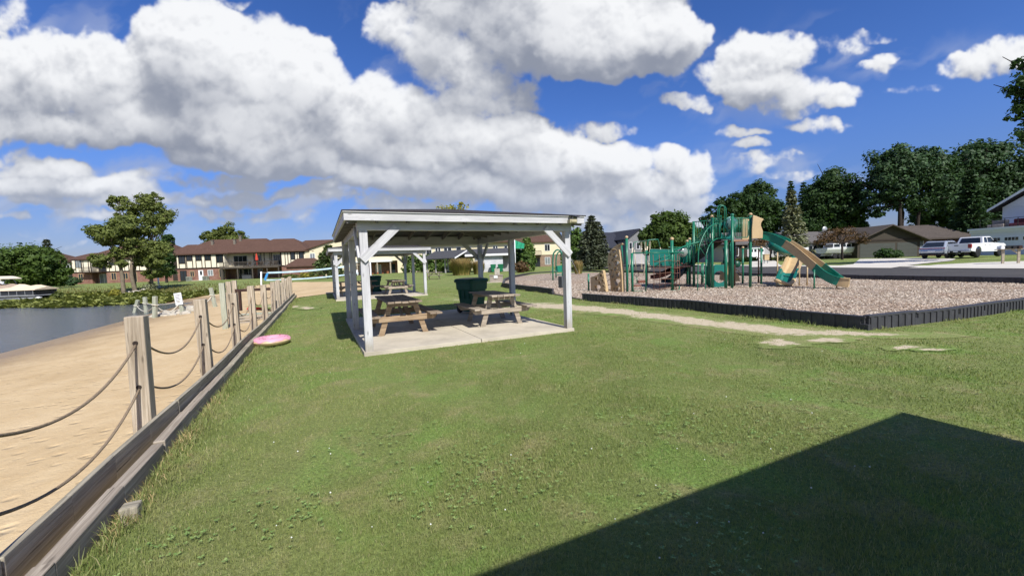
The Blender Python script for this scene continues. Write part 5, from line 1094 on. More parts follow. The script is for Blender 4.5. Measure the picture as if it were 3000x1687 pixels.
m = MB(); g = [D(*c2_(*p), 20.25) for p in ((1048, 160), (1085, 262), (1108, 360), (1135, 486), (1114, 488), (1098, 380), (1080, 280))]; o0 = g[0]; m.prism([[((p - o0).x, (p - o0).z) for p in g]], o0, X_, Z, -.05); m.build('side_board', GREEN_P, t2, bevel=.006)
tubes('rope_link', [[D(1772, y, 20), D(1778, y + 5, 20), D(1786, y + 1, 19.9)] for y in (790, 803, 818, 832, 846)], .016, DKBROWN, t2)
# ------------------------------------------------------------------ loose play pieces
b = foot(1865.5, 832); t = thing('play_steering_wheel', 'brown play steering wheel on a short post', 'play wheel', (b.x, b.y, 0)); q = D(1865.5, 804, b.y); rr_ = .14
m = MB(); m.tube([b, q - Z * rr_], .02, 6); m.build('stem', GREEN_M, t, smooth=True)
m = MB(); m.tube([q + Vector((math.cos(a) * rr_, 0, math.sin(a) * rr_)) for a in [k * math.pi / 12 for k in range(25)]], .018, 7, False); m.tube([q, q + Vector((rr_, 0, 0))], .012, 5); m.tube([q, q + Vector((0, 0, -rr_))], .012, 5); m.build('wheel_rim', DKBROWN, t, smooth=True)
for (x0_, x1_, y0_, y1_, lab) in ((1856, 1884, 832, 840, 'low dark red play step in front'), (1871, 1899, 819, 830, 'taller dark red play step behind')):
    p, q = G(x0_, y1_, .05), G(x1_, y1_, .05); hz_ = (y1_ - y0_) / 1184 * p.y; m = MB(); m.box(p.x, q.x, p.y, p.y + .4, .0, hz_); tag(m.build('play_step', BROWN_P, bevel=.015), lab + ' of the net climber', 'play step', 'dark red play steps')
# swing set
c = lambda x, y: (1780 + x * .14493, 660 + y * .14493)
sw = thing('swing_set', 'cream legged swing set with green arched ends', 'swing set', D(1890, 805, 36))
Y1_, Y2_ = 36.0, 43.5
def end_frame(fl, fr_, tl, tr, Y, back):
    a, b_, p, q = (D(*c(*k), Y) for k in (fl, fr_, tl, tr)); a.z = b_.z = -.05; dY = Vector((0, back, 0))
    arch = interp([p + Vector((0, 0, -.45)) + (a - p) * .15, p, q, q + Vector((0, 0, -.45)) + (b_ - q) * .15], 12); return a, b_, p, q
a, b_, p, q = end_frame((725, 1010), (1212, 868), (820, 312), (1020, 300), Y1_, 2)
b_ = D(*c(1212, 868), Y1_ + 3.2); b_.z = -.05
m = MB(); m.tube(interp([p.lerp(a, .16), p, p.lerp(q, .15) + Z * .06, p.lerp(q, .85) + Z * .06, q, q.lerp(b_, .2)], 18), .045, 8); m.build('arch_top', STEEL if False else GREEN_M, sw, smooth=True)
tubes('frame_leg', [[p.lerp(a, .14), a], [q.lerp(b_, .18), b_]], .045, CREAMST, sw)
a2, b2, p2, q2 = end_frame((412, 975), (852, 945), (530, 355), (735, 330), Y2_, 2); b2 = D(*c(852, 945), Y2_); b2.z = -.05
a2.z = -.05; m = MB(); m.tube(interp([p2.lerp(a2, .16), p2, p2.lerp(q2, .15) + Z * .05, q2.lerp(p2, .15) + Z * .05, q2, q2.lerp(b2, .2)], 18), .04, 8); m.build('arch_top', GREEN_M, sw, smooth=True)
b3 = D(*c(582, 935), Y2_ + 1.5); b3.z = -.05
tubes('frame_leg', [[p2.lerp(a2, .14), a2], [q2.lerp(b2, .18), b2], [p2.lerp(b3, .2), b3]], .04, CREAMST, sw)
bar0, bar1 = p2.lerp(q2, .5) + Z * .05, p.lerp(q, .5) + Z * .06; tb_('top_bar', [bar0, bar1], .05, GREEN_M, sw)
for k, f in enumerate((.2, .5, .8)):
    h = bar0.lerp(bar1, f); sd = (bar1 - bar0).normalized() * .25; zs = .55; m = MB(); m.tube([h - sd, fz(h - sd, zs)], .016, 5); m.tube([h + sd, fz(h + sd, zs)], .016, 5); m.build('swing_chain', CREAMST, sw)
    m = MB(); m.beam(fz(h - sd, zs), fz(h + sd, zs), .16, .03); m.build('swing_seat', plain('yellow_seat', (.5, .5, .08), .5, .2) if k == 0 else BLACK, sw, bevel=.008)
# green arched glider seat
gl = thing('glider_seat', 'green arched two person glider on the mulch near the far border', 'glider', G(1622, 822, .03)); Yg = G(1622, 822, .03).y
ar = lambda x0_, x1_, yt, yb_, Y: interp([D(x0_, yb_, Y), D(x0_, yt + 22, Y), D((x0_ * .8 + x1_ * .2), yt + 5, Y), D((x0_ + x1_) / 2, yt, Y), D(x0_ * .2 + x1_ * .8, yt + 5, Y), D(x1_, yt + 22, Y), D(x1_, yb_ - 8, Y)], 20)
tb_('arch_frame', ar(1620, 1648, 732, 822, Yg), .06, GREEN_M, gl); tb_('arch_frame', ar(1629, 1650, 738, 814, Yg + 1.6), .055, GREEN_M, gl)
m = MB(); p, q = D(1630, 806, Yg + .8), D(1650, 804, Yg + .8); m.beam(p, q, .45, .05); m.beam(p + Z * .5, q + Z * .5, .05, .55); m.build('seat', GREEN_P, gl, bevel=.01)
tubes('brace', [[D(1622, 792, Yg), D(1634, 796, Yg + .8)], [D(1612, 806, Yg), D(1622, 770, Yg)], [D(1697, 806, Yg + 1), D(1664, 742, Yg + .5)]], .02, STEEL, gl)
# ------------------------------------------------------------------ buildings
def at_px(px, Y): p = D(px, 790, Y); return Vector((p.x, Y, H(p.x, Y)))
class Bld:
    """local frame: x along the front to the right, y away from the viewer, z up"""
    def __init__(s, name, label, cat, p0, p1, group=None, dz=0.):
        s.p0 = Vector((p0.x, p0.y, p0.z + dz)); d = p1 - p0; s.len = math.hypot(d.x, d.y); s.t = thing(name, label, cat, s.p0, math.atan2(d.y, d.x), group)
    def b(s, m, n, mat, par=None, bev=0., sm=False): return m.build(n, mat, par or s.t, bevel=bev, world=False, smooth=sm)
    def wall(s, x0, x1, y0, y1, z0, z1, mat, name='wall'): m = MB(); m.box(x0, x1, y0, y1, z0, z1); return s.b(m, name, mat)
    def win(s, x, z, w, h, y=0., fm=TIMB, gm=GLASS, n=2, name='window'):
        m = MB(); f = .07; m.box(x - f, x, y - .05, y + .02, z - f, z + h + f); m.box(x + w, x + w + f, y - .05, y + .02, z - f, z + h + f); m.box(x, x + w, y - .05, y + .02, z - f, z); m.box(x, x + w, y - .05, y + .02, z + h, z + h + f)
        for k in range(1, n): q = x + w * k / n; m.box(q - .03, q + .03, y - .05, y + .02, z, z + h)
        o = s.b(m, name, fm); m = MB(); m.box(x, x + w, y - .015, y + .03, z, z + h); s.b(m, 'pane', gm, o); return o
    def timber(s, rects, y=0., name='timber_trim', mat=TIMB):
        m = MB()
        for i, (x0, x1, z0, z1) in enumerate(rects): e = .001 * (i % 5); m.box(x0, x1, y - .04 - e, y + .01, z0, z1)
        return s.b(m, name, mat)
    def hip(s, x0, x1, y0, y1, z, rise, hl, hr, mat, oh=.5, name='roof', axis='x'):
        x0 -= oh; x1 += oh; y0 -= oh; y1 += oh
        if axis == 'x': ym = (y0 + y1) / 2; A, Bq = Vector((x0 + hl, ym, z + rise)), Vector((x1 - hr, ym, z + rise)); c = [Vector((x0, y0, z)), Vector((x1, y0, z)), Vector((x1, y1, z)), Vector((x0, y1, z))]; F = [(c[0], c[1], Bq, A), (c[1], c[2], Bq), (c[2], c[3], A, Bq), (c[3], c[0], A)]
        else: xm = (x0 + x1) / 2; A, Bq = Vector((xm, y0 + hl, z + rise)), Vector((xm, y1 - hr, z + rise)); c = [Vector((x0, y0, z)), Vector((x1, y0, z)), Vector((x1, y1, z)), Vector((x0, y1, z))]; F = [(c[0], c[1], A), (c[1], c[2], Bq, A), (c[2], c[3], Bq), (c[3], c[0], A, Bq)]
        m = MB(); [m.poly(f) for f in F]; dn = Vector((0, 0, -.22)); m.poly([p + dn for p in c][::-1])
        [m.poly((c[i] + dn, c[(i + 1) % 4] + dn, c[(i + 1) % 4], c[i])) for i in range(4)]
        return s.b(m, name, mat)
    def gablewall(s, x0, x1, y, z, rise, th, mat): m = MB(); m.prism([[(x0, z), (x1, z), ((x0 + x1) / 2, z + rise)]], (0, y, 0), (1, 0, 0), (0, 0, 1), -th); return s.b(m, 'gable_wall', mat)
    def gable_roof(s, x0, x1, y0, y1, z, rise, mat, oh=.4, th=.16, name='roof'):      # ridge along y, gable to the front
        xm = (x0 + x1) / 2; sl = rise / (xm - x0); a = Vector((x0 - oh, 0, z - oh * sl)); b_ = Vector((xm, 0, z + rise)); c = Vector((x1 + oh, 0, z - oh * sl)); m = MB(); m.prism([[(a.x, a.z), (b_.x, b_.z), (c.x, c.z), (c.x, c.z + th), (b_.x, b_.z + th * 1.1), (a.x, a.z + th)]], (0, y0 - oh, 0), (1, 0, 0), (0, 0, 1), -(y1 - y0 + 2 * oh)); return s.b(m, name, mat)
k5 = .0166
# --- half-timbered condominium in the middle of the far bank
B1 = Bld('condominium', 'long half-timbered condominium with brown roof, wooden deck and red umbrella across the beach', 'apartment building', at_px(519, 80), at_px(879, 82.5), 'half-timbered lakeside condominiums', -.05)
X1 = lambda zx: (zx - 272) * k5
Lw, Rw = X1(805), X1(1460); Wd = X1(1772); E1 = 5.28
B1.wall(0, Lw, 0, 9, -.3, 2.55, BRICK); B1.wall(0, Lw, -.06, 9, 2.55, E1, STUCCO, 'upper_wall'); B1.wall(Rw, Wd, -.4, 9, -.3, 2.5, BRICK); B1.wall(Rw, Wd, -.46, 9, 2.5, E1, STUCCO, 'upper_wall')
B1.wall(Lw, Rw, 1.6, 9, -.3, 2.55, BRICK, 'wall'); B1.wall(Lw, Rw, 1.5, 9, 2.55, E1, STUCCO, 'upper_wall')
tv = [(0, .12)] + [(X1(x) - .06, X1(x) + .08) for x in (300, 372, 385, 450, 488, 552, 588, 655, 716, 790)]
B1.timber([(a, b, 2.6, E1 - .02) for a, b in tv] + [(-.02, Lw, 2.42, 2.62), (-.02, Lw, E1 - .25, E1)], -.06)
B1.timber([(X1(a), X1(b), z, z + .12) for a, b, z in ((300, 372, 3.45), (385, 450, 3.95), (488, 552, 3.95), (588, 655, 3.95), (716, 790, 3.45))], -.06)
tv = [(Rw, Rw + .14)] + [(X1(x) - .06, X1(x) + .08) for x in (1508, 1540, 1572, 1622, 1650, 1672, 1722)] + [(Wd - .14, Wd)]
B1.timber([(a, b, 2.55, E1 - .02) for a, b in tv] + [(Rw, Wd, 2.38, 2.56), (Rw, Wd, E1 - .25, E1)], -.46)
for a, b, z, h in ((305, 365, 3.6, 1.35), (392, 442, 4.1, .9), (494, 546, 4.1, .9), (594, 650, 4.1, .9), (722, 784, 3.6, 1.4)): B1.win(X1(a), z, X1(b) - X1(a), h, -.06)
for a, b in ((1578, 1616), (1678, 1716)): B1.win(X1(a), 3.7, X1(b) - X1(a), 1.4, -.46, TIMB, GLASS, 1)
for a, b, z, h, gm in ((415, 455, .95, .95, GLASS), (612, 664, 1.0, 1.05, GLASS_L), (738, 798, .6, 1.5, GLASS)): B1.win(X1(a), z, X1(b) - X1(a), h, 0, WHITE if gm is GLASS_L else TAN_P, gm)
for a, b in ((1592, 1620), (1690, 1718)): B1.win(X1(a), .95, X1(b) - X1(a), 1.1, -.4, TAN_P, GLASS, 2)
m = MB(); m.box(X1(505), X1(558), -.07, .02, .12, 2.12); dr = B1.b(m, 'door', WHITE); m = MB(); m.box(X1(524), X1(546), -.09, -.05, 1.15, 1.95); B1.b(m, 'pane', GLASS, dr)
m = MB(); m.box(X1(440), X1(640), -.8, 0, -.25, .14); B1.b(m, 'door_step', CONC)
B1.win(X1(305), .15, X1(370) - X1(305), 1.9, 0, TIMB, GLASS, 2, 'patio_door')
for a, b in ((865, 1012), (1105, 1170), (1325, 1400)): B1.win(X1(a), 2.75, X1(b) - X1(a), 1.95, 1.5, STEEL, GLASS, 3, 'patio_door')
for a, b in ((885, 945), (965, 1070), (1130, 1180)): B1.win(X1(a), .05, X1(b) - X1(a), 1.95, 1.6, STEEL, GLASS, 2, 'patio_door')
B1.timber([(X1(x) - .06, X1(x) + .06, 2.6, E1) for x in (1095, 1178, 1215, 1282, 1300, 1405)] + [(Lw, Rw, 3.5, 3.6)], 1.5)
m = MB(); m.box(Lw - .1, Rw + .0, -1.7, 1.48, 2.32, 2.5); m.box(Lw - .12, Rw + .02, -1.76, -1.7, 2.2, 2.55); B1.b(m, 'deck', W_DECK)
for x in (818, 995, 1160, 1326, 1455): m = MB(); w_ = .2 if x == 818 else .09; m.box(X1(x) - w_, X1(x) + w_, -1.68, -1.68 + 2 * w_, -.4, 2.3); B1.b(m, 'deck_post', W_DECK)
m = MB(); [m.box(Lw - .1, Rw, -1.74, -1.68, z, z + .09) for z in (2.62, 3.4)]
x = Lw
while x < Rw: m.box(x, x + .05, -1.73, -1.69, 2.7, 3.4); x += .2
B1.b(m, 'deck_railing', W_DECK)
B1.hip(0, X1(1330), 0, 9.5, E1 + .12, 3.0, 4.6, 3.2, SH_BROWN); B1.hip(X1(1050), Wd, -.5, 8.5, E1 + .16, 2.75, 4.2, 4.7, SH_BROWN); B1.hip(X1(880), X1(1060), -.2, 5, E1 + .10, 1.2, 2.2, .4, SH_BROWN, .3, 'roof', 'y')
for x, y, z, h in ((588, 2.6, 6.3, 1.75), (846, 2.6, 6.4, 1.7), (878, 3.8, 7.0, 1.95)): m = MB(); m.box(X1(x) - .2, X1(x) + .2, y, y + .4, z, z + h); m.box(X1(x) - .26, X1(x) + .26, y - .06, y + .46, z + h, z + h + .12); B1.b(m, 'chimney', plain('grey_brown_chimney', (.17, .15, .12), .8, .2))
B1.wall(-4.2, -.0, 5, 13, -.3, E1, W_DARK, 'side_wall'); B1.hip(-4.4, .6, 5, 13, E1 + .08, 2.4, 1.5, 2.5, SH_BROWN); B1.win(-3.1, .3, 1.9, 1.6, 5, STEEL, GLASS_L, 3)  # side wall: dark brown, with the trees' shade put into its colour
def wp(b, x, y, z=0.): return base_mat(b.t) @ Vector((x, y, z))
# things standing round it
for x, w, lab in ((425, .75, 'beige air conditioning unit left of the white door of the long condominium'), (607, .85, 'pale green air conditioning unit right of the white door of the long condominium')):
    p = wp(B1, X1(x), -.75); t = thing('air_conditioner', lab, 'air conditioner', (p.x, p.y, H(p.x, p.y)), B1.t.rotation_euler.z, 'outdoor air conditioners'); m = MB(); m.box(-w / 2, w / 2, -.38, .38, 0, .85); m.build('cabinet', plain('ac_cabinet', (.30, .32, .27), .6, .2), t, bevel=.03, world=False)
    m = MB(); [m.box(-w / 2 + .06, w / 2 - .06, -.395, -.38, .12 + k * .1, .16 + k * .1) for k in range(7)]; m.build('grille', BLACK, t, world=False)
p = wp(B1, X1(1196), -.9, 2.5); t = thing('patio_umbrella', 'folded red patio umbrella standing on the condominium deck', 'umbrella', p, 0); m = MB(); m.lathe([(.03, 0), (.03, 1.0), (.10, 1.05), (.28, 1.25), (.24, 1.7), (.12, 2.35), (.02, 2.6)], (0, 0, 0), 10); m.build('canopy', REDC, t, world=False)
for k, (x, y, z) in enumerate(((930, -1.0, 2.5), (1090, -.6, 2.5), (1250, -1.0, 2.5), (1340, -.8, 2.5), (1400, -.9, 2.5), (950, -.6, 0.), (1100, -.5, 0.))):
    p = wp(B1, X1(x), y, z); 
    if z == 0: p.z = H(p.x, p.y)
    t = thing('patio_chair', 'dark patio chair on the condominium deck behind the railing' if z else 'dark patio chair in the shade under the condominium deck', 'chair', p, random.uniform(-.6, .6), 'dark patio chairs on the deck' if z else 'dark patio chairs under the deck')
    m = MB(); m.box(-.28, .28, -.28, .28, .4, .46); m.build('seat', TIMB, t, world=False); m = MB(); m.box(-.28, .28, .25, .31, .46, 1.0); m.build('backrest', TIMB, t, world=False)
    for sx in (-1, 1):
        for sy in (-1, 1): m = MB(); m.box(sx * .26 - .02, sx * .26 + .02, sy * .26 - .02, sy * .26 + .02, 0, .4); m.build('leg', TIMB, t, world=False)
p = wp(B1, X1(1075), -.6); m = MB(); m.box(-.9, .9, -.5, .5, 0, .75); m.box(-.95, .95, -.55, .55, .75, .82); o = m.build('storage_chest', plain('slate_chest', (.06, .065, .075), .6, .2), bevel=.03); o.location = (p.x, p.y, H(p.x, p.y)); tag(o, 'slate grey storage chest under the condominium deck', 'chest')
# --- second half-timbered building, behind the willows
B2 = Bld('condominium', 'half-timbered brick condominium standing behind the tall willow trees', 'apartment building', at_px(211, 85), at_px(484, 87), 'half-timbered lakeside condominiums', -.1)
k6 = .01735; X2 = lambda zx: (zx - 874) * k6; W2 = X2(2020); E2 = 5.25
for a, b, y in ((874, 1085, 0), (1245, 2020, 0)): B2.wall(X2(a), X2(b), y, 9, -.5, 2.6, BRICK); B2.wall(X2(a), X2(b), y - .06, 9, 2.6, E2, STUCCO, 'upper_wall')
B2.wall(X2(1085), X2(1245), 1.3, 9, -.5, 2.55, BRICK); B2.wall(X2(1085), X2(1245), 1.25, 9, 2.55, E2, STUCCO, 'upper_wall')
B2.timber([(X2(x) - .05, X2(x) + .08, 2.6, E2) for x in (878, 918, 985, 1003, 1060, 1082, 1250, 1285, 1352, 1405, 1455, 1500, 1560, 1620, 1700)] + [(0, X2(1085), 2.45, 2.62), (0, X2(1085), E2 - .2, E2), (X2(1245), W2, 2.45, 2.62), (X2(1245), W2, E2 - .2, E2)], -.06)
for a, b, z, h, gm in ((922, 980, 3.6, 1.4, GLASS_L), (1290, 1350, 3.9, 1.1, GLASS), (1570, 1615, 3.6, 1.4, GLASS)): B2.win(X2(a), z, X2(b) - X2(a), h, -.06, TIMB, gm)
for a, b, z, h in ((940, 985, .8, 1.4), (1300, 1350, .8, 1.4), (1430, 1480, .9, 1.2), (1530, 1580, .2, 1.9)): B2.win(X2(a), z, X2(b) - X2(a), h, 0, TAN_P, GLASS)
B2.win(X2(1112), .0, X2(1205) - X2(1112), 2.0, 1.3, WHITE, GLASS_L, 2, 'patio_door'); B2.win(X2(1110), 2.7, 1.6, 1.9, 1.25, TIMB, GLASS, 2, 'patio_door')
m = MB(); m.box(X2(1010), X2(1250), -1.3, 1.2, 2.4, 2.6); [m.box(X2(1010), X2(1250), -1.3, -1.25, z, z + .08) for z in (2.75, 3.5)]; x = X2(1010)
while x < X2(1250): m.box(x, x + .06, -1.29, -1.26, 2.6, 3.5); x += .22
B2.b(m, 'balcony', TIMB)
B2.wall(-1.7, -.02, 2.5, 9, -.5, E2, W_DARK, 'side_wall'); B2.hip(-1.7, X2(1300), 1.0, 9, E2 + .05, 1.5, 2, 2, SH_BROWN); B2.hip(X2(1000), W2, 0, 9.5, E2 + .1, 3.3, 6.0, 4.2, SH_BROWN)  # dark brown side wall, its shaded look is in the colour
# --- far left house behind the round tree
B3 = Bld('house', 'cream and brick house mostly hidden behind the round dark tree', 'house', at_px(-70, 92), at_px(190, 96), None, -.2)
B3.wall(0, B3.len, 0, 9, -.4, 2.6, BRICK2); B3.wall(0, B3.len, -.05, 9, 2.6, 5.4, STUCCO, 'upper_wall'); B3.hip(0, B3.len, 0, 9, 5.4, 2.3, 4, 4, SH_BROWN); xg = 10.2; B3.gablewall(xg, xg + 4.2, -.2, 5.6, 2.3, .2, STUCCO); B3.gable_roof(xg, xg + 4.2, -.2, 4, 5.6, 2.3, SH_BROWN)
m = MB(); m.box(8.6, 9.3, 3, 3.7, 6.5, 9.0); B3.b(m, 'chimney', BRICK)
for x in (1.5, 5, 8.5, 12, 16): B3.win(x, 3.4, 1.2, 1.3, -.05, WHITE, GLASS)
for x in (2.5, 8.0, 12.5): B3.win(x, .5, 1.6, 1.5, 0, WHITE, GLASS_L)
B3.timber([(x, x + .12, 2.6, 5.4) for x in (0, 3.5, 7, 10.5, 14, 18)], -.05)
# --- cream gabled condominium behind the volleyball court
B4 = Bld('condominium', 'cream gabled condominium with wide brown roof behind the volleyball net', 'apartment building', at_px(897, 82), at_px(1118, 82), None, -.2)
s4 = 82 / 1184; L4 = B4.len
B4.wall(0, L4, 0, 10, -.4, 5.5, CREAM); B4.gablewall(0, L4, 0, 5.5, 2.25, .2, CREAM); B4.gable_roof(0, L4, 0, 10, 5.5, 2.25, SH_BROWN, .35)
B4.wall(-5.6, -.02, 2.5, 12, -.4, 5.55, CREAM); B4.hip(-5.6, 12, 2.5, 13, 5.6, 2.5, 2.2, 2, SH_BROWN, .3)
for x, z, w_ in ((1.0, 3.9, .9),): B4.win(x, z, w_, .95, 0, WHITE, GLASS_L)
for x in (-1.9, -.9): B4.win(x, 4.4, .5, .5, 2.5, TIMB, GLASS, 1)
B4.timber([(1.4 + 1.0 * k, 1.75 + 1.0 * k, 5.3, 5.4) for k in range(1)], 0); B4.wall(-2.2, 3.6, -3.2, -.02, -.4, 2.4, BRICK); B4.hip(-2.2, 3.6, -3.2, .6, 2.45, 1.5, 1.5, 1.5, SH_BROWN, .3)
# --- long cream building behind the shelters
B5 = Bld('condominium', 'long cream condominium with paired white windows seen under the shelter roofs', 'apartment building', at_px(1040, 78), at_px(1502, 78), None, -.1)
s5 = 78 / 1184; X5 = lambda px: (px - 1040) * s5; L5 = B5.len
B5.wall(X5(1165), L5, 0, 9, -.4, 5.6, CREAM); B5.wall(0, X5(1165), 0, 9, 2.75, 5.6, CREAM, 'upper_wall'); B5.wall(0, X5(1165), 1.6, 9, -.4, 2.75, BRICK, 'wall'); B5.hip(0, L5, -.2, 9, 5.7, 2.2, 3, 3, SH_BROWN)
for a, b in ((1251, 1258), (1259, 1266), (1278, 1284), (1286, 1292), (1303, 1312), (1314, 1324), (1339, 1352), (1372, 1381), (1446, 1452), (1454, 1459), (1479, 1487), (1090, 1100), (1140, 1152)): B5.win(X5(a), 3.6, X5(b) - X5(a), 1.25, 0, WHITE, GLASS, 1)
B5.win(X5(1094), .1, X5(1108) - X5(1094), 1.9, 1.6, WHITE, GLASS_L, 2, 'patio_door'); B5.win(X5(1137), .05, .9, 2.0, 1.6, TIMB, GLASS, 1, 'patio_door'); B5.win(X5(1046), .3, .9, 1.6, 1.6, WHITE, GLASS, 1)
m = MB(); m.box(0, X5(1150), -1.0, 1.55, 2.55, 2.72); B5.b(m, 'patio_roof', WHITE)
for x in (1052, 1110, 1148): m = MB(); m.box(X5(x) - .1, X5(x) + .1, -.9, -.7, -.3, 2.55); B5.b(m, 'patio_post', W_POST)
p = wp(B5, X5(1052), -1.6); t = thing('garden_chair', 'white slatted garden chair on the patio lawn behind the further shelter', 'chair', on(p.x, p.y), .3)
m = MB(); m.box(-.3, .3, -.3, .35, .32, .38); m.build('seat', WHITE, t, world=False); m = MB(); [m.beam((-.24 + .12 * k, .3, .38), (-.24 + .12 * k, .55, 1.05), .1, .03) for k in range(5)]; m.build('backrest', WHITE, t, world=False)
for sx in (-1, 1): m = MB(); m.box(sx * .3 - .05, sx * .3 + .05, -.35, -.28, 0, .55); m.box(sx * .3 - .06, sx * .3 + .06, -.36, .4, .55, .6); m.build('leg', WHITE, t, world=False)
for x, s_ in ((1112, .5), (1127, .35), (1141, .6), (1098, .4)): p = wp(B5, X5(x), -1.3); o = MB().lathe([(.14, 0), (.22, .4), (.25, .4), (.25, .46), (.2, .46), (.19, .4)], (0, 0, 0), 12).build('flower_pot', plain('terracotta', (.35, .13, .06), .8, .2)); o.location = on(p.x, p.y); o.scale = (s_ * 2, s_ * 2, s_ * 1.6); tag(o, 'terracotta pot on the brick patio edge behind the further shelter', 'pot', 'terracotta pots along the patio')
# --- right-hand cream and brick house with balcony
B6 = Bld('house', 'cream over brick house with brown hip roof and small balcony beyond the flag', 'house', at_px(1560, 90), at_px(1642, 90), None, -.1); s6 = 90 / 1184; X6 = lambda px: (px - 1560) * s6
B6.wall(0, B6.len, 0, 9, -.4, 2.7, BRICK2); B6.wall(0, B6.len, -.06, 9, 2.7, 5.6, CREAM, 'upper_wall'); B6.hip(-5, B6.len, 0, 9, 5.65, 2.3, 3, 4.2, SH_BROWN, .45)
for z, h, gm in ((3.6, 1.35, GLASS), (.6, 1.5, GLASS_L)): B6.win(X6(1598), z, X6(1612) - X6(1598), h, -.06 if z > 3 else 0, WHITE, gm)
m = MB(); m.box(.3, 2.0, -1.3, 0, 2.55, 2.72); m.box(.3, 2.0, -1.3, -1.25, 3.5, 3.6); [m.box(.3 + .24 * k, .36 + .24 * k, -1.29, -1.26, 2.72, 3.5) for k in range(8)]; B6.b(m, 'balcony', W_DARK); B6.win(.5, .1, 1.2, 1.9, 0, TIMB, GLASS, 2, 'patio_door')
# --- white block bathhouse and its open shelter
B7 = Bld('bathhouse', 'low white block bathhouse with dark roof behind the green carts', 'bathhouse', at_px(1392, 61), at_px(1490, 61), None, -.05); s7 = 61 / 1184; X7 = lambda px: (px - 1392) * s7
B7.wall(0, X7(1474), 0, 5, -.3, 2.55, BLOCK); B7.wall(X7(1474), B7.len, 1.2, 5, -.3, 2.55, LGREYS); B7.hip(-1.2, B7.len + .2, -.1, 5, 2.75, .95, .4, .4, SH_MID, .35)
m = MB(); m.box(-1.4, B7.len + .4, -.5, -.44, 2.5, 2.8); B7.b(m, 'fascia', WHITE); m = MB(); m.box(X7(1392), X7(1474), -.02, 0, -.1, .15); B7.b(m, 'plinth', CONC)
B8 = Bld('open_shelter', 'small open shelter with dark gabled roof on four grey posts by the hedge', 'shelter', at_px(1250, 66), at_px(1335, 62), None, -.05); L8 = B8.len
for f in (.02, .32, .65, .98): m = MB(); m.box(L8 * f - .08, L8 * f + .08, 0, .16, -.2, 2.25); B8.b(m, 'post', LGREYS); 
for f in (.02, .98): m = MB(); m.box(L8 * f - .08, L8 * f + .08, 4.6, 4.76, -.2, 2.25); B8.b(m, 'post', LGREYS)
m = MB(); m.prism([[(-.6, 2.2), (2.4, 3.45), (5.4, 2.2), (5.4, 2.32), (2.4, 3.6), (-.6, 2.32)]], (-.5, 0, 0), (0, 1, 0), (0, 0, 1), L8 + 1.0); B8.b(m, 'roof', SH_MID)
m = MB(); m.prism([[(-.62, 2.15), (2.4, 3.4), (5.42, 2.15), (5.42, 2.36), (2.4, 3.63), (-.62, 2.36)]], (L8 + .5, 0, 0), (0, 1, 0), (0, 0, 1), .05); B8.b(m, 'gable_trim', WHITE)
C2 = None
for px, lab in ((1445, 'left of the two green carts against the white bathhouse wall'), (1467, 'right of the two green carts against the white bathhouse wall')):
    p = D(px, 790, 60.2)
    if C2 is None: C2 = make_cart((p.x, 60.2, H(p.x, 60.2)), .1, lab, BIN_G2, 1.12, 'green carts at the bathhouse')
    else: dup(C2, (p.x, 60.2, H(p.x, 60.2)), -.05, lab)
# drinking fountain, flag
p = G(1454, 826, .02); t = thing('drinking_fountain', 'grey concrete block fountain with upright slab on the lawn', 'fountain', (p.x, p.y, 0), .05)
m = MB(); m.box(-.55, .55, -.3, .3, -.1, .55); m.box(-.6, .6, -.34, .34, .55, .62); m.build('base_block', plain('grey_brown_concrete', (.30, .26, .22), .9, .2), t, bevel=.02, world=False); m = MB(); m.box(-.12, .32, -.05, .2, .62, 1.15); m.build('slab', STONE, t, bevel=.02, world=False); m = MB(); m.box(-.2, .12, -.36, -.34, .36, .56); m.build('plate', WHITE, t, world=False)
m = MB(); m.box(-1.1, .75, -.6, .5, -.1, .035); o = m.build('concrete_pad', CONC); o.location = (p.x, p.y, 0); o['kind'] = 'structure'
p = D(1510.5, 790, 58); hz_ = H(p.x, 58); t = thing('flagpole', 'white flagpole flying a drooping green flag', 'flagpole', (p.x, 58, hz_)); m = MB(); m.tube([(p.x, 58, hz_ - .2), (p.x, 58, D(1508, 703, 58).z)], .06, 8); m.build('pole', WHITE, t, smooth=True)
m = MB(); A_, B_, C_ = D(1509, 704, 58), D(1509.5, 728, 58), D(1535, 728, 58); E_ = D(1537, 714, 58); n_ = 10
for i in range(n_):
    for j in range(4):
        f = lambda a, b: (A_.lerp(E_, a / n_)).lerp(B_.lerp(C_, a / n_), b / 4) + Vector((0, .12 * math.sin(a * 1.3 + b * .4), 0)); m.poly([f(i, j), f(i + 1, j), f(i + 1, j + 1), f(i, j + 1)])
m.build('flag', plain('green_flag_cloth', (.03, .36, .20), .9, .2), t, smooth=True, recalc=False)
# --- right side of the road
B9 = Bld('house', 'grey house with steep slate roof behind the swing set', 'house', at_px(1838, 76), at_px(1905, 78), None, -.1); L9 = B9.len
B9.wall(0, L9, 0, 9, -.4, 4.9, GREYS); B9.gablewall(0, L9, 0, 4.9, 1.75, .2, GREYS); B9.gable_roof(0, L9, 0, 9, 4.9, 1.75, SH_NAVY, .35); B9.wall(-4.5, 0, 2, 10, -.4, 3.4, GREYS); m = MB(); m.poly([(-5.4, 1.4, 3.3), (.6, 1.4, 3.3), (1.4, 6, 6.6), (-3.0, 6, 6.6)]); m.poly([(-5.4, 10.6, 3.3), (.6, 10.6, 3.3), (1.4, 6, 6.6), (-3.0, 6, 6.6)][::-1]); m.poly([(-5.4, 1.4, 3.3), (-3, 6, 6.6), (-5.4, 10.6, 3.3)]); B9.b(m, 'side_roof', SH_NAVY)
for x in (.5, 2.2, 3.3): B9.win(x, 3.0, .6, 1.2, 0, WHITE, GLASS, 1)
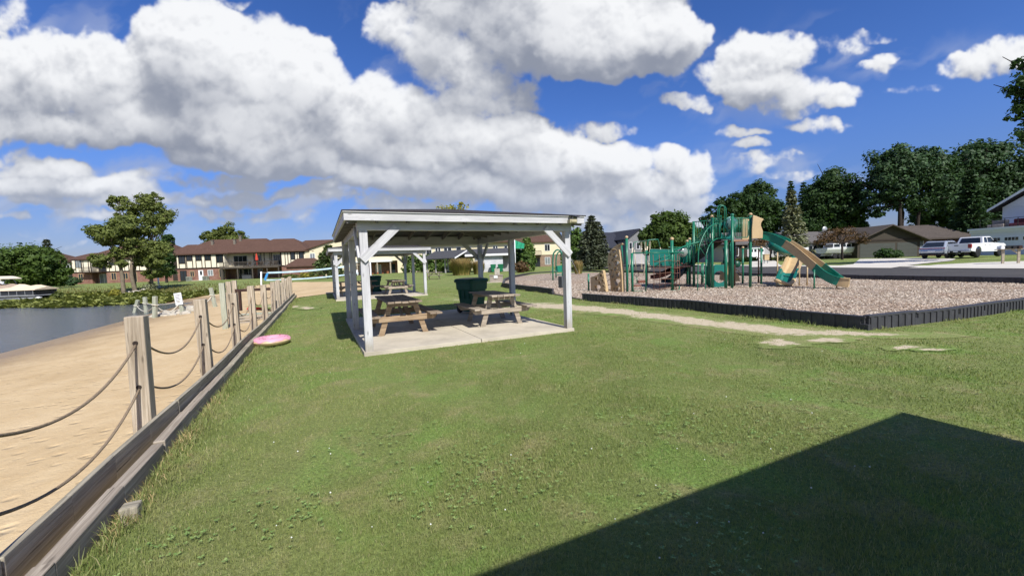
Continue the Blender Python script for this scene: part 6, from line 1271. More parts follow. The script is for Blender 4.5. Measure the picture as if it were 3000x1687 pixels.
m = MB(); m.box(1.4, 4.0, -.06, .0, -.1, 2.0); B9.b(m, 'garage_door', LGREYS); B9.wall(L9, L9 + 4, 1, 8, -.4, 2.8, WHITES); B9.hip(L9, L9 + 4, 1, 8, 2.85, 1.4, .3, 1.8, SH_NAVY, .3)
B10 = Bld('house', 'white gabled house with dark roof glimpsed behind the round maple', 'house', at_px(2028, 92), at_px(2078, 92), None, 0); L10 = B10.len
B10.wall(0, L10, 0, 8, -.3, 5.6, WHITES); B10.gablewall(0, L10, 0, 5.6, 1.8, .2, WHITES); B10.gable_roof(0, L10, 0, 8, 5.6, 1.8, SH_DARK, .4); B10.win(1.2, 3.4, 1.2, 1.2, 0, WHITE, GLASS)
B11 = Bld('house', 'pale grey ranch house with white garage door behind the play structure', 'house', at_px(2128, 62), at_px(2322, 64), None, -.05); s11 = 62.5 / 1184; X11 = lambda px: (px - 2128) * s11
B11.wall(0, B11.len, 0, 9, -.4, 2.75, LGREYS); B11.hip(0, B11.len, 0, 9, 2.8, 2.0, 2.5, 2.5, SH_GREY, .5)
m = MB(); m.box(X11(2203), X11(2252), -.05, .02, -.1, 2.15); gd = B11.b(m, 'garage_door', WHITE); m = MB(); [m.box(X11(2207) + k * .62, X11(2207) + .4 + k * .62, -.07, -.03, 1.45, 1.85) for k in range(4)]; B11.b(m, 'pane', GLASS, gd)
B11.win(X11(2140), 1.0, 1.4, 1.2, 0, WHITE, GLASS); m = MB(); m.box(X11(2160), X11(2196), -.03, .02, -.1, 2.6); B11.b(m, 'entry_shade_panel', W_DARK); B11.win(X11(2270), 1.0, 1.2, 1.1, 0, WHITE, GLASS)  # dark panel flat on the wall: shade of an entry recess as colour
B12 = Bld('house', 'white walled ranch house with grey roof behind the trailered boat', 'house', at_px(2352, 64), at_px(2545, 66), None, -.05)
B12.wall(0, B12.len, 0, 9, -.4, 2.7, WHITES); B12.hip(0, B12.len, 0, 10, 2.75, 1.9, .3, .3, SH_GREY, .5); m = MB(); m.tube([(2.3, 3, 3.6), (2.3, 3, 5.1)], .12, 8); m.lathe([(.12, 0), (.2, .02), (.2, .3), (.12, .34)], (2.3, 3, 5.1), 10); B12.b(m, 'vent_pipe', WHITE)
m = MB(); m.ball((8.2, 4, 4.9), .55, 12, 6, (1, .3, 1)); m.tube([(8.2, 4, 4.0), (8.2, 4, 4.6)], .04, 6); B12.b(m, 'satellite_dish', STEEL, sm=True)
for x in (1, 4.4, 7.2): B12.win(x, 1.0, 1.5, 1.1, 0, WHITE, GLASS)
B13 = Bld('house', 'taupe sided house with a low front gable over two dark garage doors', 'house', at_px(2511, 56), at_px(2693, 55), None, -.03); L13 = B13.len; s13 = L13 / 182; X13 = lambda px: (px - 2511) * s13
B13.wall(0, L13, 0, 8, -.4, 2.5, TAUPE); B13.gablewall(0, L13, 0, 2.5, 1.85, .2, TAUPE); B13.gable_roof(0, L13, 0, 9, 2.5, 1.85, SH_TAUPE, .75, .14)
m = MB(); m.box(-.1, L13 + .1, -.06, .0, 2.3, 2.55); B13.b(m, 'band_board', W_DARK)
for a, b in ((2518, 2621), (2627, 2685)): m = MB(); m.box(X13(a), X13(b), -.02, .05, -.2, 2.0); [m.box(X13(a) + .03, X13(b) - .03, -.032, -.02, .04 + .5 * k, .50 + .5 * k) for k in range(4)]; B13.b(m, 'garage_door', plain('dark_grey_green_door', (.062, .068, .062), .6, .12))
B13.wall(L13 - .02, L13 + 9, 3.5, 12, -.4, 2.5, BRICK); B13.hip(1.5, L13 + 9, 3.4, 12, 2.55, 2.1, 2, 2, SH_TAUPE, .6)
B13.win(L13 + 2.2, .3, .9, 1.9, 3.5, WHITE, GLASS_L, 1, 'entry_door')
# white house with roof deck above its garage
pA, pB = D(2842, 745, 51), D(3010, 735, 45.6); pA.z = H(pA.x, pA.y); pB.z = pA.z
B14 = Bld('house', 'white house with a balcony over its wide garage at the far right', 'house', pA, pA + (pB - pA) * 2.0, None, -.05); L14 = B14.len
B14.wall(0, L14, 0, 8, -.4, 3.05, WHITES); m = MB(); m.box(-.2, L14 + .2, -.25, 8, 3.05, 3.32); m.box(-.08, L14, -.1, 0, 2.75, 3.05); B14.b(m, 'parapet_trim', WHITE)
m = MB(); m.box(1.4, 8.2, -.06, .02, -.2, 2.25); gd = B14.b(m, 'garage_door', plain('white_garage_panel', (.72, .74, .78), .5, .06))
m = MB(); [m.box(1.75 + 1.65 * k + .32 * j, 1.75 + 1.65 * k + .32 * j + .26, -.075, -.03, 1.72, 2.08) for k in range(4) for j in range(4)]; B14.b(m, 'pane', GLASS, gd)
m = MB(); m.box(.5, .75, -.2, 0, 1.95, 2.15); B14.b(m, 'wall_lamp', BLACK)
B14.wall(-.3, L14 + 2, 4.6, 12, 3.3, 6.0, WHITES, 'upper_wall'); B14.win(2.4, 3.4, 2.2, 2.0, 4.6, WHITE, GLASS, 2, 'balcony_door'); m = MB(); m.prism([[(-.3, 5.9), (6.3, 9.7), (12.9, 5.9)]], (0, 4.5, 0), (1, 0, 0), (0, 0, 1), -.2); B14.b(m, 'gable_wall', WHITES)
B14.gable_roof(-.5, 13.1, 4.6, 12, 6.0, 4.1, SH_DARK, .8, .2); m = MB(); m.prism([[(-1.3, 5.5), (6.3, 10.1), (13.9, 5.5), (13.9, 5.8), (6.3, 10.4), (-1.3, 5.8)]], (0, 3.76, 0), (1, 0, 0), (0, 0, 1), -.06); B14.b(m, 'rake_trim', WHITE)
m = MB(); [m.tube([(.6, .4, z), (L14, .4, z)], .03, 6) for z in (3.5, 4.35)]; [m.tube([(.6 + 1.2 * k, .4, 3.3), (.6 + 1.2 * k, .4, 4.35)], .035, 6) for k in range(9)]; B14.b(m, 'balcony_railing', BLACK)
for x, c_ in ((1.5, (.28, .25, .22)), (3.6, (.10, .02, .03))): 
    p = wp(B14, x, 1.6, 3.3); t = thing('deck_sofa', 'pale covered outdoor sofa on the balcony of the white house' if x < 2 else 'dark red outdoor sofa on the balcony of the white house', 'sofa', p, B14.t.rotation_euler.z); m = MB(); m.box(-.8, .8, -.4, .4, 0, .45); m.build('seat', plain('sofa_cloth', c_, .9, .15), t, bevel=.06, world=False); m = MB(); m.box(-.8, .8, .22, .42, .45, .95); m.build('backrest', plain('sofa_cloth2', c_, .9, .15), t, bevel=.06, world=False)
# driveways
def flat(name, px, mat, lift):
    P = [GH(*q) for q in px]; m = MB(); n = 10; cxy = P
    bm = bmesh.new(); vs = [bm.verts.new(Vector((p.x, p.y, 0))) for p in P]; bm.faces.new(vs); bmesh.ops.triangulate(bm, faces=bm.faces); bmesh.ops.subdivide_edges(bm, edges=bm.edges, cuts=9, use_grid_fill=True); bmesh.ops.triangulate(bm, faces=bm.faces)
    for v in bm.verts: v.co.z = H(v.co.x, v.co.y) + lift
    bmesh.ops.recalc_face_normals(bm, faces=bm.faces)
    me = bpy.data.meshes.new(name); bm.to_mesh(me); bm.free()
    if me.polygons[0].normal.z < 0: me.flip_normals()
    me.materials.append(mat); o = link(bpy.data.objects.new(name, me)); o['kind'] = 'structure'
flat('driveway', [(2405, 785), (2500, 775.5), (2520, 760), (2690, 757), (2800, 760), (2790, 765), (2730, 771), (2660, 779), (2610, 787)], CONC2, .055)
flat('driveway', [(2660, 787), (2745, 777.5), (2860, 771.5), (3000, 767), (3060, 752), (2850, 752), (2780, 764), (2800, 766.5), (2950, 763), (3100, 770), (3060, 790)][:4] + [(3080, 766), (3080, 790)], CONC2, .06)
flat('driveway', [(2200, 784), (2290, 782), (2262, 761), (2200, 761)], CONC2, .055)
# ------------------------------------------------------------------ vegetation
def leaves(name, cen, rad, n, size, mat, par, k_sub=14, up=.35, seed=0, flat=.75, kind=None, fill=.22):
    """leaf clumps gathered in many sub-clusters through the volume of a set of lobes"""
    rg = np.random.RandomState(seed + 77); cen = np.array([tuple(c) for c in cen]); rad = np.array(rad, float); vol = rad.prod(1) ** .72; pr = vol / vol.sum()
    K = max(10, int(k_sub * len(cen))); li = rg.choice(len(cen), K, p=pr); d = rg.normal(size=(K, 3)); d /= np.linalg.norm(d, axis=1)[:, None]; rr = rg.uniform(.30, 1.0, K) ** .45
    sub = cen[li] + d * rad[li] * rr[:, None]; sr = (rad[li].mean(1) * rg.uniform(.16, .48, K))[:, None] * np.array([1.15, 1.15, flat])
    si = rg.choice(K, n); q = rg.normal(size=(n, 3)); q /= np.linalg.norm(q, axis=1)[:, None]; q *= (rg.uniform(0, 1, n) ** .45)[:, None]; P = sub[si] + q * sr[si] * 1.15
    u_ = rg.rand(n) < fill; li2 = rg.choice(len(cen), n, p=pr); P = np.where(u_[:, None], cen[li2] + q * rad[li2] * 1.05, P)
    out = d[si] * .6 + q * .8 + np.array([0, 0, up]) + rg.normal(size=(n, 3)) * .55; out /= np.linalg.norm(out, axis=1)[:, None]
    a = np.cross(out, rg.normal(size=(n, 3))); a /= np.linalg.norm(a, axis=1)[:, None]; b = np.cross(out, a); s = size * rg.uniform(.55, 1.35, n)[:, None]
    Vv = np.stack([P - a * s, P + b * s * .55 + out * s * .12, P + a * s * .9 - out * s * .1, P - b * s * .5 + out * s * .1], 1); return bulk(name, Vv, 4, mat, par, None, kind)
def limb(m, a, b, r0, r1, sag=0., rg=random):
    a, b = Vector(a), Vector(b); mid = a.lerp(b, .5) + Vector((rg.uniform(-.06, .06), rg.uniform(-.06, .06), .08 + sag)) * (b - a).length; P = interp([a, mid, b], 6); m.tube(P, [r0 + (r1 - r0) * k / 6 for k in range(7)], 7)
def tree(name, label, cat, Y, base, blobs, mat, n, bark=BARK, r=.25, size=None, group=None, trunks=None, seed=0, k_sub=14, fork=.35, limbs=True, fill=.22):
    rg = random.Random(seed); p = D(base, 790, Y); b0 = Vector((p.x, Y, H(p.x, Y))); t = thing(name, label, cat, b0, 0, group)
    cen, rad = [], []
    for i, (cx, cy, rx, ry) in enumerate(blobs):
        c = D(cx, cy, Y); k = Y / FOC; dep = .75 * (rx + ry) / 2 * k; c.y += rg.uniform(-.5, .5) * dep; cen.append(c); rad.append((rx * k, max(dep, .6), ry * k))
    m = MB(); cm = sum(cen, Vector()) / len(cen); zc = min(c.z - r_[2] for c, r_ in zip(cen, rad))
    for j, bx in enumerate(trunks or [base]):
        q = D(bx, 790, Y); q = Vector((q.x, Y + (j % 2) * .6, H(q.x, Y) - .2)); tgt = min(cen, key=lambda c: abs(c.x - q.x - (cm.x - q.x) * .4) + .15 * abs(c.z - cm.z)) if trunks else cm
        F_ = Vector((q.x + (tgt.x - q.x) * .45, q.y, q.z + max(.8, (max(zc, q.z + .5) - q.z) * 1.0 + (tgt.z - zc) * fork))); limb(m, q, F_, r * 1.15, r * .72, 0, rg)
        mine = [c for i, c in enumerate(cen) if not trunks or min(range(len(trunks)), key=lambda k_: abs(D(trunks[k_], 790, Y).x - c.x)) == j] or [tgt]
        if limbs:
            for c in mine: limb(m, F_, c, r * .55, r * .12, 0, rg); [limb(m, F_.lerp(c, .6), c + Vector((rg.uniform(-1, 1), rg.uniform(-1, 1), rg.uniform(-.2, .8))) * .8 * rad[0][0], r * .22, r * .06, 0, rg) for _ in range(2)]
    m.build('trunk', bark, t, smooth=True); leaves('crown', cen, rad, n, size or max(.13, Y * .0042), mat, t, k_sub, .35, seed, .75, None, fill); return t
def conifer(name, label, Y, base, top, wpx, by, mat, n=5200, droop=.22, bark=BARK_D, group=None, seed=0, bare=.05, whorls=None, tops=1, size=None):
    rg = np.random.RandomState(seed + 5); p = D(base, 790, Y); g = H(p.x, Y); t = thing(name, label, 'tree', (p.x, Y, g), 0, group); tp = D(top[0], top[1], Y); Ht = tp.z - g; zb = D(base, by, Y).z - g; Wd = wpx / FOC * Y / 2
    m = MB(); m.tube([(p.x, Y, g - .2), (p.x + (tp.x - p.x) * .5, Y, g + Ht * .5), (tp.x, Y, tp.z)], [Ht * .018 + .06, Ht * .012 + .03, .02], 8)
    nw = whorls or int(Ht * 2.1) + 6; V_ = []; sz = size or max(.16, Y * .0045)
    for w_ in range(nw):
        f = (w_ + rg.uniform(-.3, .3)) / nw; f = min(max(f, 0), .985); z = zb + (Ht - zb) * f; R_ = Wd * (1 - f) ** .82 * rg.uniform(.82, 1.12) + .12; nb = int(7 + 5 * (1 - f)); cx = p.x + (tp.x - p.x) * ((z) / Ht); a0 = rg.uniform(0, 6.28)
        for b in range(nb):
            a = a0 + b * 6.283 / nb + rg.uniform(-.25, .25); L = R_ * rg.uniform(.72, 1.1); per = max(5, int(n / (nw * nb))); s_ = rg.uniform(.08, 1., per) ** .75
            x = cx + np.cos(a) * L * s_; y = Y + np.sin(a) * L * s_; zz = g + z - droop * L * s_ + .10 * L * s_ ** 2.5 + rg.normal(0, .05 * L + .02, per); side_ = rg.normal(0, .13 * L * (1.15 - s_ * .6) + .02, per); x = x - np.sin(a) * side_; y = y + np.cos(a) * side_; V_.append(np.stack([x, y, zz, np.full(per, a)], 1))
            if b % 2 == 0 and L > .8: m.tube([(cx, Y, g + z), (cx + math.cos(a) * L * .9, Y + math.sin(a) * L * .9, g + z - droop * L * .85)], [.035, .01], 4)
    A = np.concatenate(V_); N = len(A); P = A[:, :3]; dr = np.stack([np.cos(A[:, 3]), np.sin(A[:, 3]), rg.uniform(-.5, .15, N)], 1) + rg.normal(size=(N, 3)) * .35; dr /= np.linalg.norm(dr, axis=1)[:, None]; nn = np.array([0, 0, 1.]) + rg.normal(size=(N, 3)) * .5; sd = np.cross(dr, nn); sd /= np.linalg.norm(sd, axis=1)[:, None]; up_ = np.cross(sd, dr); s = (sz * rg.uniform(.6, 1.3, N))[:, None]
    m.build('trunk', bark, t, smooth=True); bulk('crown', np.stack([P - dr * s * .5, P + sd * s * .42 + up_ * s * .1, P + dr * s * 1.0 - up_ * s * .1, P - sd * s * .42 + up_ * s * .1], 1), 4, mat, t); return t
def shrub(name, label, Y, cx, cy, rx, ry, mat, n=900, cat='shrub', group=None, seed=0, size=None):
    p = D(cx, 790, Y); g = H(p.x, Y); t = thing(name, label, cat, (p.x, Y, g), 0, group); k = Y / FOC; c = D(cx, cy, Y); zt = max(c.z + ry * k, g + .5); hz_ = (zt - g) / 2; cen = [Vector((p.x + ox * rx * k, Y + oy * rx * k, g + hz_ * oz)) for ox, oy, oz in ((-.45, 0, .9), (.45, .1, .95), (0, -.3, .8), (0, .2, 1.2))]; leaves('foliage', cen, [(rx * k * .6, rx * k * .6, hz_ * .85)] * 4, n, size or max(.08, Y * .0032), mat, t, 12, .3, seed)
    m = MB(); [m.tube([(p.x + q * .1, Y, g - .1), (p.x + q * rx * k * .4, Y, g + hz_)], [.04, .015], 5) for q in (-1, 0, 1)]; m.build('stems', BARK_D, t); return t
# far bank, left
tree('round_maple', 'broad round dark green tree beside the pontoon boats', 'tree', 58, 112, [(95, 768, 72, 42), (45, 790, 45, 38), (148, 785, 44, 42), (62, 815, 45, 24), (130, 818, 50, 22), (95, 742, 52, 20), (25, 800, 22, 26), (168, 800, 24, 24), (100, 800, 60, 34), (95, 765, 85, 45)], L_MAPLE, 20000, BARK_D, .32, .25, seed=1, k_sub=16)
WL = [(343, 592, 27, 21), (357, 628, 23, 24), (374, 659, 40, 28), (330, 682, 55, 27), (284, 684, 24, 15), (370, 705, 44, 17), (290, 757, 25, 14), (345, 742, 30, 11), (312, 706, 28, 14), (352, 772, 22, 10)]
WR = [(435, 597, 40, 26), (459, 628, 38, 32), (412, 625, 28, 28), (447, 664, 40, 27), (443, 722, 38, 24), (459, 767, 28, 20), (400, 690, 26, 22), (398, 748, 27, 18), (485, 650, 20, 22), (452, 580, 18, 14)]
WL += [(300, 775, 22, 12), (330, 762, 30, 12), (365, 735, 34, 16)]; WR += [(445, 798, 28, 16), (472, 790, 20, 16), (425, 768, 30, 16), (470, 735, 30, 24)]
tree('willow_tree', 'tall open feathery tree with leaning trunks, left of two at the water', 'tree', 46.5, 356, WL, L_WILLOW, 17000, BARK_L, .2, .15, 'tall feathery trees at the water', (356, 378), 2, 20, fill=.05)
tree('willow_tree', 'tall open feathery tree with forked trunks, right of two at the water', 'tree', 47.5, 398, WR + [(440, 745, 36, 20)], L_WILLOW, 21000, BARK_L, .2, .15, 'tall feathery trees at the water', (388, 422), 3, 20, fill=.05)
tree('dark_tree', 'dark bushy tree against the left end of the long condominium', 'tree', 70, 486, [(488, 712, 22, 26), (494, 750, 20, 28), (478, 785, 24, 22), (500, 790, 16, 24)], L_DARK, 4200, BARK_D, .2, .28, seed=4)
conifer('spruce_tree', 'spruce tip poking up behind the round dark tree', 100, 136, (136, 699), 60, 815, L_SPRUCE, 2500, seed=1)
tree('backdrop_tree', 'loose olive green tree rising behind the roof of the long condominium', 'tree', 112, 655, [(612, 692, 30, 15), (640, 688, 24, 18), (662, 672, 22, 20), (690, 692, 26, 14), (712, 697, 18, 8), (655, 710, 60, 20)], L_OLIVE, 7000, BARK, .3, .36, seed=5)
conifer('young_pine', 'olive green young pine in front of the cream gabled condominium', 62, 958, (962, 716), 96, 800, L_PINE, 4200, .12, seed=2, size=.3)
tree('yellow_tree', 'yellow green tree top just showing above the shelter roof', 'tree', 118, 1322, [(1298, 614, 26, 13), (1345, 608, 30, 15), (1320, 650, 60, 40), (1330, 700, 50, 40)], L_YEL, 5200, BARK, .4, .42, seed=6)
# hedge and cedars
def column(name, label, Y, base, x0, x1, yt, mat, n, group=None, seed=0):
    p = D(base, 790, Y); g = H(p.x, Y); t = thing(name, label, 'tree', (p.x, Y, g), 0, group); zt = D(base, yt, Y).z; k = Y / FOC; w_ = (x1 - x0) / 2 * k; Ht = zt - g; cen = [Vector((p.x, Y, g + Ht * f)) for f in (.12, .3, .5, .68, .84)]; rad = [(w_ * s, w_ * s, Ht * .16) for s in (.95, 1., .98, .85, .55)]; leaves('crown', cen, rad, n, .22, mat, t, 26, .5, seed); m = MB(); m.tube([(p.x, Y, g - .2), (p.x, Y, g + Ht * .8)], [.14, .05], 7); m.build('trunk', BARK, t, smooth=True); return t
column('cedar_tree', 'tall columnar cedar beside the green flag', 60, 1547, 1526, 1568, 695, L_CEDAR, 5200, None, 1)
column('cedar_tree', 'dark narrow cedar directly behind the flagpole', 62, 1520, 1508, 1532, 716, L_DARK, 2200, None, 2)  # darker leaf colour than the cedar beside it
tree('cedar_tree', 'dark green rounded evergreen between the shelter post and the blue spruce', 'tree', 64, 1690, [(1688, 690, 18, 26), (1692, 725, 26, 36), (1695, 762, 26, 22)], L_CEDAR, 4200, BARK, .2, .26, seed=7, k_sub=18)
hp_ = D(1262, 790, 73); t = thing('cedar_hedge', 'long tall clipped cedar hedge behind the small open shelter', 'hedge', (hp_.x, 73, H(hp_.x, 73))); cen, rad = [], []
for px in range(1188, 1372, 13): c = D(px, 772, 73); cen += [Vector((c.x, 73, H(c.x, 73) + .9)), Vector((c.x, 73, H(c.x, 73) + 2.3))]; rad += [(.75, .9, .9), (.7, .8, .85)]
leaves('foliage', cen, rad, 11000, .24, L_CEDAR, t, 12, .4, 8)
conifer('blue_spruce', 'dense blue grey spruce with split top near the road bend', 58, 1730, (1733, 629), 112, 776, L_SPRUCE, 9000, .25, seed=3, size=.27)
conifer('blue_spruce', 'lower second leader of spruce leaning against the split topped spruce', 59, 1756, (1750, 645), 84, 770, L_SPRUCE, 4200, .25, seed=4, size=.27)
tree('round_maple', 'round leafy maple behind the swing set', 'tree', 62, 1960, [(1958, 660, 52, 36), (1918, 690, 42, 36), (2000, 690, 42, 38), (1960, 705, 70, 40), (1915, 725, 38, 24), (2005, 728, 40, 24), (1940, 636, 28, 18), (1982, 640, 28, 20), (1895, 705, 24, 22), (2025, 708, 20, 22), (1960, 745, 50, 18), (1960, 690, 72, 46)], L_MAPLE, 22000, BARK_D, .35, .25, seed=8, k_sub=16)
tree('backdrop_tree', 'thin distant trees above the slate roof of the grey house', 'tree', 125, 1810, [(1790, 712, 14, 18), (1812, 702, 18, 18), (1840, 694, 20, 14), (1862, 690, 16, 12), (1772, 720, 12, 14)], L_OLIVE, 2600, BARK, .3, .4, seed=9)
BG = 'big dark trees behind the houses'
tree('backdrop_tree', 'lower dark tree left of the play structure tower', 'tree', 86, 2110, [(2095, 632, 34, 30), (2130, 612, 36, 34), (2085, 655, 24, 26), (2120, 660, 50, 40), (2110, 690, 50, 40), (2150, 640, 40, 50)], L_DARK, 11000, BARK_D, .4, .36, BG, seed=10)
tree('backdrop_tree', 'dark rounded tree above the bar panels of the play tower', 'tree', 88, 2210, [(2178, 585, 36, 30), (2215, 570, 40, 32), (2250, 580, 30, 40), (2200, 620, 60, 46), (2240, 640, 50, 50), (2215, 600, 60, 50), (2200, 670, 70, 50), (2270, 660, 40, 60)], L_DARK, 16000, BARK_D, .45, .36, BG, seed=11)
conifer('backdrop_conifer', 'slim dark pointed tree standing between two rounded dark crowns', 90, 2322, (2316, 528), 70, 760, L_DARK, 3200, .3, seed=6)
conifer('backdrop_conifer', 'second slim dark pointed tree close to the big domed crown', 91, 2350, (2354, 530), 64, 760, L_DARK, 3000, .3, seed=7)
tree('backdrop_tree', 'large deep green domed tree between the pale spruce and the brown house', 'tree', 80, 2445, [(2440, 545, 60, 44), (2405, 590, 48, 50), (2480, 590, 50, 52), (2445, 620, 82, 56), (2400, 650, 45, 36), (2500, 645, 34, 40), (2440, 510, 30, 14), (2375, 630, 24, 40), (2440, 580, 75, 60), (2440, 660, 90, 40), (2360, 660, 40, 40)], L_DARK, 24000, BARK_D, .5, .33, BG, seed=12, k_sub=16)
tree('backdrop_tree', 'largest spreading dark tree with bare trunks above the brown garage', 'tree', 74, 2655, [(2590, 480, 60, 40), (2650, 462, 60, 36), (2715, 465, 60, 36), (2560, 530, 44, 36), (2620, 535, 60, 40), (2700, 530, 60, 44), (2545, 575, 30, 22), (2745, 560, 46, 48), (2590, 590, 40, 22), (2690, 585, 40, 24), (2770, 500, 40, 50), (2570, 620, 22, 16), (2640, 510, 90, 45), (2700, 500, 70, 45), (2650, 590, 60, 26), (2720, 600, 50, 34), (2600, 545, 60, 40)], L_BLACK, 27000, BARK_D, .33, .3, BG, (2630, 2655, 2690), 13, 15)
tree('backdrop_tree', 'dark brownish tree crown over the white house at the right', 'tree', 78, 2890, [(2830, 460, 50, 44), (2885, 445, 55, 40), (2945, 455, 55, 46), (2850, 530, 60, 50), (2930, 540, 60, 56), (2990, 500, 50, 60), (2900, 610, 80, 56), (2830, 600, 50, 50), (2960, 620, 60, 50), (2860, 490, 90, 60), (2800, 560, 50, 60), (2900, 560, 90, 60), (2785, 480, 46, 50), (2780, 560, 50, 60)], L_BLACK, 27000, BARK_D, .5, .32, BG, seed=14, k_sub=15)
tree('backdrop_tree', 'olive tinted dark tree mass filling in behind the spruce', 'tree', 84, 2760, [(2760, 620, 60, 50), (2800, 650, 50, 50), (2720, 650, 40, 40), (2770, 580, 50, 60)], L_DARK, 10000, BARK_D, .4, .35, BG, seed=15)
conifer('dark_spruce', 'wide dark spruce standing behind the two parked cars', 59, 2848, (2842, 492), 150, 752, L_BLACK, 9500, .28, seed=8, size=.28)
conifer('pale_spruce', 'pale olive open spruce beside the long slide', 55, 2322, (2319, 552), 100, 762, L_SPRUCE2, 6500, .2, seed=9, size=.24, whorls=26)
tree('edge_tree', 'leafy tree at the right edge whose branches reach into view', 'tree', 30, 3170, [(3025, 250, 62, 40), (3045, 200, 50, 36), (3040, 310, 60, 40), (3060, 370, 60, 50), (3110, 260, 80, 90), (3030, 400, 34, 30), (3120, 380, 80, 70), (2985, 265, 34, 12), (2990, 320, 26, 12), (2992, 185, 20, 14), (2990, 390, 26, 20), (2965, 255, 22, 7), (2978, 345, 22, 8)], L_DARK, 12000, BARK_D, .3, .14, seed=16, k_sub=20)
tree('crabapple_tree', 'small bare looking reddish tree before the boat trailer', 'tree', 50, 2467, [(2420, 695, 26, 12), (2450, 680, 32, 12), (2485, 678, 32, 12), (2512, 690, 26, 12), (2405, 710, 20, 10), (2530, 705, 18, 10), (2465, 700, 40, 12)], L_RUST, 3600, BARK_D, .13, .10, seed=17, k_sub=22, fork=.1)
tree('crabapple_tree', 'little leaning bare tree behind the tan slide supports', 'tree', 56, 2258, [(2215, 712, 24, 9), (2245, 704, 26, 10), (2272, 712, 22, 9), (2285, 728, 18, 9)], L_RUST, 1800, BARK_D, .12, .11, seed=18, k_sub=20, fork=.1)
shrub('shrub', 'rounded dark shrub before the brown garage doors', 50, 2605, 748, 36, 20, L_DARK, 1600, seed=1)
for i, (cx, Y, lab) in enumerate(((2190, 60, 'long dry grass shrub left of the tan utility cabinet'), (2275, 60, 'long dry grass shrub right of the tan utility cabinet'))): shrub('shrub', lab, Y, cx, 764, 30, 10, L_OLIVE, 900, seed=20 + i)
shrub('shrub', 'yellow flowering bush at the foot of the willow trees', 42, 330, 858, 14, 11, L_YEL, 500, seed=3); shrub('shrub', 'low green bush on the bank right of the pontoon boats', 42, 158, 864, 16, 9, L_OLIVE, 500, seed=4)
shrub('shrub', 'clipped green hedge shrub left of the round tree trunk', 66, 88, 838, 20, 9, L_CEDAR, 700, seed=5); shrub('shrub', 'low green shrub behind the dock post at the left edge', 64, 35, 838, 22, 10, L_CEDAR, 700, seed=6)
shrub('shrub', 'flowering border shrub under the right windows of the long condominium', 76, 850, 811, 20, 7, L_OLIVE, 600, seed=7); shrub('shrub', 'low yellowish border shrub behind the volleyball net', 72, 905, 805, 26, 7, L_YEL, 600, seed=8); shrub('shrub', 'dark border shrub between the net and the young pine', 70, 985, 802, 22, 9, L_OLIVE, 600, seed=9)
shrub('shrub', 'rust tinted shrub at the foot of the columnar cedar', 56, 1528, 780, 22, 15, L_RUST, 900, seed=10); shrub('shrub', 'leaning grey green bush on the bank beside the willow trunks', 48, 438, 837, 17, 10, L_SPRUCE2, 700, seed=11)
shrub('shrub', 'broad dark bush under the right side of the round tree', 70, 185, 826, 36, 18, L_BLACK, 1200, seed=12)  # very dark green leaves throughout
def reeds(label, Y, x0, x1, yt, n, seed):
    rg = np.random.RandomState(seed); p = D((x0 + x1) / 2, 790, Y); g = H(p.x, Y); t = thing('ornamental_grass', label, 'grass clump', (p.x, Y, g)); k = Y / FOC; W_ = (x1 - x0) / 2 * k; Ht = D((x0 + x1) / 2, yt, Y).z - g
    for nm, mt, q, hf in (('green_blades', L_REEDG, n, .75), ('plumes', L_REED, n // 2, 1.0)):
        a = rg.uniform(0, 6.28, q); rr_ = rg.uniform(0, .6, q) ** .6 * W_; x = p.x + np.cos(a) * rr_; y = Y + np.sin(a) * rr_ * .7; ln = rg.uniform(.1, .75, q) * W_ * .7; h = Ht * hf * rg.uniform(.6, 1.05, q); w_ = .028; ca, sa = np.cos(a + 1.57) * w_, np.sin(a + 1.57) * w_; Vv = np.zeros((q, 5, 3), np.float32)
        for j, (hf_, bf, wf) in enumerate(((0, 0, 1), (0, 0, -1), (.6, .4, -1), (.6, .4, 1), (1, 1.2, .15))): Vv[:, j] = np.stack([x + ca * wf + np.cos(a) * ln * bf, y + sa * wf + np.sin(a) * ln * bf, g + h * hf_], 1)
        bulk(nm, Vv, 5, mt, t, [(0, 1, 2, 3), (3, 2, 4)])
reeds('big tan ornamental grass clump left of the rear shelter post', 54, 1318, 1385, 756, 4600, 1); reeds('tan ornamental grass clump in front of the white bathhouse', 55, 1384, 1420, 762, 2200, 2); reeds('small straw coloured grass tuft near the spruce trunk', 47, 1680, 1708, 762, 900, 3)
# weeds and lily leaves along the far shore
N = 21000; x = RNG.uniform(-85, -27.5, N); y = RNG.uniform(31.2, 38.2, N) + .5 * np.sin(x * .6); y = y + (y - 31.2) / 7 * 8.5 * sstep(28, 46, -x) ; wl = -.70; z = np.maximum(hgt(x, y), wl) + RNG.uniform(.02, .16, N); a = RNG.uniform(0, 6.28, N); s = RNG.uniform(.10, .24, N); tx, ty = RNG.normal(0, .45, N), RNG.normal(-.2, .45, N); Vv = np.zeros((N, 5, 3), np.float32)
for j in range(5): b = a + j * 1.2566; Vv[:, j, 0] = x + np.cos(b) * s; Vv[:, j, 1] = y + np.sin(b) * s; Vv[:, j, 2] = z + np.cos(b) * s * tx + np.sin(b) * s * ty
bulk('lily_leaves', Vv, 5, leaf('lily_leaf', (.19, .225, .065), .45, .2), None, None, 'stuff')
# rough grass on the bank
N = 5000; x = RNG.uniform(-80, -26, N); y = 37.5 + RNG.gamma(1.5, 2.2, N) + 9.5 * sstep(28, 46, -x); blades_at('bank_grass', x, y, .3, .05, leaf('bank_grass_blade', (.15, .145, .05), .5, .3), False, .8, .0)
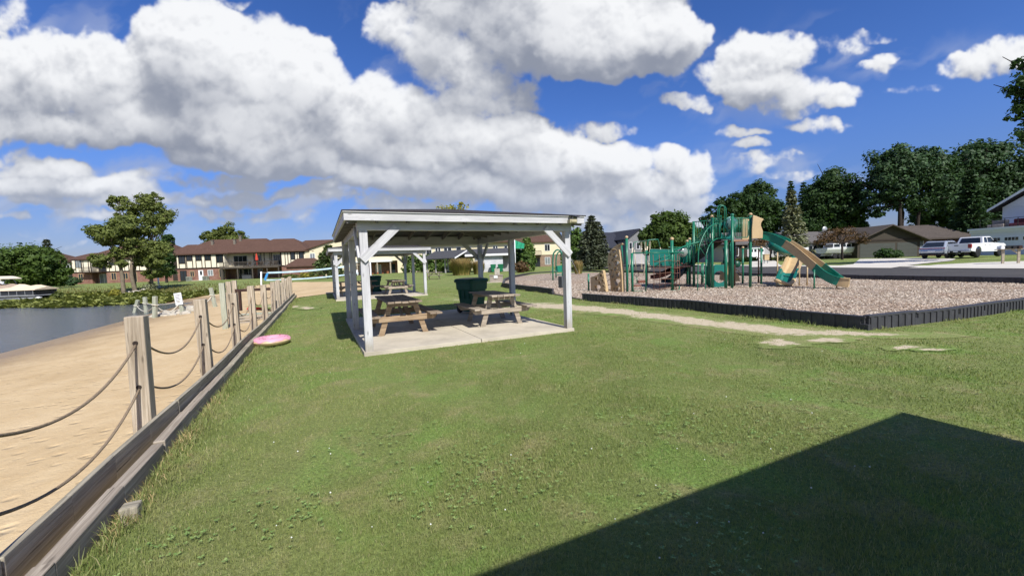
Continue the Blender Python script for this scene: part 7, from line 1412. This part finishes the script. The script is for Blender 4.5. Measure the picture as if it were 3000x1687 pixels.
# distant woods
cen, rad = [], []; rr = random.Random(9)
for px in range(-400, 3500, 22): Y_ = 190 + rr.uniform(-20, 20); c = D(px, 780, Y_); hh_ = rr.uniform(2.5, 5.5); cen.append(Vector((c.x, Y_, H(c.x, Y_) + hh_ * .8))); rad.append((3.6, 3, hh_))
leaves('distant_woods', cen, rad, 22000, .75, L_OLIVE, None, 6, .3, 30, .75, 'stuff')
# ------------------------------------------------------------------ vehicles
PAINT_W = plain('white_car_paint', (.74, .75, .78), .18, .03, 2, .6); PAINT_S = plain('silver_car_paint', (.36, .40, .46), .2, .05, 2, .7, .35); TAIL = plain('tail_lamp_red', (.30, .012, .015), .15, .2, 9, .7); TYRE = BLACK
def wheel(t, x, y, r, w):
    s = 1 if y > 0 else -1; ax = (Vector((1, 0, 0)), Z, Vector((0, -1, 0)))
    m = MB(); m.lathe([(r * .6, -w / 2), (r * .92, -w / 2), (r, -w / 4), (r, w / 4), (r * .92, w / 2), (r * .6, w / 2)], (x, y, r), 20, ax); o = m.build('wheel', TYRE, t, world=False, smooth=True)
    m = MB(); m.lathe([(0, -w * .36), (r * .62, -w * .36), (r * .66, 0), (r * .62, w * .36), (0, w * .36)], (x, y, r), 16, ax)
    for k in range(5): a = k * 1.2566; m.box(-r * .08, r * .08, -w * .46, w * .46, 0, r * .58, (Vector((x, y, r)), Vector((math.cos(a), 0, -math.sin(a))), Vector((0, 1, 0)), Vector((math.sin(a), 0, math.cos(a)))))
    m.build('rim', CHROME, o, world=False)
def arch(x, r, z0, n=8, rev=False): return [(x + r * math.cos(a), z0 + r * math.sin(a)) for a in ([math.pi - k * math.pi / n for k in range(n + 1)])]
def side(t, name, prof, y, th, mat, bev=.03): m = MB(); m.prism([prof], (0, y, 0), (1, 0, 0), (0, 0, 1), -th); return m.build(name, mat, t, bevel=bev, world=False, seg=3)
def cabin(t, name, lo, hi, mat, bev=.05):       # lo, hi: (x0, x1, half width, z)
    m = MB(); loft(m, [[Vector((lo[0], -lo[2], lo[3])), Vector((lo[1], -lo[2], lo[3])), Vector((lo[1], lo[2], lo[3])), Vector((lo[0], lo[2], lo[3]))], [Vector((hi[0], -hi[2], hi[3])), Vector((hi[1], -hi[2], hi[3])), Vector((hi[1], hi[2], hi[3])), Vector((hi[0], hi[2], hi[3]))]]); return m.build(name, mat, t, bevel=bev, world=False, seg=3)
def quadp(t, name, pts, off_, mat):
    pts = [Vector(p) for p in pts]; n = (pts[1] - pts[0]).cross(pts[2] - pts[0]).normalized() * off_; m = MB(); m.poly([p + n for p in pts]); m.poly([p - n for p in pts][::-1])
    for i in range(4): j = (i + 1) % 4; m.poly((pts[i] - n, pts[j] - n, pts[j] + n, pts[i] + n))
    return m.build(name, mat, t, world=False)
def pickup(loc, az, label):
    t = thing('pickup_truck', label, 'pickup truck', loc, R(90 - az)); hw = .99      # x forward
    body = [(-2.85, .62)] + [(-2.1, .62)] + arch(-1.65, .50, .52) + [(1.35, .50)] + arch(1.95, .50, .52) + [(2.75, .55), (2.88, .75), (2.86, 1.12), (2.6, 1.22), (1.3, 1.30), (-.75, 1.32), (-2.86, 1.30)]
    pr = [(x + .0, z) for x, z in body]
    for y, th in ((-hw, .12), (hw - .12, .12)): side(t, 'body_side', pr, y, th, PAINT_W)
    m = MB(); m.box(-.8, 2.72, -hw + .10, hw - .10, .58, 1.20); m.build('body', PAINT_W, t, bevel=.05, world=False); m = MB(); m.box(-2.8, -.8, -hw + .1, hw - .1, .62, .78); m.build('bed_floor', BLACK, t, world=False)
    m = MB(); m.box(1.0, 2.8, -hw + .06, hw - .06, 1.16, 1.25); m.build('hood', PAINT_W, t, bevel=.05, world=False)
    m = MB(); m.box(-2.89, -2.82, -hw + .08, hw - .08, .64, 1.31); tg = m.build('tailgate', PAINT_W, t, bevel=.02, world=False); m = MB(); m.box(-2.905, -2.885, -.14, .14, 1.1, 1.17); m.build('handle', BLACK, tg, world=False)
    m = MB(); m.box(-3.02, -2.84, -hw + .02, -.38, .5, .68); m.box(-3.02, -2.84, .38, hw - .02, .5, .68); m.build('rear_bumper', CHROME, t, bevel=.02, world=False); m = MB(); m.box(-2.98, -2.84, -.37, .37, .45, .64); pl = m.build('bumper_step', BLACK, t, world=False); m = MB(); m.box(-2.995, -2.975, -.16, .16, .53, .64); m.build('licence_plate', WHITE, pl, world=False)
    for s in (-1, 1): m = MB(); m.box(-2.90, -2.74, s * (hw - .13) - .10, s * (hw - .13) + .145 if s > 0 else s * (hw - .13) + .10, .88, 1.25) if s > 0 else m.box(-2.90, -2.74, -hw - .015, -hw + .22, .88, 1.25); m.build('tail_lamp', TAIL, t, bevel=.02, world=False)
    lo, hi = (-.78, 1.45, hw - .06, 1.27), (-.52, .72, hw - .20, 1.92); cabin(t, 'cab', lo, hi, PAINT_W, .06)
    L = lambda f, e: lo[e] + (hi[e] - lo[e]) * f
    def sw(s, xa, xb, xc, xd, f0, f1): y0, y1 = s * (lo[2] + (hi[2] - lo[2]) * f0), s * (lo[2] + (hi[2] - lo[2]) * f1); z0, z1 = lo[3] + (hi[3] - lo[3]) * f0, lo[3] + (hi[3] - lo[3]) * f1; quadp(t, 'side_window', [(xa, y0, z0), (xb, y0, z0), (xc, y1, z1), (xd, y1, z1)], .014, GLASS)
    for s in (-1, 1): sw(s, .02, 1.18, .66, .06, .12, .86); sw(s, -.60, -.08, -.06, -.46, .12, .86)
    zz0, zz1 = L(.12, 3), L(.84, 3); quadp(t, 'rear_window', [(L(.12, 0), -.72, zz0), (L(.12, 0), .72, zz0), (L(.84, 0), .62, zz1), (L(.84, 0), -.62, zz1)], .014, GLASS); quadp(t, 'windscreen', [(L(.08, 1), .8, L(.08, 3)), (L(.08, 1), -.8, L(.08, 3)), (L(.88, 1), -.68, L(.88, 3)), (L(.88, 1), .68, L(.88, 3))], .014, GLASS)
    for x in (-1.65, 1.95):
        for y in (-.84, .84): wheel(t, x, y, .40, .28)
    for s in (-1, 1): m = MB(); m.box(.95, 1.1, s * 1.0 - .12, s * 1.0 + .12, 1.34, 1.56); m.build('mirror', BLACK, t, bevel=.03, world=False)
    m = MB(); [m.box(x, x + .16, s * hw - .02, s * hw + .02, 1.12, 1.16) for x in (.05, -.72) for s in (-1, 1)]; m.build('door_handle', CHROME, t, world=False)
    return t
def suv(loc, az, label, paint):
    t = thing('parked_suv', label, 'suv', loc, R(90 - az)); hw = .93
    pr = [(-2.2, .45)] + arch(-1.40, .42, .42) + [(.95, .32)] + arch(1.42, .42, .42) + [(2.25, .42), (2.3, .75), (2.15, .95), (1.2, 1.05), (-1.9, 1.12), (-2.22, 1.05), (-2.28, .75)]
    for y in (-hw, hw - .12): side(t, 'body_side', pr, y, .12, paint, .04)
    m = MB(); m.prism([[(-2.22, .4), (2.2, .38), (2.24, .8), (1.2, 1.04), (-1.9, 1.1), (-2.25, 1.02), (-2.30, .7)]], (0, -hw + .11, 0), (1, 0, 0), (0, 0, 1), -(2 * hw - .22)); m.build('body', paint, t, bevel=.05, world=False)
    lo, hi = (-2.12, 1.25, hw - .05, 1.04), (-1.45, .25, hw - .22, 1.64); cabin(t, 'cab', lo, hi, paint, .09); L = lambda f, e: lo[e] + (hi[e] - lo[e]) * f
    for s in (-1, 1):
        y0, y1 = s * L(.1, 2), s * L(.8, 2); z0, z1 = L(.1, 3), L(.8, 3); quadp(t, 'side_window', [(-.25, y0, z0), (.95, y0, z0), (.36, y1, z1), (-.2, y1, z1)], .014, GLASS); quadp(t, 'side_window', [(-1.65, y0, z0), (-.33, y0, z0), (-.28, y1, z1), (-1.2, y1, z1)], .014, GLASS)
    quadp(t, 'rear_window', [(L(.1, 0), -.74, L(.1, 3)), (L(.1, 0), .74, L(.1, 3)), (L(.8, 0), .64, L(.8, 3)), (L(.8, 0), -.64, L(.8, 3))], .014, GLASS)
    m = MB(); m.box(-2.31, -2.2, -hw + .02, hw - .02, .93, .985); m.build('tail_lamp', TAIL, t, bevel=.015, world=False); m = MB(); m.box(-2.33, -2.15, -hw + .04, hw - .04, .3, .5); m.build('rear_bumper', BLACK, t, bevel=.04, world=False); m = MB(); m.box(-2.335, -2.30, -.25, .25, .62, .74); m.build('licence_plate', WHITE, t, world=False)
    m = MB(); [m.box(-1.3, .1, s * .62 - .02, s * .62 + .02, 1.66, 1.69) for s in (-1, 1)]; m.build('roof_rail', CHROME, t, world=False)
    for x in (-1.40, 1.42):
        for y in (-.8, .8): wheel(t, x, y, .35, .24)
    return t
p = GH(2800, 758.5); ah = R(71); q = p + Vector((math.sin(ah), math.cos(ah), 0)) * 2.9; pickup((q.x, q.y, H(q.x, q.y) + .06), 71, 'white extended cab pickup parked on the pale driveway')
p = GH(2728, 760.5); ah = R(66); q = p + Vector((math.sin(ah), math.cos(ah), 0)) * 2.3; suv((q.x, q.y, H(q.x, q.y) + .055), 66, 'silver crossover parked beside the white pickup', PAINT_S)
p = at_px(1932, 72); suv((p.x, p.y, p.z), 200, 'white car parked by the grey house behind the swing set', PAINT_W)
# boat on a trailer
p = at_px(2462, 57.5); t = thing('motor_boat', 'white cabin motor boat on a trailer in front of the ranch house', 'boat', (p.x, p.y, p.z + .02), R(5))
def hull(m, st): loft(m, [[Vector((x, y, z)) for y, z in pts] for x, pts in st]); return m
st = [(x, [(-w, h), (-w * .96, h - .25), (-w * .7, b + .12), (0, b), (w * .7, b + .12), (w * .96, h - .25), (w, h)]) for x, w, h, b in ((-3.0, 1.05, 1.55, .75), (-1, 1.15, 1.55, .7), (1, 1.1, 1.6, .68), (2.2, .8, 1.68, .78), (2.9, .4, 1.75, .98), (3.3, .06, 1.8, 1.3))]
hull(MB(), st).build('hull', plain('white_gelcoat', (.66, .68, .70), .25, .06, 2, .5), t, world=False)
m = MB(); m.box(-2.0, 1.2, -.8, .8, 1.55, 1.62); m.box(-1.9, .9, -.78, .78, 2.05, 2.14); [m.box(x, x + .09, s * .78 - .04, s * .78 + .04, 1.6, 2.06) for x in (-1.9, -.9, 0, .8) for s in (-1, 1)]; m.build('cabin', WHITE, t, bevel=.02, world=False)
m = MB(); m.box(-1.85, .85, -.74, .74, 1.63, 2.04); m.build('cabin_window', GLASS, t, world=False); m = MB(); m.box(-3.1, 2.6, -.06, .06, .42, .55); [m.box(x, x + .1, -.9, .9, .45, .72) for x in (-2.2, -.6, 1.2)]; m.tube([(2.6, 0, .5), (4.2, 0, .45)], .05, 6); m.build('trailer_frame', STEEL, t, world=False)
for x in (-1.9, -1.1):
    for y in (-1.05, 1.05): wheel(t, x, y, .33, .2)
# pontoon boats moored in the weeds
def pontoon(px, py, Ldx, lab, cov, arch_):
    p = GH(px, py); t = thing('pontoon_boat', lab, 'pontoon boat', (p.x, p.y, p.z - .05), R(4)); L = Ldx
    for y in (-.85, .85): m = MB(); m.tube([(-L / 2, y, .2), (L / 2 - .5, y, .2), (L / 2, y, .32)], [.3, .3, .06], 12); m.build('pontoon', STEEL, t, world=False, smooth=True)
    m = MB(); m.box(-L / 2 + .1, L / 2 - .35, -1.2, 1.2, .5, .6); m.build('deck', plain('deck_edge', (.30, .31, .32), .5, .2), t, bevel=.02, world=False)
    m = MB()
    for y in (-1.15, 1.15): m.box(-L / 2 + .3, L / 2 - .5, y - .02, y + .02, .6, 1.15)
    m.box(-L / 2 + .3, -L / 2 + .34, -1.15, 1.15, .6, 1.15); m.box(L / 2 - .54, L / 2 - .5, -1.15, 1.15, .6, 1.15); m.build('fence_panel', plain('dark_pontoon_panel', (.03, .032, .04), .3, .3), t, world=False)
    m = MB(); [m.tube([(-L / 2 + .3, y, z), (L / 2 - .5, y, z)], .025, 6) for y in (-1.18, 1.18) for z in (.66, 1.17)]; [m.tube([(-L / 2 + .3 + k * (L - .8) / 5, y, .6), (-L / 2 + .3 + k * (L - .8) / 5, y, 1.17)], .022, 6) for y in (-1.18, 1.18) for k in range(6)]; m.build('rail', STEEL, t, world=False)
    rng = []
    for k in range(9):
        x = -L / 2 + .1 + k * (L - .35) / 8; h = 1.3 + .42 * math.sin(min(1, k / 3.5) * 1.57) * (1 - .5 * max(0, (k - 4) / 4)) + .10 * math.cos(k * 1.9); rng.append([Vector((x, -1.27, 1.13)), Vector((x, -1.15, 1.22)), Vector((x, -.5, 1.22 + (h - 1.22) * .6)), Vector((x, 0, h)), Vector((x, .5, 1.22 + (h - 1.22) * .6)), Vector((x, 1.15, 1.22)), Vector((x, 1.27, 1.13))])
    loft(MB(), rng).build('mooring_cover', plain('canvas_cover', cov, .9, .12, 3, .1), t, world=False)
    if arch_: m = MB(); m.prism([[(-1.1 + .3 * k, 2.25 + .28 * math.sin(k / 8 * math.pi)) for k in range(9)] + [(1.3 - .3 * k, 2.16 + .28 * math.sin((8 - k) / 8 * math.pi)) for k in range(9)]], (0, -1.0, 0), (1, 0, 0), (0, 0, 1), -2.0); m.build('bimini_top', plain('cream_bimini', (.72, .64, .50), .9, .1), t, world=False); m = MB(); [m.tube([(x, y, 1.2), (x * .4, y, 2.25)], .025, 5) for x in (-.9, .9) for y in (-1, 1)]; m.build('bimini_frame', STEEL, t, world=False)
pontoon(80, 879, 4.7, 'covered pontoon boat with cream cover and arched top at the weedy shore', (.66, .55, .40), False)
pontoon(4, 873, 4.4, 'pontoon boat under a taupe cover cut by the left edge of the view', (.36, .28, .22), True)
p = GH(10, 862); t = thing('dock_post', 'white dock post and small shelf at the left edge of the shore', 'post', p); m = MB(); m.box(-.12, .12, -.1, .1, -.3, 1.6); m.box(-.5, .35, -.2, .2, 1.1, 1.25); m.build('post_shaft', WHITE, t, world=False)
# mail boxes and street furniture
p = GH(2960, 774); t = thing('mailbox', 'white mailbox and dark newspaper tubes on a pale wooden stand', 'mailbox', p, R(-25))
for x in (-.38, .38): m = MB(); m.box(x - .06, x + .06, -.05, .05, -.1, 1.0); m.build('post', W_POST, t, world=False)
m = MB(); m.box(-.75, .65, -.14, .14, 1.0, 1.06); m.build('shelf', W_POST, t, world=False); m = MB(); m.beam((.38, 0, .7), (.05, 0, 1.0), .06, .08); m.build('brace', W_POST, t, world=False)
def mbx(x, mat): m = MB(); m.prism([[(-.09, 0), (.09, 0), (.09, .13)] + [(.09 * math.cos(a), .13 + .09 * math.sin(a)) for a in [k * math.pi / 6 for k in range(1, 6)]] + [(-.09, .13)]], (x, -.24, 1.06), (1, 0, 0), (0, 0, 1), -.48); m.build('letter_box', mat, t, world=False)
mbx(-.5, WHITE); mbx(-.2, BLACK); mbx(.08, BLACK); mbx(.36, DKBROWN)
p = GH(2244, 773); t = thing('utility_pedestal', 'tan utility cabinet standing on legs by the road', 'cabinet', p); m = MB(); m.box(-.28, .28, -.2, .2, .45, 1.1); m.box(-.32, .32, -.24, .24, 1.1, 1.16); m.build('cabinet_body', TAN_P, t, bevel=.02, world=False); m = MB(); [m.box(x - .04, x + .04, -.04, .04, -.1, .45) for x in (-.2, .2)]; m.build('legs', STEEL, t, world=False)
for px, py, lab in ((924, 812, 'left of two short white stakes on the lawn behind the sand court'), (933, 812, 'right of two short white stakes on the lawn behind the sand court'), (465, 838, 'short white pipe stake on the grass below the willows'), (1708, 780, 'left of two short white stakes under the blue spruce'), (1733, 780, 'right of two short white stakes under the blue spruce')):
    p = GH(px, py); o = MB().lathe([(.09, -.1), (.09, .9), (.07, .98), (0, 1.0)], (0, 0, 0), 10).build('stake', WHITE, smooth=True); o.location = p; o.scale = (1, 1, 1.3 if px < 500 else 1.0); tag(o, lab, 'stake')
